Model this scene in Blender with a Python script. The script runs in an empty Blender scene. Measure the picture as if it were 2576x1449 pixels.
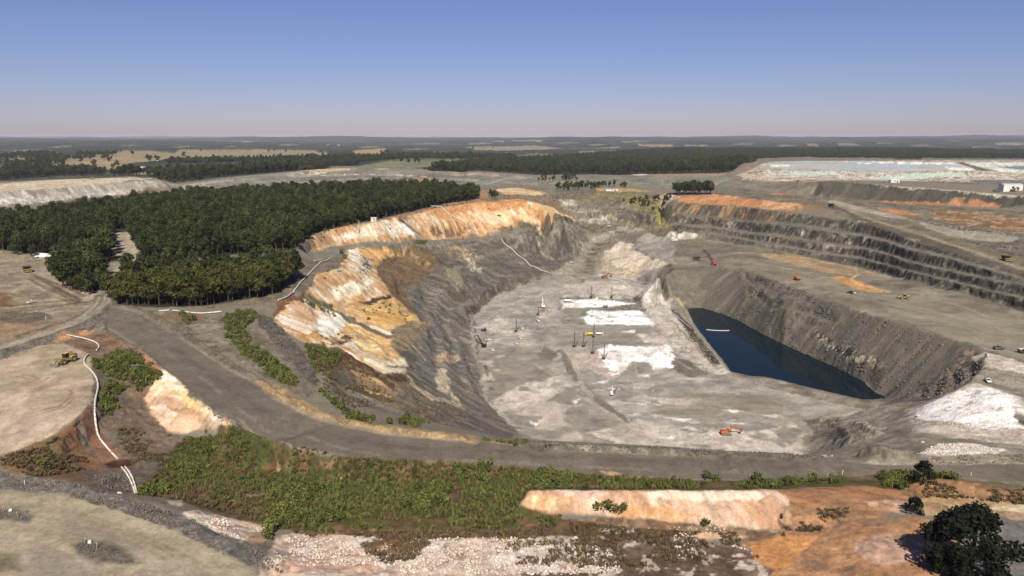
import bpy, bmesh, math, random
import numpy as np
from mathutils import Vector, Matrix
from mathutils.geometry import delaunay_2d_cdt

random.seed(7); RNG = np.random.default_rng(11)
scene = bpy.context.scene
COL = scene.collection
R = math.radians

# ------------------------------------------------------------------ camera
CAM_H, F, CX, CY, TILT = 105.0, 1839.6, 1288.0, 724.5, R(11.72)
cam_data = bpy.data.cameras.new('camera')
cam_data.sensor_width = 36.0
cam_data.lens = F / 2576.0 * 36.0
cam_data.clip_start = 1.0
cam_data.clip_end = 90000.0
cam = bpy.data.objects.new('camera', cam_data)
COL.objects.link(cam)
cam.location = (0, 0, CAM_H)
cam.rotation_euler = (R(90) - TILT, 0, 0)
scene.camera = cam

# ------------------------------------------------------------------ sky, sun, exposure
SUN_EL, SUN_AZ = R(47), R(4)          # the sun stands behind the camera, shadows run away from it
world = bpy.data.worlds.new('World'); scene.world = world
world.use_nodes = True
wn = world.node_tree; wn.nodes.clear()
w_out = wn.nodes.new('ShaderNodeOutputWorld'); w_bg = wn.nodes.new('ShaderNodeBackground')
w_sky = wn.nodes.new('ShaderNodeTexSky'); w_sky.sky_type = 'NISHITA'; w_sky.sun_disc = False
w_sky.sun_elevation = SUN_EL; w_sky.sun_rotation = R(180) - SUN_AZ
w_sky.altitude = 200; w_sky.air_density = 1.0; w_sky.dust_density = 0.35; w_sky.ozone_density = 6.0
w_tint = wn.nodes.new('ShaderNodeMix'); w_tint.data_type = 'RGBA'; w_tint.blend_type = 'MULTIPLY'
w_tint.inputs[0].default_value = 1.0
w_tint.inputs[7].default_value = (0.80, 0.685, 0.865, 1)
wn.links.new(w_sky.outputs[0], w_tint.inputs[6]); wn.links.new(w_tint.outputs[2], w_bg.inputs[0])
w_bg.inputs[1].default_value = 0.06
wn.links.new(w_bg.outputs[0], w_out.inputs[0])
sun_data = bpy.data.lights.new('sun', 'SUN'); sun_data.energy = 4.6; sun_data.angle = R(0.53)
sun_data.color = (1.0, 0.94, 0.84)
sun = bpy.data.objects.new('sun', sun_data); COL.objects.link(sun)
sun.location = (0, -200, 400)
sd = Vector((math.sin(-SUN_AZ) * math.cos(SUN_EL), math.cos(SUN_AZ) * math.cos(SUN_EL), -math.sin(SUN_EL)))
sun.rotation_euler = sd.to_track_quat('-Z', 'Y').to_euler()
scene.view_settings.view_transform = 'Standard'; scene.view_settings.look = 'None'
scene.view_settings.gamma = 1.0; scene.view_settings.exposure = 0.66
scene.view_settings.use_curve_mapping = False
scene.cycles.max_bounces = 6; scene.cycles.diffuse_bounces = 2; scene.cycles.volume_bounces = 0
scene.cycles.volume_step_rate = 4.0

# ------------------------------------------------------------------ survey: photo sighting lines to ground points
ct, st = math.cos(TILT), math.sin(TILT)
def ray(x, y):
    dx = (x - CX) / F; dy = -(y - CY) / F
    return np.array([dx, ct + st * dy, -st + ct * dy])
def U(x, y, z):
    d = ray(x, y); s = (z - CAM_H) / d[2]
    return (d[0] * s, d[1] * s)
def tanrad(x, y):
    d = ray(x, y); return -d[2] / math.hypot(d[0], d[1])
def chain(x, y1, z1, y2, slope):
    """height of the ground sighted at y2 when it falls from (y1,z1) at this slope"""
    t1, t2, ts = tanrad(x, y1), tanrad(x, y2), math.tan(R(slope))
    h = CAM_H - z1; r = h / t1
    d = (r - h / t2) / (1 / t2 + 1 / ts)
    return z1 - max(d, 0.3)

# ------------------------------------------------------------------ noise
def _h(ix, iy, iz):
    h = (ix * 374761393 + iy * 668265263 + iz * 2147483647 + 974711) & 0xffffffff
    h = ((h ^ (h >> 13)) * 1274126177) & 0xffffffff
    h = (h ^ (h >> 16)) & 0xffff
    return h.astype(np.float32) / 65535.0
def vnoise(x, y, seed=0):
    x = np.asarray(x, np.float64); y = np.asarray(y, np.float64)
    ix = np.floor(x).astype(np.int64); iy = np.floor(y).astype(np.int64)
    fx = (x - ix).astype(np.float32); fy = (y - iy).astype(np.float32)
    fx = fx * fx * (3 - 2 * fx); fy = fy * fy * (3 - 2 * fy)
    s = np.int64(seed * 7919)
    a = _h(ix, iy, s); b = _h(ix + 1, iy, s); c = _h(ix, iy + 1, s); d = _h(ix + 1, iy + 1, s)
    return (a + (b - a) * fx) * (1 - fy) + (c + (d - c) * fx) * fy
def fbm(x, y, scale, octv=4, seed=0, gain=0.55):
    t = 0; a = 1; n = 0; s = 1 / scale
    ca, sa = math.cos(0.6), math.sin(0.6)
    for o in range(octv):
        t = t + a * vnoise(x * s + 13.7 * o, y * s - 7.3 * o, seed + o); n += a
        a *= gain; s *= 2.03
        x, y = x * ca - y * sa, x * sa + y * ca
    return t / n            # 0..1, mean .5
def sm(a, b, v):
    t = np.clip((v - a) / (b - a), 0, 1); return t * t * (3 - 2 * t)
def lin(c):
    c = np.asarray(c, np.float64) / 255.0
    return np.where(c <= 0.04045, c / 12.92, ((c + 0.055) / 1.055) ** 2.4)
KALB = 1.55                 # ratio between a sunlit flat surface on the photo (linear) and its own reflectance
def alb(c):
    return np.clip(lin(c) / KALB, 0.004, 0.8)

# ------------------------------------------------------------------ terrain: break lines (sight x, sight y, height)
LINES = []
def line(*pts): LINES.append([p for p in pts])
def ip(tab, x):
    xs = sorted(tab); return float(np.interp(x, xs, [tab[k] for k in xs]))
# haul road round the near rim
ROADZ = {200: 1, 262: 0, 345: -1.5, 450: -3, 560: -6, 644: -8, 769: -12, 969: -15, 1288: -18, 1600: -20, 1932: -21, 2800: -21}
road_lo = [(262, 816), (345, 869), (400, 924), (430, 946), (475, 991), (537, 1034), (560, 1046), (644, 1093), (731, 1128), (856, 1147), (950, 1156), (1044, 1161), (1169, 1167), (1288, 1175), (1388, 1184), (1513, 1196), (1713, 1205), (1888, 1208), (2107, 1202), (2260, 1200), (2407, 1203), (2576, 1222), (2760, 1240)]
road_hi = [(262, 774), (300, 778), (332, 784), (387, 809), (450, 846), (512, 889), (575, 929), (644, 965), (694, 1004), (776, 1046), (869, 1076), (969, 1093), (1144, 1108), (1288, 1121), (1463, 1136), (1663, 1146), (1932, 1155), (2082, 1158), (2207, 1168), (2357, 1171), (2576, 1166), (2760, 1166)]
line(*[(x, y, ip(ROADZ, x)) for x, y in road_lo])
line(*[(x, y, ip(ROADZ, x) + (0 if x < 640 or x > 2090 else 0.1)) for x, y in road_hi])
# the windrow on the pit side of the road and the hidden wall under it
berm = [(700, 992), (784, 1033), (869, 1062), (969, 1073), (1006, 1076), (1094, 1087), (1194, 1099), (1288, 1112), (1388, 1114), (1513, 1120), (1663, 1126), (1813, 1138), (1932, 1141), (2057, 1146)]
line(*[(x, y, ip(ROADZ, x) + 2.4) for x, y in berm])
line(*[(x, y - 3, ip(ROADZ, x) - 1.0) for x, y in berm if x >= 1380])
FZ, WZ = -88.0, -93.0
line((1340, 1128, FZ), (1380, 1143, FZ), (1500, 1150, FZ), (1663, 1156, FZ), (1813, 1166, FZ), (1932, 1170, FZ), (2020, 1172, FZ))
# pit floor outline
line((1182, 810, FZ), (1205, 775, FZ), (1240, 745, FZ), (1300, 722, FZ), (1390, 692, FZ), (1450, 688, FZ), (1530, 700, FZ), (1600, 708, FZ), (1645, 724, FZ))
line((1645, 724, FZ), (1672, 760, FZ), (1700, 790, FZ), (1740, 850, FZ), (1790, 908, FZ), (1812, 944, FZ), (1838, 948, FZ), (1870, 949, FZ), (1930, 953, FZ), (2000, 971, FZ), (2100, 995, FZ), (2180, 1013, FZ), (2225, 1018, FZ))
line((2225, 1018, FZ), (2150, 1040, FZ), (2080, 1062, FZ), (2040, 1100, FZ), (2020, 1172, FZ))
line((1182, 810, FZ), (1180, 850, FZ), (1190, 900, FZ), (1205, 950, FZ), (1222, 1010, FZ), (1250, 1040, FZ), (1300, 1085, FZ), (1340, 1128, FZ))
for p in [(1300, 800), (1400, 850), (1500, 800), (1600, 850), (1300, 950), (1450, 950), (1600, 950), (1750, 1000), (1500, 1050), (1700, 1080), (1900, 1050), (1400, 750), (1550, 730)]:
    line((p[0], p[1], FZ))
# low shot bench inside the floor
line((1420, 741, FZ + 3.0), (1500, 744, FZ + 3.2), (1592, 745, FZ + 3), (1625, 775, FZ + 2.5), (1665, 805, FZ + 2))
line((1420, 748, FZ), (1500, 751, FZ), (1590, 752, FZ), (1620, 782, FZ), (1655, 810, FZ))
line((1440, 726, FZ + 3.2), (1540, 722, FZ + 3.4), (1610, 740, FZ + 3))
line((1408, 880, FZ + 0.3), (1425, 905, FZ + 1.8), (1432, 925, FZ + 1.8), (1455, 955, FZ + 1.6), (1500, 1000, FZ + 1.6), (1545, 1035, FZ + 1.6), (1585, 1060, FZ + 0.3))
line((1400, 884, FZ), (1416, 908, FZ), (1424, 928, FZ), (1448, 960, FZ), (1492, 1004, FZ), (1538, 1040, FZ))
line((1418, 878, FZ), (1436, 903, FZ), (1444, 922, FZ), (1466, 950, FZ), (1508, 995, FZ), (1554, 1030, FZ))
# water cut
line((1728, 776, WZ), (1745, 815, WZ), (1785, 868, WZ), (1838, 934, WZ))
line((1728, 776, WZ), (1762, 774, WZ), (1820, 790, WZ), (1862, 808, WZ), (1910, 835, WZ), (2000, 880, WZ), (2090, 918, WZ), (2180, 963, WZ), (2222, 1004, WZ))
line((1742, 790, WZ - 5), (1764, 786, WZ - 5), (1812, 802, WZ - 5), (1852, 820, WZ - 5), (1898, 846, WZ - 5), (1986, 890, WZ - 5), (2078, 928, WZ - 5), (2166, 972, WZ - 5))
line((1842, 940, WZ - 4), (1930, 944, WZ - 4), (2000, 962, WZ - 4), (2100, 986, WZ - 4), (2180, 1004, WZ - 4), (2216, 1006, WZ - 3))
line((1770, 800, WZ - 10), (1850, 860, WZ - 10), (1950, 910, WZ - 10), (2080, 955, WZ - 10))
# dump berm along the left bank of the water
line((1690, 752, FZ + 4), (1722, 795, FZ + 3), (1762, 850, FZ + 3), (1808, 905, FZ + 3), (1826, 934, FZ + 1.5))
line((1676, 768, FZ + 2.5), (1704, 806, FZ + .2), (1748, 862, FZ), (1790, 912, FZ))
# slope from the right bench down to the water
CREST = [(1655, 700, -60), (1700, 674, -57), (1780, 672, -56), (1860, 680, -53), (1905, 690, -52), (1960, 712, -50), (2050, 745, -49), (2120, 768, -48.5), (2200, 795, -48), (2300, 828, -47.5), (2380, 850, -47), (2450, 868, -47), (2484, 888, -47), (2478, 912, -47)]
line(*CREST)
line((2478, 912, -47), (2462, 940, -47), (2440, 965, -48), (2405, 984, -52), (2350, 1000, -66), (2290, 1008, -80), (2225, 1018, FZ))
line((2222, 1004, WZ), (2262, 1004, -88), (2310, 985, -76), (2380, 950, -64), (2440, 915, -55))
line((2045, 831, -74), (2100, 858, -75), (2160, 888, -75), (2225, 919, -76))
line((2048, 845, -77), (2110, 894, -83), (2165, 925, -84), (2212, 936, -82))
line((1868, 690, -55), (1930, 735, -57), (1985, 765, -58))
line((1868, 700, -61), (1928, 750, -63), (1980, 780, -63))
line((1655, 700, -60), (1640, 715, -75), (1650, 735, -84))
line((1672, 745, -80), (1700, 740, -76), (1720, 765, -88))
# right wall: four cliffs and berms, height falls out of the sighted edges and the face angle
yA0 = {1690: 514, 1850: 518, 1932: 529, 2082: 547, 2150: 555, 2220: 575, 2307: 610, 2432: 647, 2576: 690, 2800: 757}
yA1 = {1690: 535, 1813: 546, 1932: 556, 2072: 572, 2214: 598, 2294: 622, 2380: 644, 2480: 669, 2576: 699, 2800: 766}
yB0 = {1690: 540, 1813: 551, 1932: 562, 2072: 579, 2214: 605, 2294: 630, 2380: 650, 2480: 676, 2576: 704, 2800: 771}
yB1 = {1690: 560, 1813: 571, 1932: 588, 2072: 608, 2207: 628, 2294: 656, 2382: 677, 2500: 700, 2576: 713, 2800: 780}
yC1 = {1690: 577, 1813: 588, 1932: 610, 2032: 627, 2157: 645, 2257: 670, 2330: 689, 2432: 714, 2507: 731, 2576: 748, 2800: 812}
yD1 = {1690: 592, 1813: 604, 1932: 624, 2032: 645, 2157: 668, 2220: 686, 2294: 705, 2432: 739, 2507: 760, 2576: 782, 2800: 850}
zTop = {1690: -9, 1932: -7, 2220: -11, 2307: -13, 2432: -15, 2576: -18, 2800: -20}
RW = [[] for _ in range(8)]
for x in range(1690, 2800, 14):
    w = 2.2 * math.sin(x * 0.031) + 1.6 * math.sin(x * 0.083 + 1)
    a0 = ip(yA0, x); z0 = ip(zTop, x)
    a1 = ip(yA1, x) + w * .3; z1 = chain(x, a0, z0, a1, 40)
    b0 = max(ip(yB0, x) + w * .4, a1 + 3)
    b1 = max(ip(yB1, x) + w * .4, b0 + 4); z2 = chain(x, b0, z1, b1, 52)
    c0 = b1 + 5.5
    c1 = max(ip(yC1, x) + w * .3, c0 + 4); z3 = chain(x, c0, z2, c1, 52)
    d0 = c1 + 5
    d1 = max(ip(yD1, x) + w * .2, d0 + 4); z4 = chain(x, d0, z3, d1, 52)
    for k, (yy, zz) in enumerate([(a0, z0), (a1, z1), (b0, z1), (b1, z2), (c0, z2), (c1, z3), (d0, z3), (d1, z4)]):
        RW[k].append((x, yy, zz))
for r in RW: line(*r)
# bench surface
line((1760, 640, -53), (1850, 640, -50), (1950, 660, -48.5), (2100, 705, -48)); line((2250, 740, -47.5), (2400, 790, -47), (2560, 860, -46.5), (2700, 900, -46.5))
line((2560, 930, -46.5), (2700, 980, -46)); line((2520, 1000, -45), (2700, 1050, -44))
# ramp and white tip at the far end of the floor
line((1450, 686, FZ), (1475, 650, -78), (1500, 620, -68), (1530, 598, -60), (1572, 580, -52), (1600, 574, -50))
line((1478, 688, FZ + .5), (1505, 655, -79), (1530, 625, -69), (1565, 604, -61), (1610, 585, -53))
line((1530, 640, -77), (1560, 628, -70), (1620, 640, -62), (1690, 655, -56.5))
line((1590, 700, -86), (1640, 690, -72), (1690, 672, -58))
line((1650, 612, -58), (1700, 600, -52), (1700, 628, -54), (1620, 618, -60))
# far end wall
line((1395, 484, 0), (1450, 482, 0), (1530, 481, 0), (1600, 482, 0), (1650, 486, -1), (1700, 494, -2))
line((1400, 502, -8), (1500, 501, -8), (1600, 503, -9), (1660, 510, -9))
line((1410, 520, -17), (1500, 520, -19), (1600, 522, -20), (1660, 530, -20))
line((1412, 528, -19), (1500, 527, -21), (1600, 530, -22), (1655, 540, -24))
line((1420, 541, -31), (1500, 541, -31), (1590, 545, -33), (1650, 556, -34))
line((1424, 546, -32), (1500, 546, -33), (1590, 551, -35))
line((1440, 558, -42), (1500, 558, -42), (1560, 563, -43), (1640, 572, -46))
line((1463, 574, -47), (1500, 570, -47.5), (1570, 574, -49), (1640, 582, -50), (1700, 592, -50))
line((1670, 555, -38), (1672, 575, -46))
# left upper orange face and the ramp bench under it
OC = [(740, 626, 3), (784, 600, 3), (819, 582, 4), (881, 568, 4), (939, 560, 4), (994, 548, 4), (1069, 534, 4), (1119, 521, 4), (1194, 511, 4), (1288, 508, 3), (1338, 508, 2)]
line(*OC)
yOT = {740: 641, 784: 634, 829: 620, 874: 617, 919: 612, 1044: 605, 1144: 600, 1209: 596, 1288: 590, 1340: 585}
yOC = {p[0]: p[1] for p in OC}; zOC = {p[0]: p[2] for p in OC}
ot, oe = [], []
for x in [760, 784, 829, 874, 919, 960, 1000, 1044, 1090, 1144, 1209, 1250, 1288, 1338]:
    z = chain(x, ip(yOC, x), ip(zOC, x), ip(yOT, x), 31); ot.append((x, ip(yOT, x), z))
    oe.append((x, ip(yOT, x) + (7 if x > 900 else 14 if x > 850 else 22), z))
ot.append((1463, 570, -46)); oe.append((1463, 577, -47))
line(*ot); line(*oe)
line((1338, 508, 2), (1398, 529, -6), (1440, 548, -28), (1463, 570, -46))
line((1040, 575, -12), (1150, 560, -16), (1250, 548, -18))
# left wall
line((700, 650, 0), (760, 656, -3), (800, 660, -4)); line((690, 700, -1), (730, 730, -2), (770, 690, -4), (800, 665, -4.5))
line((876, 632, -9), (866, 660, -7), (845, 680, -6), (798, 697, -5), (784, 724, -4.5), (752, 742, -4), (706, 789, -4), (681, 808, -4), (719, 833, -5), (764, 862, -7), (800, 900, -9), (830, 960, -12), (856, 1040, -12.5))
line((1050, 625, -33), (1000, 645, -35), (968, 690, -38), (990, 740, -40), (1040, 785, -44), (1048, 805, -45), (1030, 835, -44), (1000, 852, -43), (985, 880, -43), (1008, 905, -45), (1022, 932, -48), (1080, 990, -54), (1130, 1020, -62), (1165, 1030, -75))
line((752, 746, -6), (790, 757, -12), (830, 775, -20), (870, 800, -28), (920, 822, -35), (990, 848, -42))
line((745, 753, -6.5), (784, 766, -12.5), (824, 784, -20.5), (864, 809, -28.5), (912, 831, -35.5), (980, 856, -42))
line((905, 640, -16), (900, 690, -16), (880, 700, -14), (910, 720, -20)); line((960, 740, -35), (900, 752, -26), (880, 770, -26))
line((800, 858, -12), (850, 868, -17), (900, 905, -24), (966, 938, -32), (1020, 934, -46))
line((796, 868, -13), (845, 880, -20), (890, 915, -28), (960, 950, -37))
line((860, 930, -20), (860, 990, -18), (900, 1050, -17)); line((930, 990, -30), (1000, 1040, -28), (1080, 1060, -30)); line((1050, 1020, -44), (1140, 1068, -46))
line((1094, 1080, -20), (1194, 1090, -24), (1288, 1106, -30))
line((1150, 640, -47), (1260, 620, -50), (1390, 610, -58)); line((1100, 720, -58), (1180, 690, -62), (1300, 655, -66), (1380, 640, -70))
line((1100, 850, -62), (1130, 900, -66), (1160, 960, -72)); line((1120, 860, -66), (1150, 905, -72))
line((1165, 800, -80), (1200, 745, -80), (1290, 705, -80), (1385, 675, -80), (1440, 640, -74))
# rim, forest, yards on the left
for p in [(560, 790, -1), (600, 800, -2), (650, 830, -3), (620, 880, -4), (700, 900, -6), (760, 950, -9), (500, 780, 0), (400, 770, 0), (700, 760, -2), (560, 840, -3)]: line(p)
line((250, 742, 0), (330, 690, 1), (420, 660, 2), (560, 655, 2), (700, 648, 1)); line((0, 640, 3), (150, 640, 3), (290, 660, 2), (310, 590, 4))
line((-200, 780, 2), (0, 770, 1), (120, 750, 1), (210, 740, 0)); line((-200, 690, 3), (0, 690, 2), (120, 690, 2))
line((-200, 900, 0), (0, 885, 0), (100, 850, 0), (230, 805, 0))
# loader pad and the drop east of it
line((-200, 900, 2), (0, 905, 1.5), (100, 868, 1), (190, 860, 1), (228, 900, 1), (238, 960, 1), (230, 1030, 0.5), (160, 1090, 0), (60, 1130, 0), (-200, 1180, 0))
line((-200, 1000, 2), (50, 1000, 1.5)); line((60, 960, 1.5))
line((255, 900, -1), (262, 960, -2), (270, 1040, -5), (240, 1100, -8), (150, 1140, -6), (60, 1160, -5))
line((300, 880, -2), (360, 905, -3), (400, 940, -4)); line((360, 1000, -9), (375, 1040, -11), (430, 1088, -14), (520, 1092, -14), (600, 1100, -13), (670, 1120, -14))
line((300, 960, -4), (330, 1020, -9)); line((290, 1100, -10), (380, 1100, -13), (460, 1130, -16))
line((265, 1168, -12.6), (285, 1158, -12.6), (320, 1156, -12.6), (340, 1164, -12.6), (325, 1174, -12.6), (280, 1178, -12.6), (265, 1168, -12.6))
line((300, 1167, -13.6)); line((200, 1190, -9), (350, 1200, -12.5), (420, 1180, -15))
# near bottom
line((-250, 1195, -6), (0, 1205, -5), (150, 1222, -5), (300, 1262, -6), (470, 1320, -8), (600, 1372, -10), (680, 1400, -11), (800, 1460, -12))
line((-250, 1190, -5), (0, 1192, -4), (150, 1206, -4), (300, 1245, -5.5), (470, 1290, -9), (560, 1330, -11), (660, 1372, -13))
line((-250, 1300, -6), (0, 1300, -6), (300, 1370, -7), (500, 1440, -9)); line((-250, 1520, -7), (300, 1560, -8), (800, 1560, -12))
line((345, 1245, -13), (450, 1250, -15), (560, 1290, -15), (670, 1345, -15.5))
line((500, 1180, -19), (700, 1190, -21), (900, 1210, -22), (1200, 1215, -22), (1300, 1222, -21))
line((680, 1300, -19), (900, 1310, -20), (1100, 1320, -21.5), (1290, 1310, -22.5)); line((720, 1390, -18), (1000, 1395, -20), (1400, 1395, -23), (1800, 1395, -23), (2100, 1395, -20))
line((700, 1560, -16), (1300, 1600, -20), (2000, 1600, -20), (2800, 1600, -12))
line((1325, 1238, -17), (1400, 1234, -16.5), (1500, 1234, -16), (1700, 1235, -16), (1850, 1234, -16), (1950, 1232, -16), (2060, 1228, -16.5), (2160, 1224, -17), (2240, 1228, -18))
line((1325, 1231, -19.5), (1400, 1228, -20), (1500, 1228, -20.5), (1700, 1229, -21), (1850, 1229, -21), (1950, 1228, -20))
line((1310, 1270, -21), (1400, 1290, -22), (1550, 1298, -23), (1700, 1312, -23.5), (1850, 1326, -23), (1960, 1332, -22), (2050, 1335, -20.5))
line((2100, 1270, -17), (2200, 1290, -16.5), (2300, 1300, -16), (2450, 1310, -14), (2800, 1320, -12)); line((2200, 1390, -16), (2400, 1390, -14), (2800, 1390, -12))
line((2270, 1236, -18), (2292, 1222, -15.5), (2330, 1206, -13.5), (2400, 1207, -13.5), (2500, 1222, -14), (2600, 1236, -14), (2760, 1250, -14))
line((2280, 1206, -20), (2330, 1198, -20.5), (2420, 1199, -20.5)); line((2300, 1250, -17.5), (2400, 1248, -16.5), (2576, 1265, -15))
# right near: ramp of spoil between the bench and the road, white tip
line((2225, 1050, -74), (2225, 1100, -49), (2215, 1140, -30)); line((2300, 1030, -62), (2330, 1070, -45), (2330, 1120, -29)); line((2400, 1000, -50), (2470, 1010, -42), (2545, 1060, -39), (2576, 1100, -32), (2700, 1120, -28))
line((2380, 1060, -44), (2420, 1090, -37), (2500, 1105, -33)); line((2330, 1142, -24), (2450, 1140, -24), (2576, 1142, -24), (2760, 1142, -24))
line((2110, 1078, -74), (2135, 1092, -66), (2150, 1110, -56)); line((2075, 1090, -82), (2110, 1120, -70), (2130, 1140, -50), (2140, 1150, -26))
line((2150, 1078, -72), (2180, 1062, -66), (2200, 1085, -56)); line((2190, 1140, -24), (2215, 1130, -19), (2250, 1142, -21))
line((2057, 1152, -30), (2100, 1158, -22.5))
# middle ground behind the forest and on the right plateau (heights above the rim)
line((-400, 545, 4), (0, 522, 5), (120, 508, 5), (240, 496, 5), (350, 488, 5), (440, 481, 5))
d_top = []
for x, y0, y1 in [(-300, 545, 505), (-100, 528, 490), (0, 519, 482), (100, 509, 477), (200, 499, 469), (312, 490, 458), (397, 484, 451)]:
    # walk up a dump face from its toe
    t1, t2 = tanrad(x, y0), tanrad(x, y1); r = 100 / t1; ts = .66
    dlt = (100 - t2 * r) / (1 + t2 / ts); d_top.append((x, y1, 5 + dlt))
line(*d_top)
line((-300, 472, 27), (0, 463, 25), (150, 453, 24), (330, 446, 21), (405, 449, 16)); line((-300, 462, 6), (0, 455, 6), (330, 441, 6), (440, 462, 5), (450, 476, 5))
line((430, 466, 10), (560, 452, 16), (650, 441, 20), (740, 433, 25), (830, 423, 28), (950, 421, 28), (1050, 428, 24), (1200, 434, 20), (1300, 438, 18), (1348, 445, 14))
line((600, 472, 6), (800, 462, 8), (1000, 452, 10), (1200, 452, 8), (1340, 462, 4)); line((450, 480, 5), (700, 470, 5), (1000, 458, 6), (1200, 458, 5), (1330, 468, 2))
line((700, 447, 17), (850, 440, 19), (1000, 437, 18), (1150, 442, 16)); line((720, 450, 12), (850, 444, 13), (1000, 441, 13), (1150, 446, 11))
line((1360, 452, 5), (1450, 447, 8), (1600, 442, 10), (1800, 440, 10)); line((1360, 470, 1), (1500, 466, 1), (1680, 466, 2), (1780, 470, 2))
line((1700, 494, -2), (1720, 492, 0), (1800, 490, 0), (1870, 496, 0), (1932, 504, -1), (2000, 509, -2), (2050, 515, -3), (2120, 540, -6))
line((1830, 470, 2), (1930, 480, 2), (2030, 494, 0)); line((2092, 509, -1), (2182, 550, -7), (2307, 584, -11), (2450, 632, -14), (2576, 677, -17), (2800, 745, -19))
toe = [(2044, 497), (2130, 500), (2207, 504), (2370, 512), (2507, 522), (2650, 535), (2800, 548)]
top = [(2062, 458), (2130, 462), (2207, 467), (2370, 478), (2507, 490), (2650, 502), (2800, 515)]
line(*[(x, y, 0) for x, y in toe])
emb = []
for (xa, y0), (xb, y1) in zip(toe, top):
    t1, t2 = tanrad(xb, y0), tanrad(xb, y1); r = 105 / t1; ts = .62
    emb.append((xb, y1, (105 - t2 * r) / (1 + t2 / ts)))
line(*emb)
line((1840, 452, 8), (1930, 455, 14), (2000, 458, 19)); line((1850, 436, 14), (1920, 410, 22), (2050, 405, 24), (2576, 409, 24), (2900, 412, 24)); line((1880, 446, 14), (2000, 449, 22), (2300, 456, 23.5), (2576, 474, 23.5), (2800, 490, 23))
line((1830, 441, 11), (1905, 407, 18), (2000, 402, 19), (2300, 403, 19), (2900, 407, 19))
line((2100, 530, -3), (2250, 536, -4), (2400, 545, -5), (2576, 560, -6), (2800, 575, -6)); line((2250, 560, -8), (2400, 590, -10), (2576, 620, -12), (2800, 650, -13))
line((2330, 556, -5), (2450, 575, -6), (2576, 590, -6), (2750, 605, -6)); line((2325, 562, -9), (2450, 584, -11), (2576, 602, -12), (2750, 620, -12))
for p in [(300, 600, 4), (500, 600, 4), (650, 600, 3), (600, 540, 5), (300, 540, 4), (900, 500, 6), (1100, 490, 5), (700, 500, 6), (1288, 495, 3), (1330, 485, 1)]: line(p)

# ------------------------------------------------------------------ terrain height: triangulated break lines, then open country
def zfar(X, Y):
    X = np.asarray(X, float); Y = np.asarray(Y, float); d = np.hypot(X, Y)
    n = fbm(X + 900, Y, 2600, 4, 40) - .5
    return (-14 * sm(2300, 4200, d) + (16 + 84 * sm(3500, 14000, d)) * 2 * n + 62 * sm(9000, 21000, d)
            + 26 * np.exp(-((X + 1750) / 900) ** 2 - ((Y - 3600) / 700) ** 2) + 24 * np.exp(-((X + 700) / 700) ** 2 - ((Y - 4300) / 600) ** 2))
pts = []
for L in LINES:
    w = [(*U(*p), p[2]) for p in L]
    if len(w) == 1: pts.append(w[0]); continue
    for a, b in zip(w[:-1], w[1:]):
        n = max(1, int(math.dist(a[:2], b[:2]) / max(2.2, .0042 * math.hypot(*a[:2]))))
        for k in range(n): pts.append(tuple(a[i] + (b[i] - a[i]) * k / n for i in range(3)))
    pts.append(w[-1])
pts = np.array(pts)
key = np.round(pts[:, :2] / 1.5).astype(int); _, ui = np.unique(key, axis=0, return_index=True); pts = pts[np.sort(ui)]
hx = [(x, y, -8.0 if y < 300 else 3.0) for x in (-3300, -2400, -1500, -900, -500, 0, 500, 900, 1500, 2400, 3300) for y in (60,)]
hx += [(s * x, y, 3.0) for s in (-1, 1) for x in (900, 1500, 2400, 3300) for y in (200, 500, 900, 1500)]
gx, gy = np.meshgrid(np.arange(-3300, 3301, 300), np.arange(1500, 3601, 300)); gx = gx.ravel(); gy = gy.ravel()
gz = zfar(gx, gy)
for x, y, z in list(hx) + list(zip(gx, gy, gz)):
    if np.min(np.hypot(pts[:, 0] - x, pts[:, 1] - y)) > (250 if y > 1000 else 120): pts = np.vstack([pts, (x, y, z)])
res = delaunay_2d_cdt([Vector(p[:2]) for p in pts], [], [], 0, 0.05)
tv = np.array([v[:] for v in res[0]]); tz = np.array([pts[o[0]][2] if o else 0.0 for o in res[3]]); tris = res[2]

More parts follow.
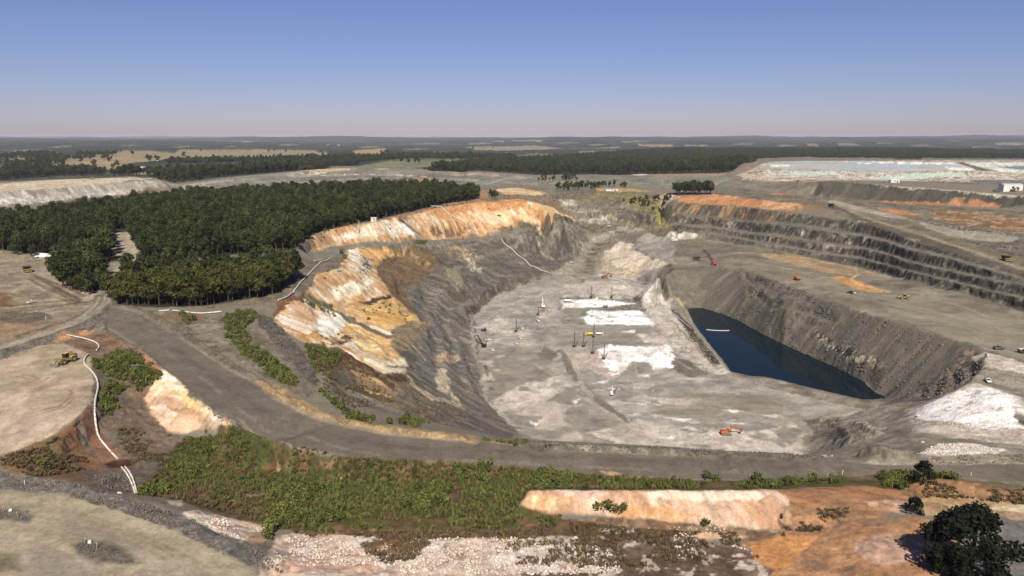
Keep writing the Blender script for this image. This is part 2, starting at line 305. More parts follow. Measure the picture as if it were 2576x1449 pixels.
class Raster:
    def __init__(s, x0, x1, y0, y1, c):
        s.x0, s.y0, s.c = x0, y0, c
        s.nx, s.ny = int((x1 - x0) / c) + 1, int((y1 - y0) / c) + 1
        s.z = np.full((s.ny, s.nx), np.nan)
    def fill(s):
        c = s.c
        for f in tris:
            P = tv[list(f)]; Z = tz[list(f)]
            i0 = max(0, int(math.ceil((P[:, 0].min() - s.x0) / c))); i1 = min(s.nx - 1, int((P[:, 0].max() - s.x0) / c))
            j0 = max(0, int(math.ceil((P[:, 1].min() - s.y0) / c))); j1 = min(s.ny - 1, int((P[:, 1].max() - s.y0) / c))
            if i1 < i0 or j1 < j0: continue
            X = s.x0 + c * np.arange(i0, i1 + 1)[None, :]; Y = s.y0 + c * np.arange(j0, j1 + 1)[:, None]
            (ax, ay), (bx, by), (qx, qy) = P
            D = (by - qy) * (ax - qx) + (qx - bx) * (ay - qy)
            if abs(D) < 1e-9: continue
            l0 = ((by - qy) * (X - qx) + (qx - bx) * (Y - qy)) / D; l1 = ((qy - ay) * (X - qx) + (ax - qx) * (Y - qy)) / D
            l2 = 1 - l0 - l1; m = (l0 >= -1e-6) & (l1 >= -1e-6) & (l2 >= -1e-6)
            v = l0 * Z[0] + l1 * Z[1] + l2 * Z[2]
            s.z[j0:j1 + 1, i0:i1 + 1][m] = v[m]
        s.z = np.where(np.isnan(s.z), 0.0, s.z)
    def blur(s, w):
        for _ in range(w):
            z = s.z; p = np.pad(z, 1, mode='edge')
            s.z = (p[1:-1, :-2] + 2 * z + p[1:-1, 2:]) / 4
            p = np.pad(s.z, 1, mode='edge'); s.z = (p[:-2, 1:-1] + 2 * s.z + p[2:, 1:-1]) / 4
        s.gy, s.gx = np.gradient(s.z, s.c)
    def get(s, X, Y, a=None):
        a = s.z if a is None else a
        u = np.clip((X - s.x0) / s.c, 0, s.nx - 1.001); v = np.clip((Y - s.y0) / s.c, 0, s.ny - 1.001)
        i = u.astype(int); j = v.astype(int); fu = u - i; fv = v - j
        return (a[j, i] * (1 - fu) + a[j, i + 1] * fu) * (1 - fv) + (a[j + 1, i] * (1 - fu) + a[j + 1, i + 1] * fu) * fv
NR = Raster(-1000, 1200, 90, 1440, 1.25); NR.fill(); NR.blur(0)
FR = Raster(-3300, 3300, 60, 3600, 8.0); FR.fill(); FR.blur(2)
def inner(X, Y):      # 1 where the fine survey holds
    return sm(-1000, -950, X) * (1 - sm(1150, 1200, X)) * (1 - sm(1400, 1440, Y))
def H(X, Y):
    X = np.asarray(X, float); Y = np.asarray(Y, float); w = inner(X, Y)
    zc = FR.get(X, Y); z = np.where(w > 0, w * NR.get(X, Y) + (1 - w) * zc, zc)
    k = np.maximum(sm(2500, 3200, Y), sm(2900, 3250, np.abs(X)))
    return np.where(k > 0, (1 - k) * z + k * zfar(X, Y), z)
SB = np.concatenate([np.arange(95, 1450, 1.0), 1450 * (27000 / 1450) ** np.linspace(0, 1, 420)])
def cast(x, y, y0=95, y1=27000):
    d = ray(x, y); s = SB[(SB >= y0) & (SB <= y1)]; t = s / d[1]
    zr = CAM_H + d[2] * t; zt = H(d[0] * t, s); k = np.nonzero(zr <= zt)[0]
    if len(k) == 0:
        i = int(np.argmin(zr - zt)); return d[0] * t[i], s[i]
    i = k[0]
    if i == 0: return d[0] * t[0], s[0]
    a, b = zr[i - 1] - zt[i - 1], zr[i] - zt[i]; f = a / (a - b) if a != b else 0
    q = s[i - 1] + (s[i] - s[i - 1]) * f
    return d[0] * q / d[1], q
def cast3(x, y, y0=95, y1=27000):
    X, Y = cast(x, y, y0, y1); return Vector((X, Y, float(H(X, Y))))

def poly_cells(poly, rng):
    pw = np.array([cast(x, y, *rng) for x, y in poly]); X = NR.x0 + NR.c * np.arange(NR.nx); Y = NR.y0 + NR.c * np.arange(NR.ny)
    i0, i1 = np.searchsorted(X, [pw[:, 0].min(), pw[:, 0].max()]); j0, j1 = np.searchsorted(Y, [pw[:, 1].min(), pw[:, 1].max()])
    gx2, gy2 = np.meshgrid(X[i0:i1], Y[j0:j1]); ins = np.zeros(gx2.shape, bool); n = len(pw)
    for i in range(n):
        ax, ay = pw[i]; bx, by = pw[(i + 1) % n]
        ins ^= ((ay > gy2) != (by > gy2)) & (gx2 < (bx - ax) * (gy2 - ay) / ((by - ay) if by != ay else 1e-9) + ax)
    return slice(j0, j1), slice(i0, i1), gx2, gy2, ins
def terrace(poly, step, blend, rng=(300, 1500), jig=.5, flat=.5):
    """cut a slope into benches: flat ledges between steeper faces"""
    sj, si, x, y, ins = poly_cells(poly, rng); z = NR.z[sj, si]
    m = ins.astype(float)
    for _ in range(6):
        q = np.pad(m, 1, mode='edge'); m = (q[1:-1, :-2] + q[1:-1, 2:] + q[:-2, 1:-1] + q[2:, 1:-1] + 4 * m) / 8
    m = np.where(ins, np.clip(m * 2 - 1, 0, 1), 0)
    u = z / step + jig * (fbm(x, y, 40, 3, 400) - .5) * 2; f = u - np.floor(u)
    t = np.clip((f - flat) / (1 - flat), 0, 1)
    b_ = blend * (.45 + 1.1 * fbm(x, y, 55, 2, 410)).clip(0, 1.1)
    NR.z[sj, si] = z + m * b_ * step * (t - f)
terrace([(1060, 622), (1144, 612), (1290, 601), (1450, 582), (1440, 640), (1385, 680), (1300, 715), (1235, 742), (1185, 795), (1185, 850), (1200, 930), (1222, 1000), (1180, 1000), (1120, 960), (1060, 870), (1060, 800), (1000, 740), (985, 690), (1010, 650)], 13, .62)
terrace([(900, 690), (970, 740), (1030, 790), (1040, 810), (985, 850), (1010, 900), (900, 890), (800, 840), (780, 770), (830, 720)], 9, .55, (300, 1100))
terrace([(1862, 690), (1910, 698), (1990, 728), (2080, 775), (2120, 800), (2060, 822), (1960, 795), (1880, 740)], 9, .8, (400, 1200), jig=.7, flat=.62)
terrace([(1410, 505), (1500, 503), (1650, 512), (1660, 570), (1560, 566), (1450, 560)], 9, .6, (1000, 1500))
terrace([(2290, 1000), (2400, 920), (2470, 900), (2468, 930), (2430, 965), (2360, 995)], 8, .9, (300, 900), jig=.8, flat=.6)
NR.blur(1)

# ground mesh: rows along sight rays, denser where the ground stands steep
NC, NRW = 1290, 940
us = (np.concatenate([np.linspace(-1700, -190, 16), np.linspace(-130, 2706, NC - 32), np.linspace(2770, 4280, 16)]) - CX) / F / ct
S = SB[None, :]; XX = us[:, None] * S
ZZ = H(XX, np.broadcast_to(S, XX.shape))
ta = (CAM_H - ZZ) / S
w = np.abs(np.diff(ta, axis=1)) * F * .4 + .10 * np.hypot(np.diff(ZZ, axis=1), np.diff(S, axis=1)) / S[:, 1:] * F * .2
w = np.minimum(w, 6.0)
kk = np.ones(5) / 5
cum = np.concatenate([np.zeros((NC, 1)), np.cumsum(w, axis=1)], axis=1)
for _ in range(3): cum[1:-1] = (cum[:-2] + cum[1:-1] * 2 + cum[2:]) / 4
VY = np.empty((NC, NRW))
for i in range(NC): VY[i] = np.interp(np.linspace(0, cum[i, -1], NRW), cum[i], SB)
VX = us[:, None] * VY
gX, gY = VX.ravel(), VY.ravel(); gZ = H(gX, gY)
gD = np.hypot(gX, gY)
wi = inner(gX, gY)
GXX = np.where(wi > .5, NR.get(gX, gY, NR.gx), FR.get(gX, gY, FR.gx)); GYY = np.where(wi > .5, NR.get(gX, gY, NR.gy), FR.get(gX, gY, FR.gy))
gS = np.hypot(GXX, GYY)

# ------------------------------------------------------------------ ground colours: areas sighted on the photograph, laid on the ground
N = len(gX)
colr = np.tile(alb((132, 122, 106)), (N, 1)); rough = np.full(N, 0.5); ridge = np.zeros(N)
wx1 = fbm(gX, gY, 14, 3, 70) - .5; wy1 = fbm(gX, gY, 14, 3, 75) - .5
wx2 = fbm(gX, gY, 3.2, 2, 80) - .5; wy2 = fbm(gX, gY, 3.2, 2, 85) - .5
def world_poly(poly, rng=(95, 27000)):
    return np.array([cast(x, y, *rng) for x, y in poly])
def inside_mask(poly_w, warp=1.0, soft=1.0, pad=0.0):
    """soft mask 0..1 over the ground vertices; the outline is roughened by noise"""
    amp = warp * .0062
    x0, y0 = poly_w.min(0); x1, y1 = poly_w.max(0); m = 12 + .02 * abs(y1)
    idx = np.nonzero((gX > x0 - m) & (gX < x1 + m) & (gY > y0 - m) & (gY < y1 + m))[0]
    if len(idx) == 0: return idx, np.zeros(0)
    D = gD[idx]; A = amp * np.minimum(D, 1500)
    px = gX[idx] + A * (wx1[idx] * 1.5 + wx2[idx] * 1.1); py = gY[idx] + A * (wy1[idx] * 1.5 + wy2[idx] * 1.1)
    ins = np.zeros(len(idx), bool); dist = np.full(len(idx), 1e9)
    n = len(poly_w)
    for i in range(n):
        ax, ay = poly_w[i]; bx, by = poly_w[(i + 1) % n]
        c = ((ay > py) != (by > py)) & (px < (bx - ax) * (py - ay) / ((by - ay) if by != ay else 1e-9) + ax); ins ^= c
        L2 = (bx - ax) ** 2 + (by - ay) ** 2 + 1e-9
        t = np.clip(((px - ax) * (bx - ax) + (py - ay) * (by - ay)) / L2, 0, 1)
        dist = np.minimum(dist, (px - ax - t * (bx - ax)) ** 2 + (py - ay - t * (by - ay)) ** 2)
    dist = np.sqrt(dist) * np.where(ins, 1, -1) + pad
    sw = soft * .0022 * np.minimum(D, 3000)
    return idx, sm(-sw, sw, dist)
def P(poly, c, c2=None, sc=18, lohi=(.35, .65), warp=1.0, soft=1.0, streak=None, cover=None, op=1.0, r=None, rng=(95, 27000), c3=None, seed=0, world=False, fs=1.0, gully=None, lift=None):
    pw = np.array(poly) if world else world_poly(poly, rng)
    idx, m = inside_mask(pw, warp, soft)
    if len(idx) == 0: return
    x, y = gX[idx], gY[idx]; sd_ = 100 + (seed + len(poly) * 7 + int(poly[0][0])) % 50
    if streak:
        k = m > .5
        if streak is True:
            gxm, gym = GXX[idx][k].mean() if k.any() else 1, GYY[idx][k].mean() if k.any() else 0
            a = math.atan2(gym, gxm); st_ = 7
        else: a, st_ = R(streak[0]), streak[1]
        dn = x * math.cos(a) + y * math.sin(a); cn = -x * math.sin(a) + y * math.cos(a)
        wob = (wx1[idx]) * sc * .5
        nx, ny = (cn + wob) , dn / st_
    else: nx, ny = x, y
    n = fbm(nx, ny, sc, 4, sd_, .6)
    cc = np.tile(alb(c), (len(idx), 1))
    if c2 is not None:
        t = sm(lohi[0], lohi[1], n)[:, None]; cc = cc * (1 - t) + alb(c2) * t
    if c3 is not None:
        t = sm(.56, .68, fbm(nx + 311, ny + 97, sc * .6, 3, sd_ + 9))[:, None]; cc = cc * (1 - t) + alb(c3) * t
    f = 1 + fs * .80 * (fbm(nx, ny, max(1.6, sc * .12), 3, sd_ + 3, .7) - .5) + fs * .62 * (fbm(nx, ny, sc * .35, 3, sd_ + 6) - .5)
    cc = cc * np.clip(f, .35, 1.7)[:, None]
    if cover is not None:
        m = m * sm(1 - cover - .045, 1 - cover + .045, fbm(nx + 57, ny - 31, sc, 4, sd_ + 5))
    if gully:
        k = m > .5; a = math.atan2(GYY[idx][k].mean(), GXX[idx][k].mean()) if k.any() else 0
        dn = x * math.cos(a) + y * math.sin(a); cn = -x * math.sin(a) + y * math.cos(a) + wx1[idx] * gully[1] * .7
        g1 = fbm(cn, dn / 8, gully[1], 3, sd_ + 11, .6); ridge[idx] = ridge[idx] * (1 - m) + m * gully[0] * (1 - 4 * np.abs(g1 - .5))
    if lift is not None: ridge[idx] = ridge[idx] * (1 - m) + m * lift
    m = (m * op)[:, None]
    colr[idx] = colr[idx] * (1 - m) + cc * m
    if r is not None: rough[idx] = rough[idx] * (1 - m[:, 0]) + r * m[:, 0]
def strip(pts_o, wid, c, c2=None, rng=(95, 27000), **k):
    """a ribbon of ground colour along a sighted line, wid metres wide"""
    w = np.array([cast(x, y, *rng) for x, y in pts_o])
    t = np.gradient(w, axis=0); nrm = np.stack([-t[:, 1], t[:, 0]], 1); nrm /= np.linalg.norm(nrm, axis=1)[:, None] + 1e-9
    wd = np.interp(np.linspace(0, 1, len(w)), np.linspace(0, 1, len(np.atleast_1d(wid))), np.atleast_1d(wid))[:, None]
    q = list(map(tuple, np.vstack([w + nrm * wd / 2, (w - nrm * wd / 2)[::-1]])))
    P(q, c, c2, world=True, **k); return q
# -- open country
P([(-300, 470), (0, 456), (330, 443), (430, 459), (650, 439), (740, 431), (830, 420), (950, 418), (1050, 424), (1200, 430), (1350, 440), (1500, 438), (1800, 437), (1840, 430), (1905, 405), (2000, 401), (2900, 404), (2900, 344), (-300, 344)],
  (66, 68, 54), (84, 82, 66), sc=260, warp=0, soft=.5, c3=(58, 62, 48), rng=(1200, 27000))
BR, BR2, GF = (158, 140, 108), (146, 132, 98), (124, 124, 92)
far_fields = [
 ([(160, 405), (215, 389), (275, 387), (310, 381), (375, 381), (435, 387), (450, 378), (525, 379), (644, 377), (794, 380), (832, 394), (794, 400), (644, 402), (500, 404), (412, 405), (375, 410), (312, 417), (287, 427), (225, 432), (150, 430), (125, 407)], BR, BR2),
 ([(320, 434), (410, 422), (500, 421), (620, 428), (575, 432), (475, 434), (337, 440)], BR, (140, 126, 94)),
 ([(-60, 422), (25, 426), (70, 434), (0, 439), (-60, 440)], (150, 122, 92), BR2),
 ([(886, 382), (966, 374), (976, 382), (959, 394), (906, 396), (889, 390)], (172, 146, 108), BR),
 ([(889, 420), (979, 407), (1069, 404), (1169, 404), (1164, 410), (1069, 420), (1019, 424), (919, 422)], GF, (116, 118, 86)),
 ([(644, 407), (769, 404), (844, 404), (781, 414), (669, 412)], GF, (114, 114, 84)),
 ([(1169, 372), (1288, 369), (1353, 367), (1423, 376), (1558, 370), (1563, 374), (1438, 378), (1288, 382), (1194, 380)], (150, 134, 108), BR2),
 ([(1605, 363), (1693, 365), (1693, 370), (1608, 370)], (160, 136, 108), BR2), ([(1720, 367), (1780, 367), (1780, 369), (1722, 369)], BR, BR2),
 ([(1298, 394), (1351, 387), (1403, 394), (1338, 400)], (108, 116, 84), GF), ([(1410, 396), (1490, 388), (1533, 385), (1495, 392)], GF, BR2),
 ([(2242, 397), (2322, 396), (2317, 404), (2282, 406)], (156, 150, 120), BR2),
 ([(2022, 359), (2050, 362), (2064, 371), (2030, 368)], BR2, GF), ([(2092, 359), (2150, 362), (2168, 369), (2110, 367)], BR2, GF), ([(2380, 355), (2420, 354), (2400, 358)], BR2, GF), ([(2500, 362), (2576, 360), (2576, 366), (2510, 366)], BR2, GF),
 ([(1288, 353), (1365, 353), (1362, 358), (1290, 358)], (150, 138, 116), BR2), ([(1210, 356), (1270, 355), (1265, 359)], (150, 138, 116), BR2), ([(1040, 361), (1110, 360), (1100, 364), (1045, 364)], (128, 118, 100), BR2), ([(820, 365), (870, 364), (865, 368)], (140, 130, 110), BR2), ([(0, 382), (60, 378), (110, 381), (40, 386)], BR2, GF), ([(0, 396), (50, 395), (90, 408), (30, 412)], BR2, (96, 92, 70)),
 ([(560, 356), (640, 357), (620, 360)], BR2, GF), ([(1450, 383), (1560, 380), (1556, 384), (1460, 387)], GF, BR2)]
for x0_, y0_, x1_, y1_ in [(900, 372, 960, 371), (1010, 379, 1080, 377), (1085, 386, 1140, 384), (700, 366, 760, 365), (430, 372, 500, 371), (560, 372, 600, 370), (1400, 361, 1460, 360), (1480, 366, 1530, 365), (1180, 362, 1240, 361), (1560, 357, 1640, 356), (1840, 364, 1900, 363), (1950, 368, 2010, 367), (2200, 362, 2260, 361), (2290, 368, 2350, 367), (300, 368, 360, 367), (120, 372, 190, 370), (1250, 390, 1290, 388), (1130, 398, 1180, 396), (2440, 372, 2520, 371), (640, 396, 690, 394)]:
    far_fields.append(([(x0_, y0_), ((x0_ + x1_) / 2, y1_ - 1.6), (x1_, y1_), (x1_ - 12, y1_ + 2.2), (x0_ + 8, y0_ + 2.4)], BR2, GF))
FIELDS_W = []
for pl, a, b in far_fields:
    FIELDS_W.append(world_poly(pl, (1500, 27000)))
    P(pl, a, b, sc=120, warp=.7, soft=.5, rng=(1500, 27000), r=0)
# -- mine ground behind the forest
P([(430, 466), (560, 450), (650, 439), (740, 431), (830, 421), (950, 420), (1050, 426), (1200, 432), (1350, 444), (1360, 470), (1210, 470), (950, 462), (700, 470), (450, 482)], (138, 133, 120), (126, 120, 106), sc=60, c3=(150, 144, 130), rng=(1150, 2600))
for a in [[(720, 450), (860, 443), (1000, 441), (1090, 446), (1000, 452), (800, 456)], [(1070, 434), (1200, 436), (1250, 444), (1150, 450), (1040, 444)]]: P(a, (116, 110, 98), (126, 118, 104), sc=30, streak=True, rng=(1150, 2600))
P([(735, 432), (800, 422), (830, 420), (905, 421), (880, 427), (800, 432)], (190, 148, 112), (206, 178, 146), sc=30, rng=(1150, 2600)); P([(940, 421), (1000, 419), (1060, 425), (1000, 428), (950, 427)], (176, 160, 122), (128, 118, 88), sc=22, rng=(1150, 2600))
P([(735, 436), (780, 430), (830, 434), (1000, 438), (1090, 446), (960, 442), (800, 440)], (206, 192, 172), (120, 112, 92), sc=12, cover=.55, rng=(1150, 2600))
P([(985, 457), (1050, 449), (1090, 449), (1105, 455), (1050, 456)], (190, 130, 92), (176, 140, 110), sc=20, rng=(1150, 2600)); P([(1080, 432), (1190, 433), (1255, 440), (1250, 446), (1140, 441)], (182, 160, 136), (140, 128, 112), sc=20, cover=.6, rng=(1150, 2600))
for l in [[(740, 462), (830, 453), (920, 449), (1010, 446)], [(1210, 464), (1260, 452), (1300, 446), (1345, 446)], [(445, 476), (520, 462), (640, 450)]]: strip(l, 14, (158, 152, 140), rng=(1150, 2600))
P([(1200, 470), (1290, 462), (1350, 470), (1420, 480), (1400, 505), (1300, 505), (1215, 490)], (136, 126, 106), (120, 112, 94), sc=24, rng=(1000, 2200))
P([(1245, 476), (1300, 472), (1345, 480), (1372, 486), (1340, 492), (1270, 490)], (204, 168, 122), (216, 190, 150), sc=18, rng=(1000, 2200)); P([(1206, 476), (1228, 480), (1232, 500), (1206, 497)], (176, 132, 96), (160, 120, 86), sc=14, rng=(1000, 2200))
P([(1360, 452), (1450, 445), (1600, 440), (1840, 438), (1830, 470), (1760, 480), (1700, 472), (1500, 466), (1360, 472)], (134, 130, 114), (122, 118, 100), sc=50, c3=(146, 136, 116), rng=(1000, 2600))
P([(1590, 438), (1630, 437), (1625, 441), (1594, 441)], (226, 204, 184), rng=(1000, 2600)); P([(1630, 438), (1830, 436), (1820, 442), (1640, 442)], (170, 142, 114), (140, 128, 106), sc=30, rng=(1000, 2600))
strip([(1380, 462), (1500, 457), (1650, 462), (1790, 466), (1840, 448)], 16, (150, 144, 130), rng=(1000, 2600))
P([(1395, 478), (1530, 478), (1560, 481), (1500, 489), (1420, 486)], (112, 104, 94), rng=(1000, 2200)); P([(1495, 473), (1600, 474), (1640, 482), (1560, 484), (1500, 480)], (190, 158, 112), (150, 134, 98), sc=16, rng=(1000, 2200))
# -- left white dump
P([(-300, 505), (0, 482), (100, 477), (200, 469), (312, 458), (397, 450), (330, 446), (150, 452), (0, 462), (-300, 470)], (206, 192, 168), (194, 178, 152), sc=40, c3=(198, 172, 140), rng=(900, 1900))
P([(-300, 545), (0, 519), (120, 508), (240, 496), (350, 487), (430, 479), (397, 452), (312, 459), (200, 470), (100, 478), (0, 483), (-300, 506)], (176, 168, 152), (150, 142, 126), sc=16, streak=True, c3=(208, 200, 188), rng=(900, 1900), gully=(1.2, 11))
P([(-300, 545), (0, 519), (120, 508), (240, 496), (350, 487), (340, 480), (200, 487), (60, 492), (0, 502), (-300, 525)], (222, 214, 202), (180, 170, 154), sc=9, cover=.6, rng=(900, 1900))
P([(-300, 580), (0, 545), (180, 500), (330, 488), (470, 476), (440, 500), (300, 505), (180, 515), (0, 555), (-300, 600)], (134, 116, 98), (116, 100, 82), sc=20, rng=(800, 1700)); P([(318, 490), (350, 488), (352, 496), (326, 498)], (204, 152, 112), rng=(800, 1700))
P([(410, 455), (480, 462), (640, 446), (560, 456), (470, 474), (430, 474)], (168, 164, 150), (140, 136, 120), sc=24, rng=(1000, 2200))
# -- ponds and plant ground on the right
P([(1840, 434), (1905, 404), (2000, 400), (2300, 402), (2900, 406), (2900, 500), (2576, 478), (2300, 458), (2062, 456), (1980, 460), (1870, 452)], (206, 192, 170), (176, 160, 136), sc=34, c3=(140, 124, 104), rng=(1400, 2900))
P([(1932, 424), (1950, 407), (2100, 405), (2400, 409), (2470, 425), (2330, 430), (2100, 427)], (172, 168, 160), (182, 184, 180), sc=60, warp=.3, rng=(1400, 2900), r=0, fs=.3)
P([(2130, 408), (2330, 410), (2300, 424), (2100, 424)], (170, 182, 184), (178, 172, 166), sc=50, lohi=(.4, .7), warp=.5, rng=(1400, 2900), r=0, fs=.3)
P([(2120, 406), (2400, 410), (2400, 414), (2150, 412)], (246, 242, 234), cover=.5, sc=26, rng=(1400, 2900)); P([(1935, 414), (1990, 415), (1985, 420), (1938, 420)], (240, 234, 224), cover=.6, sc=12, rng=(1400, 2900)); P([(2380, 420), (2450, 424), (2440, 430), (2390, 428)], (238, 232, 222), cover=.7, sc=12, rng=(1400, 2900))
P([(2405, 409), (2420, 409), (2500, 430), (2470, 431)], (108, 98, 84), warp=.2, rng=(1400, 2900)); P([(2425, 409), (2900, 412), (2900, 436), (2520, 432)], (226, 224, 212), (200, 206, 192), sc=30, rng=(1400, 2900)); P([(2500, 420), (2600, 417), (2900, 420), (2900, 428), (2560, 427)], (120, 134, 140), warp=.3, rng=(1400, 2900), r=0, fs=.3)
P([(1932, 428), (2110, 430), (2420, 433), (2560, 440), (2560, 452), (2300, 450), (2000, 446), (1880, 442)], (224, 216, 200), (176, 166, 146), sc=16, c3=(140, 128, 108), rng=(1400, 2900))
for q in [[(1990, 432), (2100, 432), (2110, 440), (1980, 440)], [(2260, 436), (2420, 434), (2440, 444), (2280, 446)], [(2200, 444), (2330, 442), (2330, 450), (2220, 452)]]: P(q, (176, 206, 184), (222, 222, 208), sc=18, cover=.7, rng=(1400, 2900))
P([(2060, 454), (2230, 455), (2240, 461), (2080, 460)], (190, 146, 114), (160, 130, 104), sc=14, cover=.75, rng=(1400, 2900)); P([(2330, 455), (2480, 460), (2510, 475), (2400, 468)], (120, 110, 88), (96, 92, 70), sc=14, cover=.7, rng=(1400, 2900)); P([(2440, 452), (2900, 456), (2900, 474), (2480, 466)], (128, 128, 122), (120, 106, 88), sc=40, warp=.4, rng=(1400, 2900))
P([(1850, 452), (1960, 456), (2060, 458), (2044, 496), (1960, 482), (1830, 466)], (124, 114, 98), (138, 130, 112), sc=40, rng=(1100, 2600)); P([(1860, 436), (1905, 440), (1960, 442), (1950, 456), (1880, 448)], (216, 194, 172), (186, 160, 134), sc=18, cover=.7, rng=(1300, 2600)); P([(1840, 432), (1908, 404), (1935, 406), (1880, 432), (1850, 440)], (140, 122, 102), (156, 136, 112), sc=20, rng=(1300, 2600))
P([(2044, 498), (2207, 505), (2370, 513), (2507, 523), (2800, 548), (2800, 515), (2507, 489), (2370, 477), (2207, 466), (2062, 457)], (84, 80, 70), (94, 88, 76), sc=20, streak=True, warp=.5, rng=(1000, 2200), gully=(1.0, 12))
strip([(2200, 466), (2380, 478), (2576, 494), (2800, 512)], 9, (196, 182, 162), rng=(1000, 2200))
# -- right plateau
P([(1700, 490), (1830, 470), (2044, 496), (2207, 504), (2800, 548), (2800, 770), (2576, 700), (2432, 650), (2307, 614), (2150, 560), (2050, 520)], (118, 110, 92), (130, 118, 98), sc=40, c3=(104, 98, 84), rng=(600, 1900))
P([(1702, 495), (1800, 489), (1870, 497), (1932, 505), (2050, 516), (2010, 531), (1932, 527), (1850, 517), (1705, 513)], (196, 142, 98), (176, 122, 82), sc=14, streak=True, c3=(210, 164, 122), rng=(900, 1600), gully=(.8, 8))
P([(2000, 516), (2060, 514), (2090, 530), (2000, 532)], (150, 116, 88), cover=.5, sc=12, rng=(900, 1600))
for q in [[(1935, 484), (1990, 489), (2008, 492), (1945, 490)], [(2200, 505), (2300, 508), (2370, 512), (2420, 500), (2450, 503), (2520, 513), (2510, 523), (2400, 517), (2250, 512)], [(2200, 522), (2270, 528), (2310, 542), (2250, 540)]]:
    P(q, (190, 138, 100), (170, 122, 88), sc=14, streak=(80, 4), rng=(700, 1700))
P([(2415, 509), (2442, 493), (2440, 505), (2432, 512)], (84, 80, 70), rng=(700, 1700)); P([(2340, 530), (2420, 528), (2540, 540), (2620, 560), (2620, 590), (2480, 578), (2350, 552)], (142, 104, 70), (120, 100, 72), sc=18, c3=(170, 148, 120), rng=(700, 1500))
P([(2325, 556), (2450, 573), (2576, 588), (2700, 604), (2700, 622), (2576, 604), (2450, 585), (2325, 564)], (120, 116, 104), (78, 74, 66), sc=5, c3=(160, 152, 138), rng=(700, 1400))
P([(2292, 552), (2330, 562), (2420, 580), (2520, 587), (2568, 600), (2540, 608), (2460, 606), (2390, 594), (2330, 574)], (162, 154, 134), (152, 144, 124), sc=30, warp=.4, rng=(700, 1400))
P([(2350, 590), (2450, 608), (2560, 612), (2640, 640), (2640, 668), (2540, 640), (2430, 606)], (112, 104, 90), (84, 78, 68), sc=6, c3=(138, 130, 114), rng=(600, 1400))
P([(2082, 505), (2100, 504), (2180, 525), (2270, 545), (2290, 552), (2240, 548), (2150, 530)], (172, 162, 142), (162, 152, 132), sc=20, warp=.4, rng=(700, 1600))
strip([(2075, 504), (2120, 520), (2182, 548), (2240, 566), (2307, 585), (2380, 610), (2450, 633), (2520, 657), (2576, 677), (2700, 714)], [9, 8, 7, 7, 7], (168, 154, 124), (150, 138, 112), rng=(500, 1500), warp=.5, r=.1)
strip([(2120, 520), (2182, 547), (2240, 565), (2307, 584), (2450, 632), (2576, 676), (2700, 713)], [1.6, 1.2], (116, 104, 84), rng=(500, 1500), warp=.4)
P([(2100, 522), (2180, 552), (2300, 588), (2450, 640), (2576, 684), (2576, 692), (2430, 650), (2300, 612), (2220, 578), (2150, 556)], (100, 90, 78), (88, 80, 70), sc=18, rng=(500, 1500), op=.8)
# -- right wall rock
rw_poly = [(1660, 512), (1850, 519), (1932, 529), (2082, 548), (2150, 556), (2220, 577), (2307, 613), (2432, 650), (2576, 692), (2760, 748), (2760, 840), (2576, 784), (2507, 761), (2432, 741), (2294, 707), (2157, 670), (2032, 647), (1932, 625), (1813, 603), (1680, 590)]
P(rw_poly, (92, 86, 75), (72, 67, 58), sc=6, c3=(122, 114, 101), rng=(500, 1500), r=1.0)
def offs(k, dy): return [(x, y + dy) for x, y, z in RW[k]]
for k0, k1, wd in ((1, 2, .0), (3, 4, .0), (5, 6, .0)):
    P(offs(k0, -.6) + offs(k1, .4)[::-1], (122, 115, 101), (112, 105, 92), sc=16, c3=(130, 123, 110), warp=.25, soft=.6, rng=(500, 1500), r=.15)
P([(1690, 512), (1850, 519), (1932, 529), (2000, 540), (1950, 556), (1800, 545), (1690, 534)], (104, 94, 78), (80, 74, 64), sc=6, streak=True, c3=(150, 120, 88), rng=(700, 1500))
for x0, x1, y0, y1 in [(2150, 2180, 553, 566), (2015, 2050, 575, 588), (2120, 2190, 595, 604), (2070, 2100, 614, 626), (2190, 2210, 640, 652), (2270, 2310, 600, 612), (2186, 2200, 628, 640), (1820, 1850, 553, 565)]:
    P([(x0, y0), (x1, y0 + 3), (x1 + 4, y1), (x0 + 4, y1)], (176, 166, 150), (110, 102, 90), sc=4, cover=.6, rng=(500, 1500))
strip([(2340, 560), (2450, 580), (2576, 597), (2700, 612)], 4, (74, 69, 61), (150, 142, 128), sc=4, rng=(600, 1500), warp=.6)
# -- far end wall and gully
P([(1395, 484), (1600, 482), (1700, 494), (1690, 560), (1700, 592), (1463, 575), (1410, 540), (1398, 520)], (122, 114, 96), (104, 96, 80), sc=12, c3=(140, 126, 92), rng=(1000, 1500), r=.9)
P([(1405, 500), (1445, 503), (1455, 516), (1420, 520), (1412, 512)], (206, 194, 176), (150, 138, 116), sc=6, cover=.7, rng=(1000, 1500)); P([(1425, 524), (1510, 528), (1530, 537), (1440, 538)], (174, 166, 148), (140, 132, 114), sc=9, rng=(1000, 1500)); P([(1440, 541), (1520, 540), (1548, 548), (1550, 562), (1470, 558)], (196, 188, 172), (160, 150, 132), sc=8, streak=True, rng=(1000, 1500))
P([(1548, 522), (1620, 524), (1630, 545), (1590, 560), (1550, 545)], (92, 86, 76), (108, 100, 88), sc=7, rng=(1000, 1500)); P([(1560, 500), (1640, 502), (1680, 540), (1660, 575), (1600, 560), (1640, 545), (1600, 520)], (120, 112, 70), (150, 134, 86), sc=9, c3=(84, 84, 52), rng=(1000, 1500))
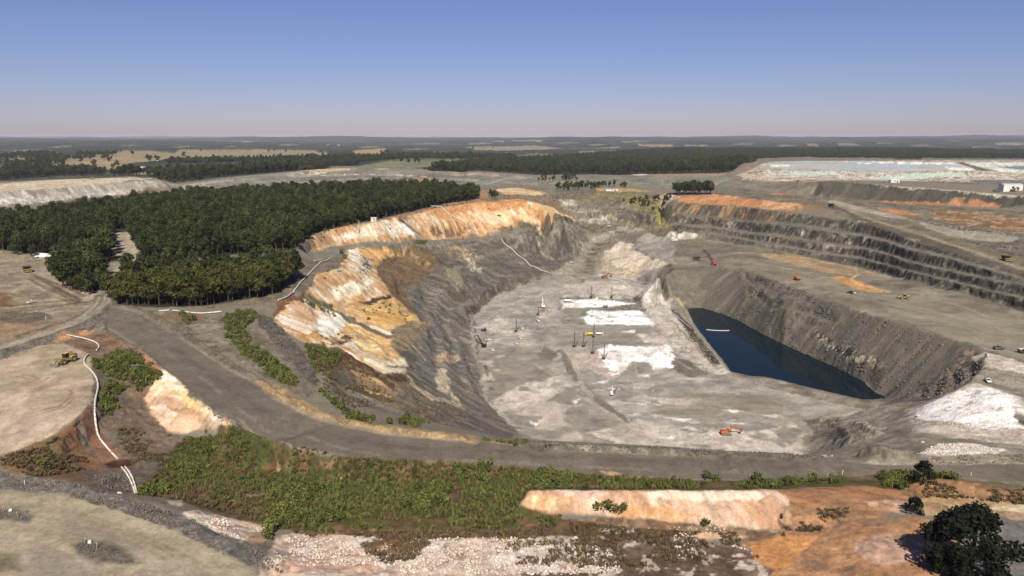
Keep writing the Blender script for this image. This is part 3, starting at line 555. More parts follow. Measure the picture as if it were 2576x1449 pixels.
P([(1650, 492), (1710, 486), (1700, 500), (1660, 512), (1640, 505)], (196, 172, 148), (150, 130, 104), sc=7, streak=True, rng=(1000, 1500)); P([(1500, 484), (1640, 486), (1600, 498), (1480, 500)], (128, 120, 78), (146, 128, 88), sc=10, c3=(98, 94, 60), rng=(1000, 1500))
P([(1590, 556), (1690, 562), (1700, 590), (1600, 574)], (138, 122, 86), (112, 104, 84), sc=7, rng=(1000, 1500))
for l in [[(1410, 519), (1500, 519), (1600, 521), (1655, 530)], [(1420, 536), (1500, 537), (1600, 541)], [(1545, 530), (1590, 530), (1625, 538), (1650, 548)], [(1440, 556), (1500, 557), (1560, 562)]]: strip(l, 5, (118, 111, 96), (128, 120, 104), rng=(1000, 1500), warp=.4)
strip([(1450, 568), (1500, 568), (1570, 572), (1660, 582), (1740, 592)], 9, (116, 106, 88), (96, 88, 74), sc=10, rng=(1000, 1500), warp=.4); P([(1550, 545), (1600, 548), (1640, 556), (1655, 562), (1600, 562), (1555, 556)], (84, 78, 69), (104, 97, 85), sc=5, rng=(1000, 1500)); P([(1400, 525), (1425, 545), (1450, 560), (1420, 560), (1395, 540)], (104, 97, 85), (88, 82, 72), sc=7, rng=(900, 1500))
strip([(1704, 488), (1688, 500), (1672, 515), (1664, 528)], 4, (210, 196, 176), rng=(900, 1500), warp=.6)
# -- right bench floor
bench_poly = [(1700, 592), (1813, 604), (1932, 625), (2032, 647), (2157, 670), (2294, 707), (2432, 741), (2507, 761), (2576, 784), (2760, 840), (2760, 1060), (2560, 990), (2486, 900), (2450, 868), (2380, 850), (2300, 828), (2200, 795), (2120, 768), (2050, 745), (1960, 712), (1905, 690), (1860, 680), (1780, 672), (1690, 665), (1640, 640)]
P(bench_poly, (134, 124, 106), (120, 111, 95), sc=60, c3=(144, 134, 116), rng=(400, 1400), r=.25)
P([(2200, 740), (2350, 740), (2576, 800), (2700, 860), (2700, 940), (2490, 880), (2380, 845), (2250, 800)], (152, 141, 121), (140, 130, 111), sc=50, streak=(160, 5), rng=(400, 1400), r=.2, op=.8)
P([(1640, 596), (1700, 585), (1752, 592), (1745, 600), (1700, 606)], (214, 206, 192), (170, 160, 142), sc=9, cover=.75, rng=(700, 1500)); P([(1760, 600), (1900, 612), (1990, 625), (1900, 620), (1770, 606)], (158, 150, 134), rng=(700, 1500), op=.6)
P([(1690, 606), (1780, 612), (1830, 640), (1790, 655), (1700, 645), (1650, 625)], (116, 108, 92), (128, 118, 102), sc=14, rng=(600, 1500))
P([(1905, 636), (1960, 640), (2010, 643), (2090, 660), (2200, 685), (2210, 690), (2130, 692), (2070, 684), (2000, 665), (1930, 650)], (178, 152, 116), (168, 136, 98), sc=20, rng=(500, 1400), warp=.6)
P([(2085, 697), (2118, 694), (2150, 703), (2176, 712), (2238, 735), (2200, 736), (2150, 727), (2110, 710)], (200, 154, 102), (188, 142, 92), sc=20, rng=(500, 1400), warp=.6)
strip([(2148, 676), (2160, 690), (2140, 702), (2170, 718), (2236, 734)], 2.5, (212, 182, 136), rng=(500, 1400), warp=.4)
P([(2030, 652), (2120, 670), (2200, 690), (2150, 690), (2060, 668)], (118, 112, 98), rng=(500, 1400), op=.5)
# -- slope down to the water
P([(1655, 700), (1700, 674), (1780, 671), (1860, 679), (1905, 689), (1960, 711), (2050, 744), (2120, 767), (2200, 794), (2300, 827), (2380, 849), (2450, 867), (2486, 888), (2480, 915), (2462, 940), (2440, 965), (2405, 984), (2350, 1000), (2290, 1010), (2225, 1018), (2180, 968), (2090, 924), (2000, 886), (1910, 842), (1862, 815), (1820, 797), (1762, 782), (1728, 784), (1660, 735)],
  (114, 106, 93), (104, 97, 85), sc=14, streak=True, c3=(124, 116, 103), rng=(400, 1200), r=.35, fs=.3, gully=(.5, 7))
P([(1655, 700), (1700, 676), (1760, 690), (1790, 740), (1760, 775), (1725, 770), (1700, 735), (1660, 730)], (124, 115, 101), (114, 105, 92), sc=20, rng=(400, 1200), op=.8)
P([(1850, 688), (1910, 700), (1985, 745), (2040, 780), (2100, 810), (2060, 830), (1950, 800), (1860, 740)], (92, 84, 73), (122, 112, 98), sc=4, cover=.5, rng=(400, 1200)); P([(1900, 690), (1990, 720), (2060, 748), (2050, 760), (1980, 742), (1900, 712)], (78, 72, 62), (128, 118, 104), sc=3.5, cover=.55, rng=(400, 1200))
P([(2045, 831), (2100, 857), (2160, 887), (2230, 918), (2212, 938), (2165, 926), (2110, 895), (2050, 846)], (128, 116, 100), (60, 54, 46), sc=4, lohi=(.45, .6), c3=(196, 180, 160), rng=(400, 1200), warp=.4)
P([(2420, 880), (2486, 888), (2490, 915), (2455, 950), (2410, 985), (2350, 1002), (2300, 1010), (2310, 970), (2400, 920)], (110, 98, 84), (78, 70, 60), sc=5, c3=(140, 126, 110), rng=(400, 1000))
P([(1640, 722), (1665, 728), (1700, 745), (1722, 765), (1726, 785), (1700, 785), (1672, 758)], (176, 162, 128), (140, 130, 96), sc=6, streak=True, c3=(120, 116, 76), rng=(500, 1300))
copse = [(272, 750), (290, 767), (400, 774), (500, 771), (560, 763), (640, 750), (700, 738), (745, 708), (752, 694), (700, 690), (560, 694), (450, 698), (350, 708), (300, 727)]
clump = [(132, 692), (150, 672), (238, 672), (254, 690), (254, 735), (228, 744), (190, 738), (150, 722)]
main = [(-260, 645), (0, 634), (60, 643), (130, 668), (240, 664), (292, 657), (345, 655), (400, 652), (500, 648), (600, 640), (700, 634), (745, 626), (760, 606), (790, 588), (850, 571), (930, 556), (1000, 541), (1060, 526), (1120, 512), (1180, 505), (1203, 499), (1203, 491), (1100, 481), (950, 479), (850, 483), (700, 491), (480, 503), (350, 521), (180, 540), (0, 572), (-260, 606)]

# -- pit floor
floor_poly = [(1182, 810), (1205, 775), (1240, 745), (1300, 722), (1390, 690), (1450, 640), (1500, 600), (1560, 570), (1620, 575), (1700, 610), (1690, 660), (1650, 690), (1655, 728), (1680, 760), (1730, 820), (1790, 890), (1838, 938), (1870, 946), (2000, 968), (2100, 992), (2225, 1014), (2150, 1040), (2080, 1062), (2060, 1100), (2100, 1150), (1932, 1160), (1663, 1130), (1513, 1120), (1380, 1112), (1300, 1085), (1250, 1040), (1222, 1010), (1205, 950), (1190, 900), (1180, 850)]
P(floor_poly, (168, 161, 149), (152, 145, 133), sc=60, c3=(176, 166, 152), rng=(330, 1500), r=.3)
P(floor_poly, (206, 196, 184), (190, 178, 166), sc=7, streak=(0, 3), cover=.30, op=.6, rng=(330, 1500))
P(floor_poly, (130, 120, 107), (140, 130, 116), sc=9, streak=(20, 3), cover=.38, op=.6, rng=(330, 1500), seed=5)
P([(1480, 960), (2040, 1010), (2060, 1130), (1480, 1110)], (222, 212, 200), sc=6, streak=(-25, 3), cover=.34, op=.8, rng=(330, 900), seed=9)
P([(1190, 880), (1300, 900), (1420, 960), (1500, 1010), (1600, 1070), (1750, 1090), (1900, 1060), (2000, 1040), (2080, 1070), (2040, 1140), (1800, 1136), (1500, 1122), (1340, 1100), (1230, 1010)], (150, 140, 126), (136, 126, 112), sc=40, c3=(196, 182, 168), rng=(330, 1000), op=.8, r=.35)
P([(1700, 985), (1850, 990), (2000, 1000), (1960, 1040), (1800, 1060), (1640, 1040)], (136, 124, 108), (150, 140, 124), sc=26, streak=(0, 4), rng=(330, 1000), op=.85)
for q, cv in [([(1240, 1010), (1300, 970), (1420, 940), (1440, 970), (1370, 1010), (1290, 1040)], .5), ([(1180, 830), (1300, 780), (1360, 810), (1320, 860), (1200, 880)], .45), ([(1470, 1090), (1600, 1060), (1800, 1075), (2000, 1060), (2080, 1110), (2060, 1138), (1850, 1136), (1600, 1120), (1480, 1118)], .5), ([(1400, 712), (1560, 706), (1640, 730), (1700, 775), (1640, 780), (1590, 745), (1450, 740)], .7), ([(1650, 1000), (1760, 1000), (1740, 1020), (1660, 1018)], .5), ([(1370, 785), (1450, 790), (1430, 850), (1330, 830)], .4)]:
    P(q, (206, 194, 180), (186, 173, 158), sc=22, cover=cv, rng=(330, 1200), soft=2)
P([(1425, 890), (1510, 885), (1530, 930), (1560, 945), (1530, 960), (1490, 930), (1440, 925)], (198, 178, 164), (186, 168, 154), sc=20, rng=(330, 1000), soft=2)
P([(1410, 752), (1500, 745), (1600, 752), (1640, 775), (1560, 800), (1440, 800), (1400, 775)], (126, 122, 110), (146, 140, 126), sc=24, rng=(500, 1200), op=.8)
WH = (284, 280, 272)
P([(1410, 760), (1425, 752), (1500, 752), (1595, 764), (1590, 769), (1520, 772), (1415, 775)], WH, (236, 228, 216), sc=14, warp=1.2, rng=(500, 1200), r=.15)
P([(1405, 748), (1600, 744), (1640, 782), (1600, 778), (1590, 756), (1500, 751), (1420, 757)], (104, 98, 86), (122, 114, 100), sc=5, rng=(500, 1200)); P([(1510, 776), (1600, 763), (1618, 772), (1600, 782), (1530, 784)], (116, 110, 98), (146, 138, 124), sc=5, rng=(500, 1200))
P([(1465, 800), (1485, 783), (1612, 781), (1630, 800), (1652, 812), (1640, 818), (1560, 816), (1475, 816)], WH, (240, 234, 224), sc=12, warp=1.3, rng=(500, 1200), r=.15)
P([(1410, 800), (1470, 785), (1475, 815), (1410, 815)], (112, 108, 98), (160, 152, 138), sc=4, streak=(0, 4), rng=(500, 1200), op=.8)
P([(1390, 825), (1500, 815), (1640, 825), (1680, 865), (1500, 870), (1400, 870)], (134, 128, 114), (156, 148, 134), sc=26, streak=(0, 4), rng=(450, 1200), op=.7)
P([(1600, 840), (1680, 838), (1685, 865), (1620, 862)], (210, 196, 182), cover=.5, sc=14, rng=(450, 1200))
P([(1505, 882), (1530, 868), (1600, 872), (1690, 866), (1700, 900), (1690, 925), (1640, 932), (1625, 918), (1590, 915), (1560, 940), (1530, 945), (1525, 920), (1510, 905)], WH, (232, 222, 210), sc=16, warp=1.6, rng=(400, 1100), r=.2)
P([(1590, 908), (1630, 912), (1650, 935), (1600, 942), (1560, 940)], (150, 142, 128), (132, 124, 110), sc=14, rng=(400, 1100), op=.85)
P([(1695, 900), (1730, 905), (1790, 940), (1740, 950), (1690, 930)], (112, 104, 92), (126, 118, 104), sc=10, rng=(400, 1000))
for q in [[(1490, 960), (1535, 957), (1520, 964)], [(1610, 945), (1640, 942), (1630, 950)], [(1480, 780), (1500, 778), (1490, 786)], [(1690, 1055), (1740, 1052), (1720, 1062)], [(1820, 1030), (1870, 1034), (1840, 1040)], [(1440, 1010), (1460, 1002), (1450, 1016)], [(1330, 1060), (1360, 1065), (1345, 1075)], [(1560, 835), (1600, 830), (1590, 838)], [(1640, 1100), (1700, 1095), (1690, 1106)]]:
    P(q, (238, 230, 220), sc=6, cover=.7, rng=(330, 1200))
P([(1525, 1008), (1560, 1005), (1572, 1014), (1560, 1020), (1535, 1018)], (190, 182, 168), rng=(400, 1000), warp=.3, r=0)
P([(1355, 890), (1375, 872), (1400, 890), (1390, 905), (1360, 905)], (118, 110, 98), (130, 120, 106), sc=5, rng=(400, 1000)); strip([(1408, 880), (1425, 905), (1432, 925), (1455, 955), (1500, 1000), (1545, 1035), (1585, 1060)], 6, (122, 114, 100), (140, 130, 114), rng=(400, 1000))
for l in [[(1440, 905), (1452, 940), (1462, 975), (1490, 1000)], [(1446, 903), (1458, 938), (1468, 972), (1496, 996)], [(1590, 890), (1600, 930), (1607, 950)], [(1552, 880), (1560, 935)], [(1558, 880), (1566, 935)], [(1480, 1010), (1540, 1040), (1600, 1085)], [(1560, 1030), (1600, 1080), (1640, 1120)], [(1640, 860), (1690, 900), (1740, 930)], [(1300, 760), (1360, 740), (1440, 720)], [(1230, 800), (1280, 765), (1350, 742)], [(1700, 1100), (1850, 1120), (2000, 1135)], [(1240, 1050), (1330, 1075), (1420, 1085)]]:
    strip(l, 1.1, (196, 184, 170), rng=(330, 1300), warp=.3, op=.8)
# left bank of the water: white ramp, dark gutter, bank
P([(1610, 752), (1650, 726), (1690, 752), (1726, 800), (1770, 860), (1810, 905), (1838, 935), (1812, 945), (1770, 935), (1710, 890), (1660, 830), (1630, 790)], (206, 194, 180), (188, 176, 162), sc=10, c3=(150, 142, 128), rng=(450, 1300), r=.5)
P([(1560, 720), (1640, 722), (1690, 760), (1720, 800), (1690, 800), (1640, 775), (1600, 745)], (206, 196, 184), (176, 166, 152), sc=6, cover=.7, rng=(450, 1300))
strip([(1672, 795), (1700, 825), (1740, 862), (1775, 905), (1800, 930)], [9, 12, 10], (196, 182, 162), (176, 164, 146), rng=(450, 1200), warp=.6)
strip([(1690, 805), (1725, 843), (1760, 880), (1800, 925)], [2, 3], (128, 120, 106), rng=(450, 1200), warp=.6)
strip([(1690, 778), (1712, 802), (1750, 850), (1800, 908), (1812, 916)], [5, 7, 5], (92, 84, 72), (76, 68, 56), sc=8, rng=(450, 1200), warp=.7)
strip([(1672, 745), (1700, 765), (1726, 798), (1768, 850), (1815, 908), (1830, 930)], [6, 7, 5], (156, 146, 132), (140, 130, 116), sc=6, rng=(450, 1200), warp=.7)
P([(1860, 955), (1930, 958), (1990, 972), (2060, 985), (2030, 995), (1950, 975)], (236, 226, 214), cover=.45, sc=10, rng=(330, 900)); P([(1960, 958), (2010, 975), (2090, 995), (2060, 1000), (1990, 980)], (238, 230, 220), cover=.5, sc=9, rng=(330, 900))
P([(1830, 940), (1960, 950), (2100, 990), (2225, 1014), (2180, 1030), (2040, 1000), (1900, 970)], (150, 138, 122), (120, 110, 96), sc=12, cover=.6, rng=(330, 900))
for q in [[(1410, 758), (1500, 750), (1600, 764), (1590, 771), (1415, 777)], [(1465, 798), (1485, 782), (1612, 780), (1650, 814), (1560, 818), (1475, 818)], [(1505, 880), (1530, 866), (1690, 864), (1702, 900), (1690, 928), (1620, 920), (1560, 942), (1525, 945)], [(1400, 712), (1640, 730), (1700, 775), (1600, 745), (1450, 740)]]:
    P(q, (168, 158, 146), (130, 122, 110), sc=5, streak=(0, 3), cover=.30, op=.8, rng=(400, 1200), seed=3)
    P(q, (120, 112, 100), sc=2.2, cover=.2, op=.8, rng=(400, 1200), seed=4)
strip([(1727, 784), (1742, 816), (1780, 868), (1826, 930)], 2.2, (182, 172, 152), rng=(450, 1300), warp=.4)
# ramp roads at the far end of the floor
P([(1400, 690), (1450, 640), (1490, 600), (1540, 580), (1600, 574), (1570, 600), (1525, 640), (1500, 690), (1470, 700)], (150, 142, 128), (136, 128, 112), sc=26, rng=(600, 1500), r=.2)
strip([(1478, 690), (1484, 660), (1510, 625), (1545, 600), (1572, 582)], [16, 14, 12], (140, 128, 110), (118, 106, 88), sc=14, rng=(600, 1500), warp=.4, r=.05)
for (xa, ya), (xb, yb), wd in [((1474, 676), (1490, 675), 3.5), ((1475, 668), (1489, 667), 4), ((1474, 659), (1490, 658), 4.5), ((1475, 650), (1492, 649), 5), ((1478, 640), (1500, 638), 9), ((1488, 628), (1510, 625), 9), ((1500, 616), (1522, 613), 9), ((1514, 605), (1536, 602), 9), ((1530, 594), (1552, 592), 9), ((1548, 585), (1566, 584), 8)]:
    strip([(xa - 2, ya), ((xa + xb) / 2, (ya + yb) / 2), (xb + 2, yb)], wd, (106, 93, 73), (92, 82, 66), rng=(600, 1500), warp=.15, soft=.5)
for o_ in (-9, 0, 10): strip([(1598 + o_, 586), (1590 + o_, 598), (1584 + o_ * .8, 612), (1592 + o_ * .8, 628), (1630 + o_, 648), (1690, 668 + o_ * .3)], 3.0, (104, 94, 78), rng=(600, 1500), warp=.2, soft=.5)
strip([(1440, 692), (1452, 700), (1470, 704), (1460, 712), (1420, 712)], 4, (112, 102, 86), rng=(600, 1500), warp=.4); P([(1506, 652), (1520, 650), (1530, 668), (1552, 690), (1530, 694), (1512, 672)], (112, 104, 92), rng=(600, 1500), warp=.3)
strip([(1770, 630), (1780, 640), (1788, 650), (1794, 660)], 3.5, (74, 68, 58), (58, 53, 45), rng=(600, 1300), warp=.3, lift=1.5)
for l in [[(1700, 668), (1750, 662), (1800, 668), (1880, 672)], [(1690, 660), (1760, 654), (1840, 640), (1900, 636)], [(2080, 730), (2200, 760), (2350, 800), (2500, 850)], [(2100, 725), (2220, 752), (2380, 790), (2560, 840)], [(2300, 735), (2420, 772), (2540, 815)], [(1940, 665), (2030, 690), (2120, 725)], [(2450, 850), (2520, 880), (2576, 895)]]: strip(l, 2.2, (160, 149, 129), rng=(400, 1300), warp=.4, op=.8)
for l in [[(1820, 608), (1900, 620), (1990, 637), (2060, 650)], [(1900, 655), (1990, 672), (2060, 684)], [(2170, 755), (2260, 775), (2340, 795)]]: strip(l, 4, (114, 105, 90), rng=(400, 1300), warp=.6, op=.8)
P([(1545, 595), (1600, 580), (1660, 578), (1620, 590), (1600, 606), (1600, 625), (1650, 655), (1720, 670), (1640, 655), (1590, 625), (1570, 610)], (112, 104, 90), (126, 116, 100), sc=16, rng=(600, 1500), op=.8)
P([(1525, 632), (1560, 608), (1590, 612), (1600, 630), (1640, 648), (1685, 662), (1650, 675), (1600, 682), (1620, 690), (1560, 690), (1510, 655)], (218, 202, 180), (204, 184, 160), sc=18, c3=(184, 170, 146), rng=(600, 1500), r=.6)
P([(1508, 655), (1540, 668), (1600, 690), (1590, 700), (1545, 696), (1510, 680)], (190, 174, 146), (166, 150, 126), sc=5, rng=(600, 1500))
P([(1380, 640), (1420, 628), (1470, 622), (1470, 638), (1420, 650)], (180, 166, 146), (150, 140, 124), sc=8, cover=.6, rng=(600, 1500)); P([(1470, 590), (1530, 582), (1560, 588), (1530, 602), (1480, 612)], (176, 166, 148), (146, 138, 120), sc=8, cover=.7, rng=(600, 1500))
strip([(1190, 800), (1240, 756), (1320, 728), (1400, 706), (1480, 696), (1560, 700), (1640, 716)], [12, 12, 10], (176, 166, 150), (164, 154, 138), rng=(500, 1500), warp=.6, op=.8)
strip([(1500, 690), (1560, 703), (1640, 722)], 2.0, (214, 204, 190), rng=(500, 1500), warp=.3)
# -- left wall
P([(870, 628), (1050, 618), (1150, 606), (1290, 596), (1463, 576), (1480, 600), (1450, 650), (1390, 690), (1300, 724), (1240, 748), (1180, 800), (1180, 850), (1190, 900), (1205, 950), (1222, 1010), (1250, 1040), (1300, 1085), (1290, 1104), (1194, 1092), (1094, 1080), (1000, 1066), (856, 1042), (800, 900), (764, 862), (681, 808), (752, 742), (800, 690), (866, 650)],
  (112, 104, 92), (98, 91, 80), sc=10, streak=(15, 6), c3=(132, 122, 108), rng=(330, 1500), r=1.0)
P([(1180, 620), (1290, 602), (1463, 580), (1440, 640), (1390, 680), (1300, 715), (1220, 745), (1150, 720), (1140, 660)], (108, 102, 91), (98, 92, 82), sc=9, streak=(30, 5), c3=(122, 114, 102), rng=(500, 1500), gully=(1.6, 7))
P([(1000, 690), (1100, 720), (1180, 800), (1190, 900), (1222, 1010), (1250, 1040), (1180, 1040), (1080, 985), (1040, 930), (1060, 850), (1060, 800)], (120, 113, 102), (104, 98, 88), sc=7, streak=True, c3=(142, 134, 120), rng=(330, 1300), gully=(1.0, 6))
for l, w_ in [([(1094, 636), (1150, 622), (1220, 610), (1288, 598)], 3), ([(1131, 682), (1210, 648), (1290, 622), (1390, 602)], 4), ([(1155, 792), (1163, 768), (1190, 760), (1206, 750)], 5), ([(1060, 760), (1120, 820), (1165, 905), (1190, 985)], 3), ([(1030, 700), (1090, 745), (1150, 800)], 3)]: strip(l, w_, (138, 131, 115), rng=(350, 1500), warp=.5, op=.8)
strip([(1050, 618), (1144, 606), (1288, 595), (1400, 584), (1463, 574)], [8, 9, 10], (136, 130, 116), (124, 118, 104), rng=(600, 1500), warp=.5)
P([(1100, 618), (1150, 612), (1210, 640), (1200, 660), (1150, 655), (1120, 640)], (176, 154, 116), (120, 108, 90), sc=6, cover=.55, rng=(500, 1500)); P([(1160, 640), (1185, 640), (1200, 670), (1220, 690), (1190, 685)], (202, 186, 160), (130, 118, 100), sc=4, cover=.6, rng=(500, 1500)); P([(1350, 610), (1375, 625), (1388, 650), (1370, 650), (1355, 630)], (186, 172, 150), (128, 118, 104), sc=5, cover=.7, rng=(500, 1500))
P([(1130, 672), (1160, 690), (1170, 720), (1150, 735), (1120, 700)], (150, 146, 118), (130, 124, 100), sc=8, rng=(500, 1500), op=.8)
P([(930, 640), (1000, 635), (1090, 630), (1100, 660), (1050, 720), (1000, 720), (970, 690)], (122, 98, 74), (106, 92, 74), sc=8, streak=(20, 4), c3=(130, 112, 76), rng=(450, 1300))
# upper orange face
OCp = [(784, 600), (819, 582), (881, 568), (939, 560), (994, 548), (1069, 534), (1119, 521), (1194, 511), (1288, 508), (1338, 508), (1400, 529)]
P(OCp + [(1450, 552), (1400, 560), (1340, 566), (1288, 575), (1209, 592), (1144, 600), (1044, 605), (919, 612), (829, 622), (784, 634)], (206, 160, 112), (226, 190, 146), sc=13, streak=True, c3=(188, 140, 96), rng=(600, 1350), r=.5, gully=(1.1, 7))
P([(840, 604), (900, 576), (1000, 556), (1030, 575), (1065, 600), (1010, 592), (940, 594), (880, 606)], (244, 232, 208), (226, 196, 156), sc=12, streak=True, lohi=(.45, .7), rng=(600, 1350))
P([(1020, 552), (1090, 542), (1110, 560), (1070, 570), (1035, 568)], (240, 222, 196), (214, 172, 130), sc=12, streak=True, rng=(600, 1350)); P([(1130, 548), (1200, 535), (1290, 520), (1340, 516), (1395, 530), (1300, 545), (1230, 562), (1160, 562)], (232, 206, 166), (214, 166, 116), sc=14, streak=True, c3=(238, 224, 198), rng=(600, 1350))
P([(1060, 530), (1200, 508), (1340, 506), (1330, 516), (1200, 522), (1080, 545)], (196, 140, 90), (206, 156, 108), sc=14, cover=.75, rng=(600, 1350)); P([(1080, 580), (1150, 574), (1200, 576), (1150, 595), (1090, 598)], (150, 112, 78), (120, 100, 76), sc=8, cover=.55, rng=(600, 1350))
P([(1250, 575), (1340, 560), (1400, 556), (1440, 556), (1350, 575), (1270, 588)], (120, 108, 86), (100, 94, 80), sc=8, cover=.6, rng=(600, 1350))
strip([(1002, 550), (1020, 566), (1035, 578), (1050, 590), (1068, 602)], [9, 8], (92, 84, 72), rng=(600, 1350), warp=.3); P([(1000, 556), (1030, 574), (1060, 598), (1045, 604), (1015, 580)], (244, 238, 224), rng=(600, 1350), warp=.4); P([(1042, 590), (1052, 588), (1072, 602), (1056, 605)], (146, 142, 128), rng=(600, 1350), warp=.2)
P([(1000, 598), (1060, 600), (1085, 606), (990, 610)], (120, 98, 74), (196, 160, 116), sc=8, rng=(600, 1350), op=.8)
# track over the face
P([(700, 650), (740, 628), (784, 598), (819, 580), (881, 565), (939, 557), (994, 545), (1069, 530), (1119, 518), (1194, 508), (1250, 506), (1200, 500), (1130, 512), (1050, 528), (940, 552), (860, 572), (800, 585), (760, 612), (720, 636)], (176, 132, 96), (158, 122, 92), sc=10, c3=(150, 128, 106), rng=(600, 1350))
P([(1200, 500), (1290, 494), (1400, 505), (1440, 540), (1400, 528), (1338, 507), (1230, 508)], (140, 116, 88), (126, 112, 92), sc=10, rng=(700, 1400))
# grey pad and bench road
P([(740, 650), (790, 636), (829, 622), (880, 617), (1044, 606), (1144, 601), (1148, 607), (1044, 613), (920, 620), (878, 627), (862, 640), (790, 652)], (134, 130, 116), (126, 120, 106), sc=26, warp=.5, rng=(450, 1300), r=.1)
P([(700, 655), (760, 652), (862, 640), (870, 655), (850, 680), (800, 690), (770, 735), (700, 760), (560, 775), (470, 778), (560, 750), (690, 745), (740, 700), (760, 670)], (122, 112, 96), (108, 100, 86), sc=12, c3=(140, 122, 100), rng=(380, 1000), r=.4)
P([(700, 752), (752, 740), (770, 728), (760, 750), (712, 790), (690, 795)], (132, 96, 72), (116, 84, 62), sc=7, rng=(380, 800))
# yellow and white cuts
P([(868, 655), (876, 630), (940, 640), (948, 690), (985, 735), (1045, 790), (1060, 812), (1040, 840), (1000, 850), (985, 870), (1000, 890), (1022, 908), (1022, 936), (966, 942), (905, 912), (850, 874), (790, 864), (719, 834), (686, 805), (715, 780), (752, 752), (785, 722), (796, 697), (850, 684)], (216, 178, 126), (194, 150, 102), sc=9, streak=(25, 5), c3=(238, 220, 190), rng=(380, 1200), gully=(.8, 5), r=.5)
P([(940, 650), (1020, 640), (1010, 690), (1020, 740), (1060, 800), (1030, 790), (985, 740), (950, 690)], (136, 110, 82), (112, 92, 72), sc=7, cover=.8, rng=(450, 1200))
P([(780, 770), (800, 764), (850, 782), (880, 800), (930, 828), (995, 852), (960, 858), (890, 830), (840, 806)], (110, 88, 66), (206, 168, 116), sc=6, rng=(380, 1100), cover=.75)
P([(876, 628), (950, 622), (1035, 616), (1000, 640), (960, 650), (930, 670), (905, 700), (880, 690), (868, 655)], (222, 176, 116), (206, 156, 98), sc=10, streak=(20, 5), c3=(232, 200, 150), rng=(450, 1200))
P([(876, 630), (905, 626), (912, 650), (904, 700), (885, 690), (872, 670)], (250, 240, 218), (232, 196, 154), sc=9, streak=(60, 4), rng=(450, 1200)); P([(912, 650), (935, 648), (930, 690), (905, 700)], (120, 104, 84), (236, 226, 206), sc=6, lohi=(.45, .6), rng=(450, 1200))
P([(800, 690), (880, 684), (940, 700), (965, 735), (930, 755), (880, 765), (840, 770), (790, 735)], (236, 206, 158), (214, 172, 122), sc=12, streak=(12, 5), c3=(246, 236, 214), rng=(400, 1100), gully=(.9, 5))
P([(790, 700), (840, 690), (900, 695), (870, 720), (810, 725)], (196, 150, 110), (220, 186, 144), sc=9, streak=(8, 4), cover=.7, rng=(400, 1100)); P([(830, 725), (900, 715), (940, 700), (935, 725), (880, 745), (850, 760)], (252, 242, 218), (236, 214, 170), sc=12, rng=(400, 1100), cover=.75)
P([(900, 762), (960, 745), (985, 742), (988, 750), (930, 768)], (92, 70, 54), (80, 62, 48), sc=6, rng=(400, 1100))
P([(905, 772), (960, 760), (992, 750), (1020, 775), (1042, 800), (1040, 815), (1000, 820), (950, 818), (920, 800)], (214, 172, 106), (202, 158, 94), sc=9, streak=(25, 4), c3=(216, 184, 130), rng=(400, 1100), gully=(.9, 5)); P([(990, 752), (1042, 796), (1060, 812), (1020, 820)], (176, 146, 102), (130, 108, 82), sc=8, cover=.6, rng=(400, 1100))
P([(700, 795), (730, 775), (775, 757), (800, 765), (840, 782), (870, 800), (860, 830), (830, 850), (790, 860), (764, 862), (719, 833)], (232, 196, 158), (214, 170, 128), sc=10, streak=(10, 5), c3=(244, 228, 204), rng=(380, 900), warp=.6, gully=(.7, 5))
P([(810, 776), (840, 780), (880, 800), (872, 820), (850, 850), (800, 850), (760, 840), (800, 815)], (252, 244, 230), (240, 224, 196), sc=10, streak=(20, 4), rng=(380, 900)); P([(752, 845), (800, 830), (806, 850), (770, 860)], (206, 164, 106), (180, 138, 88), sc=6, rng=(380, 900))
P([(850, 850), (880, 815), (905, 815), (960, 838), (985, 860), (975, 890), (960, 910), (920, 890), (880, 868)], (226, 186, 128), (210, 164, 104), sc=9, streak=(35, 6), c3=(240, 214, 164), rng=(380, 900), gully=(.9, 5))
P([(850, 852), (875, 850), (900, 875), (950, 905), (975, 920), (1020, 910), (1022, 932), (966, 942), (920, 915), (880, 880)], (250, 240, 216), (236, 212, 172), sc=9, streak=(35, 5), rng=(380, 900)); P([(960, 912), (1022, 902), (1020, 938), (970, 942)], (236, 224, 192), (226, 208, 172), sc=9, rng=(380, 900)); strip([(972, 922), (1018, 924)], 2.2, (128, 116, 98), rng=(380, 900), warp=.4)
P([(830, 860), (870, 845), (905, 850), (890, 860), (850, 870), (800, 872)], (96, 72, 54), (150, 120, 92), sc=5, cover=.6, rng=(380, 900)); P([(862, 800), (890, 795), (900, 815), (875, 815)], (92, 72, 54), rng=(380, 900), op=.85)
strip([(756, 744), (790, 758), (830, 776), (870, 801), (920, 823), (988, 848)], [5, 7, 8], (122, 112, 94), (108, 98, 82), rng=(380, 1100), warp=.5)
P([(985, 830), (1050, 810), (1090, 815), (1060, 840), (1040, 870), (1000, 890), (980, 870)], (150, 132, 104), (128, 114, 94), sc=6, streak=(0, 4), c3=(98, 84, 62), rng=(380, 1000)); P([(1040, 815), (1090, 812), (1080, 822), (1030, 830)], (190, 164, 120), cover=.6, sc=6, rng=(380, 1000))
P([(770, 862), (850, 872), (900, 905), (960, 942), (1020, 945), (1030, 990), (960, 1000), (900, 960), (860, 920), (840, 930), (860, 1000), (800, 960)], (108, 84, 64), (90, 68, 52), sc=7, c3=(130, 112, 74), rng=(350, 800))
P([(860, 905), (900, 925), (960, 960), (1000, 1000), (1020, 1040), (960, 1010), (900, 960)], (150, 124, 98), (116, 96, 78), sc=6, streak=(35, 6), c3=(196, 162, 112), rng=(350, 800)); P([(870, 985), (890, 985), (940, 1010), (990, 1050), (1000, 1060), (930, 1040), (880, 1020)], (214, 172, 106), (232, 206, 156), sc=7, streak=(35, 6), rng=(350, 800), warp=.7)
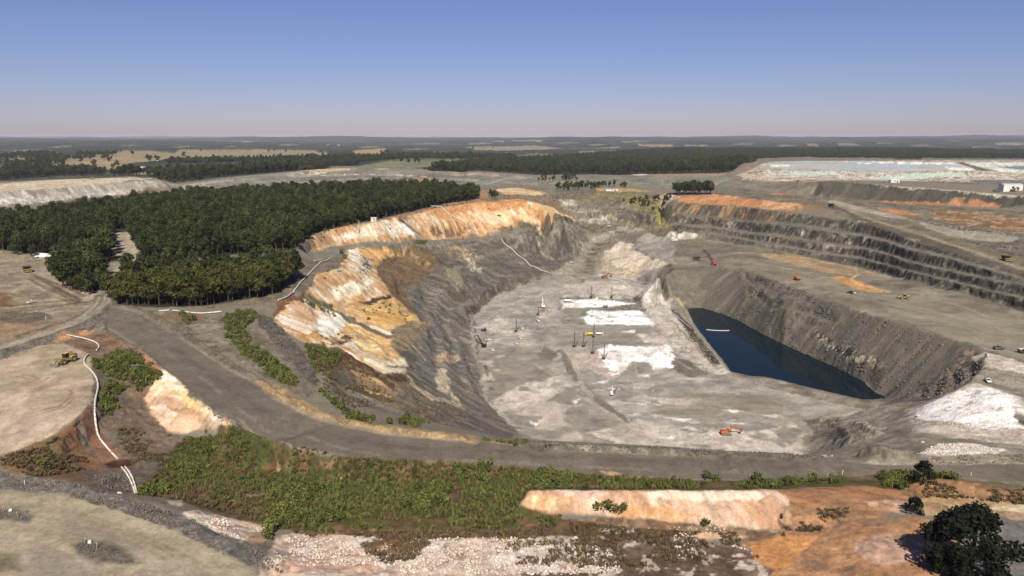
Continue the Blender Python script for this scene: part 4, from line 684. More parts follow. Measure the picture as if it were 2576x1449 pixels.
P([(1000, 960), (1060, 970), (1100, 1000), (1160, 1030), (1180, 1060), (1100, 1075), (1020, 1050), (980, 990)], (122, 108, 90), (104, 96, 82), sc=6, c3=(150, 128, 100), rng=(350, 800)); P([(1040, 1030), (1100, 1040), (1080, 1060), (1020, 1050)], (176, 136, 104), (96, 66, 50), sc=5, cover=.5, rng=(350, 800))
P([(1018, 935), (1050, 970), (1100, 1000), (1140, 1010), (1135, 985), (1160, 1010), (1172, 1035), (1140, 1020), (1080, 1005), (1030, 965)], (206, 190, 160), (170, 152, 126), sc=4, cover=.65, rng=(350, 800)); P([(1095, 898), (1150, 892), (1158, 905), (1130, 915), (1098, 914)], (192, 168, 138), (180, 156, 128), sc=8, rng=(350, 900), warp=.5); P([(1100, 930), (1120, 928), (1135, 970), (1130, 995), (1105, 985), (1100, 950)], (206, 192, 164), (176, 160, 134), sc=6, rng=(350, 900))
strip([(1040, 870), (1058, 893), (1072, 912)], 1.2, (190, 174, 146), rng=(350, 900), warp=.6)
strip([(1205, 775), (1190, 800), (1196, 850), (1210, 900), (1222, 930), (1238, 980)], 2.2, (92, 85, 74), cover=.5, sc=8, rng=(350, 1200))
# -- dark brown understorey ground under the forest
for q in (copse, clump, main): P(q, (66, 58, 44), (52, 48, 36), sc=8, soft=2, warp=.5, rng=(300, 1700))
# -- road country on the left
P([(-300, 640), (0, 625), (110, 640), (150, 690), (240, 730), (262, 745), (240, 790), (200, 810), (100, 850), (0, 885), (-300, 920)], (152, 138, 116), (138, 124, 102), sc=26, c3=(166, 150, 128), rng=(250, 900), r=.25)
for l, w_ in [([(70, 700), (110, 725), (160, 755), (200, 770), (190, 760), (130, 725)], 2.5), ([(85, 695), (130, 720), (180, 745), (208, 752)], 2), ([(0, 735), (60, 745), (110, 742), (140, 735)], 3)]:
    strip(l, w_, (112, 96, 74), rng=(300, 800), warp=.5)
for q in [[(0, 700), (40, 695), (60, 705), (10, 715)], [(10, 715), (60, 712), (50, 722)], [(50, 730), (85, 728), (80, 742), (45, 740)], [(75, 748), (125, 742), (130, 750), (90, 756)]]: P(q, (124, 110, 88), rng=(300, 800), op=.8)
P([(0, 735), (30, 748), (50, 768), (0, 780), (-60, 770), (-60, 730)], (120, 92, 68), (140, 112, 84), sc=8, rng=(300, 800)); P([(-100, 815), (0, 805), (100, 800), (160, 815), (120, 835), (0, 860), (-100, 870)], (156, 130, 102), (140, 122, 98), sc=14, rng=(280, 700)); P([(0, 788), (110, 785), (140, 800), (60, 815), (0, 812)], (116, 102, 84), (100, 92, 78), sc=7, rng=(280, 700))
strip([(300, 600), (312, 625), (326, 655), (305, 680), (285, 700), (268, 735), (258, 765), (225, 795), (190, 815), (120, 840), (50, 862), (-40, 885)], [16, 14, 13, 13, 12, 11], (158, 148, 130), (146, 136, 118), sc=20, rng=(250, 1000), warp=.4, r=.08)
strip([(300, 585), (306, 600), (322, 640)], 22, (172, 158, 134), rng=(400, 1000), warp=.3); strip([(245, 668), (310, 664), (400, 656), (440, 654)], 14, (152, 142, 124), rng=(400, 900), warp=.4); P([(375, 655), (520, 650), (700, 640), (760, 630), (740, 650), (560, 662), (400, 668)], (132, 122, 104), (118, 106, 88), sc=14, rng=(400, 900))
P([(70, 865), (130, 838), (160, 830), (160, 845), (100, 862)], (196, 152, 116), (180, 150, 120), sc=10, rng=(250, 700)); P([(0, 890), (60, 872), (160, 838), (235, 812), (262, 790), (268, 800), (240, 830), (160, 850), (80, 880), (0, 905)], (120, 110, 98), (100, 92, 82), sc=4, c3=(140, 130, 116), rng=(250, 700), r=.9)
# main haul road
hr = road_hi + road_lo[::-1]
P(hr, (122, 110, 97), (113, 102, 90), sc=24, warp=.25, soft=1.2, rng=(150, 700), r=.05, fs=.4)
strip(road_lo, .9, (152, 139, 120), rng=(150, 700), warp=.4, op=.7)
strip(road_hi[2:13], .9, (150, 137, 118), rng=(150, 700), warp=.4, op=.7)
strip([(262, 780), (380, 830), (480, 905), (560, 965), (650, 1030), (760, 1080), (900, 1115), (1100, 1132), (1300, 1140), (1600, 1158), (1900, 1172), (2200, 1180)], [3, 4, 4, 4], (96, 88, 79), (118, 108, 98), sc=14, rng=(150, 700), op=.6, warp=.5)
strip([(300, 800), (420, 885), (520, 960), (620, 1045), (720, 1095), (880, 1135), (1100, 1155), (1300, 1163), (1600, 1180), (1900, 1190)], [2, 3], (138, 128, 114), (116, 106, 96), sc=10, rng=(150, 700), op=.6, warp=.5)
P([(262, 774), (340, 784), (400, 815), (460, 850), (440, 850), (380, 812), (300, 785)], (128, 118, 104), (110, 100, 88), sc=6, rng=(200, 700))
DK = dict(warp=.5, rng=(150, 900), sc=4)
strip([(258, 812), (262, 830), (300, 858), (345, 878), (395, 926), (420, 952), (465, 1000), (525, 1045), (560, 1070), (640, 1106), (730, 1140)], [3, 4, 4], (112, 103, 92), (134, 124, 111), lift=1.1, **DK)
strip([(275, 768), (340, 776), (392, 801), (458, 840), (520, 882), (583, 922), (650, 958), (700, 996)], [4, 5, 4], (124, 112, 97), (100, 91, 80), lift=1.2, **DK)
strip([(278, 742), (265, 775), (232, 803), (196, 822), (130, 846), (60, 870), (-30, 892)], 5, (104, 96, 85), (130, 120, 107), lift=1.3, **DK); strip([(252, 745), (240, 768), (212, 792), (180, 806), (110, 828), (40, 850)], 3.5, (98, 90, 79), (120, 110, 97), lift=1.0, **DK)
strip([(252, 752), (228, 760), (170, 768), (100, 780), (0, 790)], 4, (116, 104, 88), (100, 90, 77), lift=.9, **DK)
for l, w_ in [([(95, 700), (130, 715), (170, 738), (200, 752), (196, 762)], 3.5), ([(80, 690), (120, 705), (165, 722), (215, 745)], 2), ([(0, 770), (70, 765), (150, 757), (200, 752)], 2.5), ([(0, 782), (90, 774), (180, 764)], 2)]: strip(l, w_, (112, 98, 78), (98, 86, 68), lift=-.3, warp=.4, rng=(250, 900))
for l in [[(60, 705), (110, 728), (160, 752)], [(100, 690), (160, 716), (225, 742)], [(0, 776), (80, 769), (170, 758)]]: strip(l, 2.0, (172, 158, 136), warp=.4, rng=(250, 900))
TRACK = strip([(300, 592), (312, 625), (326, 652), (306, 678), (287, 698), (270, 735), (258, 765), (226, 795), (190, 814), (120, 838), (50, 860), (-40, 884)], [9, 8, 8, 8, 7, 7], (170, 158, 138), (160, 148, 128), sc=14, warp=.3, rng=(250, 1000))
strip([(275, 705), (262, 740), (254, 765), (222, 795)], 1.5, (128, 116, 98), warp=.3, rng=(250, 1000)); strip([(284, 700), (274, 740), (264, 768), (232, 798)], 1.5, (134, 122, 104), warp=.3, rng=(250, 1000))
P([(258, 690), (300, 685), (275, 712), (262, 745), (250, 750)], (112, 98, 82), (126, 112, 96), sc=6, rng=(300, 900))
P([(250, 700), (285, 695), (280, 730), (262, 742)], (110, 98, 84), sc=6, rng=(300, 900), cover=.5)
# berm along the pit side
for a, b, c, c2, c3 in [([(640, 962), (694, 1000), (776, 1043), (869, 1073), (969, 1091), (1144, 1106), (1288, 1119), (1288, 1109), (1194, 1096), (1094, 1083), (1006, 1072), (930, 1062), (856, 1044), (784, 1022), (730, 990), (680, 960)], 0, (176, 148, 106), (158, 134, 100), (146, 124, 94)),
                        ([(1288, 1120), (1463, 1134), (1663, 1144), (1932, 1154), (2082, 1157), (2057, 1140), (1932, 1136), (1813, 1134), (1663, 1122), (1513, 1116), (1388, 1110), (1288, 1108)], 0, (124, 116, 100), (104, 97, 84), (146, 136, 116))]:
    P(a, c, c2, sc=6, c3=c3, warp=.5, rng=(150, 420), r=.8)
P([(560, 790), (600, 800), (700, 870), (770, 930), (800, 965), (780, 1000), (730, 985), (680, 955), (600, 905), (500, 840), (480, 820), (540, 800)], (120, 108, 92), (106, 96, 82), sc=8, c3=(132, 122, 106), rng=(280, 600), r=.5)
P([(640, 960), (580, 918), (520, 878), (460, 838), (400, 806), (340, 780), (470, 785), (560, 800), (590, 850), (560, 895), (620, 930), (700, 975)], (112, 100, 86), (124, 112, 96), sc=7, c3=(140, 126, 108), rng=(280, 600), r=.6)
P([(480, 815), (540, 812), (560, 830), (575, 870), (560, 880), (520, 850), (490, 830)], (146, 136, 120), (132, 122, 106), sc=10, rng=(280, 600)); P([(400, 790), (470, 788), (520, 797), (480, 812), (420, 805)], (132, 100, 74), (120, 98, 78), sc=7, rng=(280, 600), op=.8)
P([(640, 790), (690, 800), (720, 838), (770, 890), (800, 940), (795, 970), (760, 950), (730, 905), (690, 860), (650, 820)], (96, 90, 80), (84, 78, 70), sc=4, c3=(112, 104, 94), rng=(280, 600), r=.9)
# loader pad
P([(-300, 900), (0, 905), (100, 868), (170, 862), (215, 880), (232, 905), (238, 960), (232, 1020), (200, 1050), (160, 1070), (100, 1115), (0, 1145), (-300, 1200)], (182, 164, 136), (166, 148, 122), sc=30, c3=(190, 168, 144), rng=(200, 600), r=.2, fs=.7)
P([(-200, 1020), (50, 990), (200, 980), (228, 1020), (160, 1060), (80, 1110), (-100, 1160)], (198, 176, 156), (184, 164, 140), sc=26, rng=(200, 600), op=.7)
for l in [[(100, 1035), (150, 1020), (175, 1000), (180, 980)], [(104, 1042), (160, 1024), (184, 1002)], [(50, 950), (80, 955), (110, 958), (122, 950)], [(40, 948), (75, 946), (100, 953)]]: strip(l, 1.0, (150, 122, 94), rng=(200, 600), warp=.5)
P([(150, 840), (190, 834), (235, 832), (228, 842), (180, 852), (150, 862)], (204, 150, 104), (180, 136, 100), sc=8, rng=(200, 600)); P([(160, 862), (230, 845), (262, 835), (300, 850), (330, 880), (290, 880), (235, 895), (190, 880)], (124, 96, 74), (138, 112, 88), sc=6, c3=(110, 100, 84), rng=(200, 600), r=.6)
P([(228, 900), (262, 890), (300, 870), (340, 872), (380, 905), (400, 930), (380, 990), (365, 1000), (380, 1050), (440, 1095), (470, 1120), (440, 1180), (400, 1200), (340, 1240), (250, 1230), (150, 1212), (0, 1195), (-300, 1195), (-300, 1170), (0, 1150), (100, 1120), (165, 1075), (235, 1025), (240, 960)], (116, 97, 80), (128, 108, 90), sc=7, c3=(112, 104, 92), rng=(180, 600), r=.7)
P([(265, 890), (300, 890), (370, 925), (400, 940), (350, 930), (290, 918), (262, 912)], (124, 112, 100), rng=(200, 500)); P([(225, 1010), (245, 1060), (300, 1130), (300, 1160), (250, 1165), (230, 1120), (205, 1060)], (140, 104, 82), (130, 100, 80), sc=9, rng=(200, 500), r=.2)
P([(0, 1150), (60, 1130), (160, 1080), (190, 1060), (200, 1110), (260, 1170), (200, 1210), (100, 1200), (0, 1190)], (138, 100, 72), (116, 92, 68), sc=7, c3=(112, 100, 66), rng=(180, 500), r=.5); P([(200, 1180), (340, 1180), (420, 1120), (450, 1120), (420, 1180), (340, 1238), (240, 1225)], (116, 102, 88), (100, 90, 80), sc=5, rng=(180, 500))
P([(362, 1000), (385, 960), (405, 935), (425, 940), (455, 965), (480, 1000), (520, 1025), (560, 1050), (600, 1082), (560, 1076), (500, 1075), (450, 1092), (420, 1085), (375, 1040)], (226, 192, 156), (206, 164, 128), sc=7, streak=(-30, 5), c3=(240, 222, 196), rng=(200, 500), r=.5, warp=.6, gully=(.5, 3))
P([(405, 960), (430, 945), (470, 985), (540, 1045), (590, 1080), (540, 1070), (470, 1020)], (248, 236, 212), (226, 190, 130), sc=5, streak=(-35, 6), rng=(200, 500)); P([(370, 930), (400, 945), (385, 965), (400, 930), (345, 870), (360, 880)], (196, 140, 96), rng=(200, 500), op=.7)
P([(375, 1005), (400, 1000), (440, 1050), (430, 1080), (390, 1050)], (196, 162, 140), (214, 186, 160), sc=7, rng=(200, 500), op=.8)
P([(470, 1000), (540, 1040), (600, 1080), (640, 1096), (720, 1128), (700, 1120), (620, 1085), (545, 1030), (480, 985)], (112, 104, 94), (132, 122, 110), sc=3, rng=(200, 500))
P([(262, 1168), (284, 1157), (322, 1154), (342, 1164), (325, 1175), (280, 1179)], (70, 46, 36), (80, 54, 42), sc=8, warp=.2, rng=(180, 420), r=0)
# near road, bottom left
P([(-300, 1185), (0, 1195), (150, 1208), (300, 1245), (400, 1275), (470, 1300), (560, 1340), (640, 1380), (720, 1420), (720, 1480), (620, 1420), (540, 1378), (420, 1325), (300, 1285), (150, 1242), (0, 1226), (-300, 1215)], (110, 104, 96), (96, 90, 83), sc=4, c3=(128, 120, 110), rng=(110, 420), r=1.0)
P([(-400, 1222), (0, 1230), (150, 1246), (300, 1288), (420, 1328), (540, 1382), (620, 1424), (700, 1480), (700, 1700), (-400, 1700)], (165, 152, 130), (152, 140, 120), sc=20, c3=(172, 159, 138), rng=(95, 420), r=.12, fs=.5)
for l in [[(-60, 1250), (150, 1266), (300, 1310), (450, 1370), (560, 1430)], [(-60, 1330), (120, 1350), (260, 1395), (340, 1440)]]: strip(l, [6, 8], (172, 158, 130), rng=(95, 420), op=.7)
for q in [[(-60, 1275), (40, 1280), (90, 1300), (70, 1312), (0, 1308), (-60, 1300)], [(180, 1372), (230, 1358), (280, 1368), (330, 1395), (350, 1420), (240, 1420), (200, 1395)]]: P(q, (110, 101, 90), (96, 88, 80), sc=5, rng=(95, 420), r=.5, soft=3)
P([(-60, 1390), (40, 1395), (60, 1440), (-60, 1440)], (128, 116, 94), rng=(95, 400), soft=4)
for l in [[(-60, 1262), (150, 1280), (300, 1325), (450, 1388), (540, 1440)], [(-60, 1272), (150, 1290), (300, 1336), (440, 1398)], [(-60, 1318), (100, 1332), (200, 1360)], [(-60, 1326), (90, 1340), (190, 1368)], [(100, 1300), (300, 1352), (420, 1410)]]: strip(l, 1.2, (146, 132, 106), rng=(95, 420), warp=.4, op=.6, soft=2)
# scrub ground between the road and the pale banks
P([(345, 1240), (430, 1150), (460, 1095), (560, 1080), (640, 1098), (731, 1130), (856, 1148), (1044, 1158), (1288, 1172), (1513, 1196), (1713, 1206), (1888, 1208), (2107, 1201), (2230, 1190), (2280, 1205), (2260, 1235), (2100, 1226), (1950, 1230), (1330, 1236), (1300, 1270), (1400, 1290), (1440, 1320), (1300, 1332), (1100, 1342), (900, 1330), (700, 1330), (660, 1340), (560, 1300), (450, 1260)], (96, 80, 54), (84, 86, 50), sc=9, c3=(120, 94, 68), rng=(150, 420), r=.5)
P([(420, 1185), (560, 1210), (640, 1215), (700, 1260), (640, 1280), (560, 1262), (480, 1220)], (132, 112, 76), (112, 104, 66), sc=7, c3=(150, 124, 94), rng=(150, 420))
for q in [[(664, 1175), (690, 1165), (705, 1172), (700, 1182), (670, 1182)], [(810, 1160), (850, 1157), (835, 1172)], [(830, 1196), (880, 1198), (860, 1203)], [(1480, 1178), (1560, 1190), (1540, 1200)]]: P(q, (196, 160, 124), (130, 84, 60), sc=4, rng=(150, 420))
P([(460, 1290), (500, 1285), (560, 1300), (640, 1318), (672, 1330), (676, 1355), (640, 1366), (560, 1345), (490, 1310)], (206, 180, 156), (180, 148, 118), sc=6, c3=(232, 218, 196), rng=(120, 420), r=.8); P([(465, 1296), (540, 1325), (580, 1350), (620, 1368), (560, 1345), (480, 1310)], (238, 222, 196), sc=5, cover=.6, rng=(120, 420)); P([(420, 1258), (460, 1256), (455, 1272), (425, 1270)], (196, 176, 156), rng=(120, 420))
P([(700, 1345), (760, 1338), (860, 1346), (960, 1352), (1000, 1362), (1300, 1352), (1600, 1356), (1620, 1480), (650, 1480)], (204, 182, 162), (182, 156, 134), sc=6, c3=(222, 206, 190), rng=(95, 420), r=.9)
P([(860, 1375), (930, 1390), (960, 1440), (740, 1440), (720, 1410), (790, 1385)], (222, 180, 152), (208, 172, 146), sc=9, rng=(95, 420), op=.9)
P([(690, 1330), (900, 1330), (1100, 1340), (1300, 1335), (1400, 1345), (1300, 1352), (1120, 1356), (1020, 1365), (940, 1350), (780, 1342)], (118, 86, 62), (104, 80, 58), sc=6, c3=(140, 112, 84), rng=(120, 420)); P([(905, 1370), (990, 1352), (1080, 1356), (1050, 1400), (960, 1415)], (120, 90, 66), (146, 118, 82), sc=5, cover=.75, rng=(95, 420)); P([(1230, 1360), (1320, 1365), (1310, 1400), (1250, 1400)], (150, 120, 78), (120, 90, 64), sc=5, cover=.6, rng=(95, 420))
# pink bank
P([(1308, 1272), (1325, 1240), (1400, 1233), (1500, 1233), (1700, 1234), (1850, 1233), (1960, 1231), (2000, 1260), (1990, 1300), (1975, 1335), (1850, 1328), (1700, 1315), (1550, 1300), (1400, 1292)], (212, 178, 150), (200, 156, 122), sc=8, streak=(110, 2.5), c3=(222, 194, 170), rng=(150, 420), r=.6, warp=1.3, soft=2, gully=(.28, 2.6), fs=.8)
P([(1380, 1234), (1500, 1233), (1530, 1240), (1490, 1258), (1420, 1250)], (212, 176, 158), (226, 204, 184), sc=6, rng=(150, 420), op=.8); P([(1600, 1236), (1850, 1234), (1940, 1240), (1900, 1262), (1780, 1260), (1640, 1255)], (236, 214, 188), (220, 186, 154), sc=8, streak=(110, 5), cover=.75, rng=(150, 420)); P([(1310, 1262), (1360, 1246), (1440, 1262), (1400, 1282), (1330, 1276)], (230, 202, 160), (214, 172, 122), sc=7, rng=(150, 420))
P([(1540, 1280), (1680, 1270), (1760, 1300), (1700, 1312), (1560, 1298)], (206, 150, 96), (214, 170, 124), sc=8, rng=(150, 420), op=.8)
P([(1440, 1312), (1560, 1300), (1700, 1314), (1850, 1330), (1960, 1336), (2000, 1360), (1900, 1365), (1700, 1345), (1500, 1345)], (150, 124, 98), (124, 98, 76), sc=6, c3=(172, 142, 112), rng=(120, 420), r=.6)
P([(1290, 1335), (1400, 1300), (1500, 1318), (1700, 1335), (1830, 1342), (1840, 1356), (1700, 1356), (1500, 1352), (1300, 1356)], (96, 72, 54), (82, 62, 46), sc=6, c3=(110, 88, 58), rng=(120, 420), op=.9)
P([(1300, 1350), (1500, 1350), (1700, 1358), (1860, 1375), (1980, 1420), (2000, 1480), (1300, 1480)], (98, 80, 66), (120, 100, 84), sc=6, c3=(196, 176, 158), rng=(95, 420), r=.7)
P([(1280, 1380), (1330, 1350), (1400, 1368), (1460, 1372), (1540, 1380), (1500, 1440), (1280, 1440)], (226, 212, 198), (196, 170, 150), sc=4, cover=.7, rng=(95, 420)); P([(1500, 1332), (1600, 1328), (1590, 1342), (1510, 1345)], (216, 200, 184), sc=4, cover=.6, rng=(120, 420)); P([(1740, 1342), (1830, 1340), (1880, 1350), (1820, 1358), (1760, 1356)], (222, 182, 146), rng=(120, 420), soft=2)
P([(1940, 1232), (2070, 1226), (2140, 1222), (2240, 1230), (2290, 1240), (2290, 1270), (2200, 1300), (2100, 1290), (1990, 1310), (1990, 1260)], (162, 116, 82), (180, 136, 98), sc=8, streak=(160, 4), c3=(150, 112, 84), rng=(120, 420), r=.5)
P([(2180, 1262), (2260, 1255), (2350, 1275), (2330, 1290), (2240, 1285), (2190, 1280)], (206, 172, 144), (180, 140, 108), sc=6, rng=(120, 420), cover=.7)
P([(1960, 1336), (2000, 1300), (2100, 1288), (2200, 1298), (2300, 1300), (2400, 1320), (2400, 1400), (2350, 1480), (1900, 1480), (1990, 1410), (1860, 1370), (1960, 1345)], (170, 126, 92), (186, 140, 102), sc=10, c3=(150, 118, 92), rng=(95, 420), r=.5)
P([(1890, 1372), (1960, 1345), (2050, 1350), (2010, 1400), (1960, 1440), (1900, 1410)], (206, 148, 94), (194, 138, 88), sc=9, rng=(95, 420), cover=.85); P([(2140, 1375), (2200, 1345), (2260, 1340), (2330, 1370), (2300, 1410), (2200, 1420)], (196, 160, 138), (176, 142, 116), sc=6, rng=(95, 420), cover=.8)
P([(1950, 1280), (2080, 1268), (2160, 1290), (2120, 1330), (2040, 1345), (1960, 1330)], (124, 94, 72), (160, 126, 96), sc=5, cover=.5, rng=(95, 420))
P([(2270, 1240), (2300, 1212), (2340, 1204), (2420, 1206), (2500, 1220), (2700, 1240), (2700, 1290), (2576, 1270), (2480, 1258), (2380, 1250), (2310, 1256)], (140, 104, 74), (160, 122, 88), sc=6, c3=(120, 96, 64), rng=(120, 420), r=.6); P([(2310, 1256), (2400, 1240), (2480, 1255), (2576, 1270), (2700, 1285), (2700, 1330), (2576, 1300), (2450, 1300), (2330, 1300), (2300, 1280)], (206, 174, 134), (180, 144, 104), sc=7, c3=(150, 128, 90), rng=(120, 420))
P([(2460, 1278), (2576, 1268), (2700, 1270), (2700, 1290), (2576, 1290)], (228, 204, 164), rng=(120, 420), soft=2); P([(2430, 1330), (2540, 1310), (2700, 1310), (2700, 1480), (2500, 1480)], (110, 108, 102), (126, 120, 110), sc=10, rng=(95, 420)); P([(2520, 1290), (2700, 1288), (2700, 1310), (2540, 1312)], (196, 162, 132), (176, 150, 124), sc=8, rng=(95, 420))
P([(2230, 1190), (2300, 1205), (2420, 1200), (2576, 1216), (2700, 1224), (2700, 1240), (2500, 1222), (2420, 1206), (2340, 1204), (2260, 1215)], (120, 112, 84), (140, 128, 104), sc=6, rng=(120, 420))
RE_LATE = True
# -- right end: spoil, white tip
P([(2060, 1150), (2020, 1100), (2070, 1062), (2150, 1040), (2225, 1018), (2300, 1010), (2400, 985), (2450, 950), (2490, 890), (2700, 960), (2700, 1165), (2357, 1170), (2207, 1168), (2100, 1158)], (158, 148, 130), (140, 130, 112), sc=20, c3=(172, 160, 142), rng=(220, 700), r=.6)
P([(2020, 1056), (2110, 1048), (2150, 1075), (2170, 1110), (2130, 1120), (2080, 1100), (2040, 1075)], (128, 118, 104), (100, 92, 80), sc=5, c3=(150, 138, 118), rng=(220, 700)); P([(2100, 1120), (2150, 1090), (2190, 1080), (2210, 1100), (2180, 1125), (2120, 1142)], (168, 156, 132), (146, 136, 114), sc=5, c3=(190, 180, 158), rng=(220, 700)); P([(2090, 1150), (2160, 1130), (2250, 1125), (2320, 1120), (2320, 1140), (2220, 1150), (2140, 1152)], (132, 124, 108), (122, 114, 98), sc=8, rng=(220, 700), op=.8); P([(2160, 1142), (2205, 1128), (2250, 1138), (2300, 1150), (2220, 1156)], (128, 118, 100), (96, 88, 74), sc=4, rng=(220, 600))
P([(2280, 1030), (2400, 985), (2460, 965), (2520, 985), (2600, 1050), (2620, 1110), (2480, 1110), (2350, 1090), (2290, 1060)], (222, 206, 190), (196, 180, 160), sc=9, rng=(250, 600), c3=(170, 156, 138), r=.7)
P([(2300, 1045), (2340, 1022), (2400, 996), (2450, 980), (2490, 985), (2525, 1015), (2566, 1058), (2590, 1078), (2510, 1082), (2440, 1080), (2390, 1064), (2330, 1060)], (284, 276, 266), (262, 250, 236), sc=10, warp=1.3, rng=(250, 600), r=.4); P([(2340, 1000), (2420, 975), (2470, 975), (2480, 990), (2400, 1000)], (190, 166, 140), (150, 134, 114), sc=6, rng=(250, 600), cover=.7)
P([(2300, 1060), (2400, 1062), (2500, 1080), (2576, 1085), (2576, 1120), (2480, 1110), (2380, 1100), (2300, 1090)], (224, 206, 188), (186, 172, 152), sc=16, cover=.75, rng=(220, 600)); P([(2312, 1140), (2360, 1115), (2420, 1114), (2480, 1122), (2530, 1132), (2500, 1146), (2400, 1142), (2330, 1150)], (248, 240, 230), (206, 194, 178), sc=4, warp=1.2, rng=(220, 600), r=.9)
P([(2440, 895), (2520, 895), (2600, 925), (2640, 940), (2576, 945), (2500, 925)], (226, 212, 198), (196, 180, 164), sc=10, cover=.8, rng=(250, 700)); P([(2470, 925), (2576, 940), (2700, 970), (2700, 1010), (2576, 985), (2490, 960)], (164, 154, 136), (146, 136, 118), sc=16, rng=(250, 700)); P([(2510, 985), (2576, 990), (2700, 1010), (2700, 1100), (2576, 1070), (2540, 1030)], (124, 114, 98), (100, 92, 78), sc=6, rng=(220, 700))
P([(2320, 1145), (2450, 1142), (2576, 1140), (2700, 1140), (2700, 1165), (2576, 1164), (2357, 1170)], (176, 162, 136), (152, 140, 118), sc=6, rng=(220, 500), r=.6)


strip([(2325, 1032), (2380, 1008), (2440, 992), (2500, 1000), (2550, 1040)], [14, 22, 22, 14], (284, 276, 266), (256, 244, 230), sc=4, rng=(250, 600), lift=2.6, soft=9, warp=1.2)
for c_, cv, sc_ in [((176, 164, 150), .34, 5), ((120, 110, 98), .2, 2.2), ((206, 180, 160), .25, 7)]: P([(2290, 1035), (2400, 990), (2490, 980), (2600, 1050), (2600, 1085), (2440, 1082), (2330, 1060)], c_, sc=sc_, cover=cv, op=.8, rng=(250, 600), seed=int(cv * 50))
strip([(2108, 1152), (2150, 1138), (2210, 1126), (2300, 1116), (2350, 1105)], 9, (164, 152, 132), (154, 142, 122), rng=(220, 600), warp=.3, r=.1)
strip([(2058, 1052), (2085, 1060), (2110, 1075), (2130, 1095), (2128, 1120)], 4, (100, 90, 77), (150, 138, 120), sc=4, rng=(220, 700), lift=1.6); strip([(2150, 1060), (2180, 1078), (2210, 1096)], 4, (190, 178, 156), (150, 138, 118), sc=4, rng=(220, 700), lift=1.8); strip([(2100, 1115), (2150, 1100), (2190, 1100)], 3, (178, 166, 142), (130, 118, 100), sc=3, rng=(220, 700), lift=1.4)
P([(2160, 1146), (2185, 1130), (2215, 1126), (2250, 1136), (2300, 1148), (2230, 1154)], (120, 110, 94), (146, 136, 118), sc=3, rng=(220, 600), lift=2.2)

# ------------------------------------------------------------------ helpers for objects and materials
def tag(o, label=None, cat=None, group=None, kind=None):
    if label: o['label'] = label
    if cat: o['category'] = cat
    if group: o['group'] = group
    if kind: o['kind'] = kind
    return o
def mesh_obj(name, verts, faces, mat, parent=None, smooth=False):
    me = bpy.data.meshes.new(name); me.from_pydata([tuple(v) for v in verts], [], faces); me.update()
    if mat is not None:
        for m_ in (mat if isinstance(mat, (list, tuple)) else [mat]): me.materials.append(m_)
    if smooth: me.polygons.foreach_set('use_smooth', [True] * len(me.polygons))
    o = bpy.data.objects.new(name, me); COL.objects.link(o)
    if parent: o.parent = parent
    return o
MATS = {}
def mat(name, c, rough=.8, c2=None, scale=2.0, bump=0.0, metal=0.0, rand=0.0, spec=.3):
    if name in MATS: return MATS[name]
    m = bpy.data.materials.new(name); m.use_nodes = True; nt = m.node_tree
    b = nt.nodes['Principled BSDF']; b.inputs['Roughness'].default_value = rough; b.inputs['Metallic'].default_value = metal
    b.inputs['Specular IOR Level'].default_value = spec
    b.inputs['Base Color'].default_value = (*c, 1)
    src = None
    tc = nt.nodes.new('ShaderNodeTexCoord'); nz = nt.nodes.new('ShaderNodeTexNoise'); nz.inputs['Scale'].default_value = scale; nz.inputs['Detail'].default_value = 4
    nt.links.new(tc.outputs['Object'], nz.inputs['Vector'])
    mx = nt.nodes.new('ShaderNodeMix'); mx.data_type = 'RGBA'
    mx.inputs[6].default_value = (*c, 1); mx.inputs[7].default_value = (*(c2 or tuple(v * .75 for v in c)), 1)
    rp = nt.nodes.new('ShaderNodeMapRange'); rp.inputs[1].default_value = .38; rp.inputs[2].default_value = .62
    nt.links.new(nz.outputs['Fac'], rp.inputs[0]); nt.links.new(rp.outputs[0], mx.inputs[0]); src = mx.outputs[2]
    if rand:
        oi = nt.nodes.new('ShaderNodeObjectInfo'); hs = nt.nodes.new('ShaderNodeHueSaturation')
        r1 = nt.nodes.new('ShaderNodeMapRange'); r1.inputs[3].default_value = 1 - rand; r1.inputs[4].default_value = 1 + rand
        nt.links.new(oi.outputs['Random'], r1.inputs[0]); nt.links.new(r1.outputs[0], hs.inputs['Value'])
        r2 = nt.nodes.new('ShaderNodeMath'); r2.operation = 'MULTIPLY'; r2.inputs[1].default_value = 7.13; fr = nt.nodes.new('ShaderNodeMath'); fr.operation = 'FRACT'
        nt.links.new(oi.outputs['Random'], r2.inputs[0]); nt.links.new(r2.outputs[0], fr.inputs[0])
        r3 = nt.nodes.new('ShaderNodeMapRange'); r3.inputs[3].default_value = .475; r3.inputs[4].default_value = .515
        nt.links.new(fr.outputs[0], r3.inputs[0]); nt.links.new(r3.outputs[0], hs.inputs['Hue'])
        nt.links.new(src, hs.inputs['Color']); src = hs.outputs[0]
    nt.links.new(src, b.inputs['Base Color'])
    if bump:
        bp = nt.nodes.new('ShaderNodeBump'); bp.inputs['Strength'].default_value = bump; bp.inputs['Distance'].default_value = .3
        nt.links.new(nz.outputs['Fac'], bp.inputs['Height']); nt.links.new(bp.outputs[0], b.inputs['Normal'])
    MATS[name] = m; return m

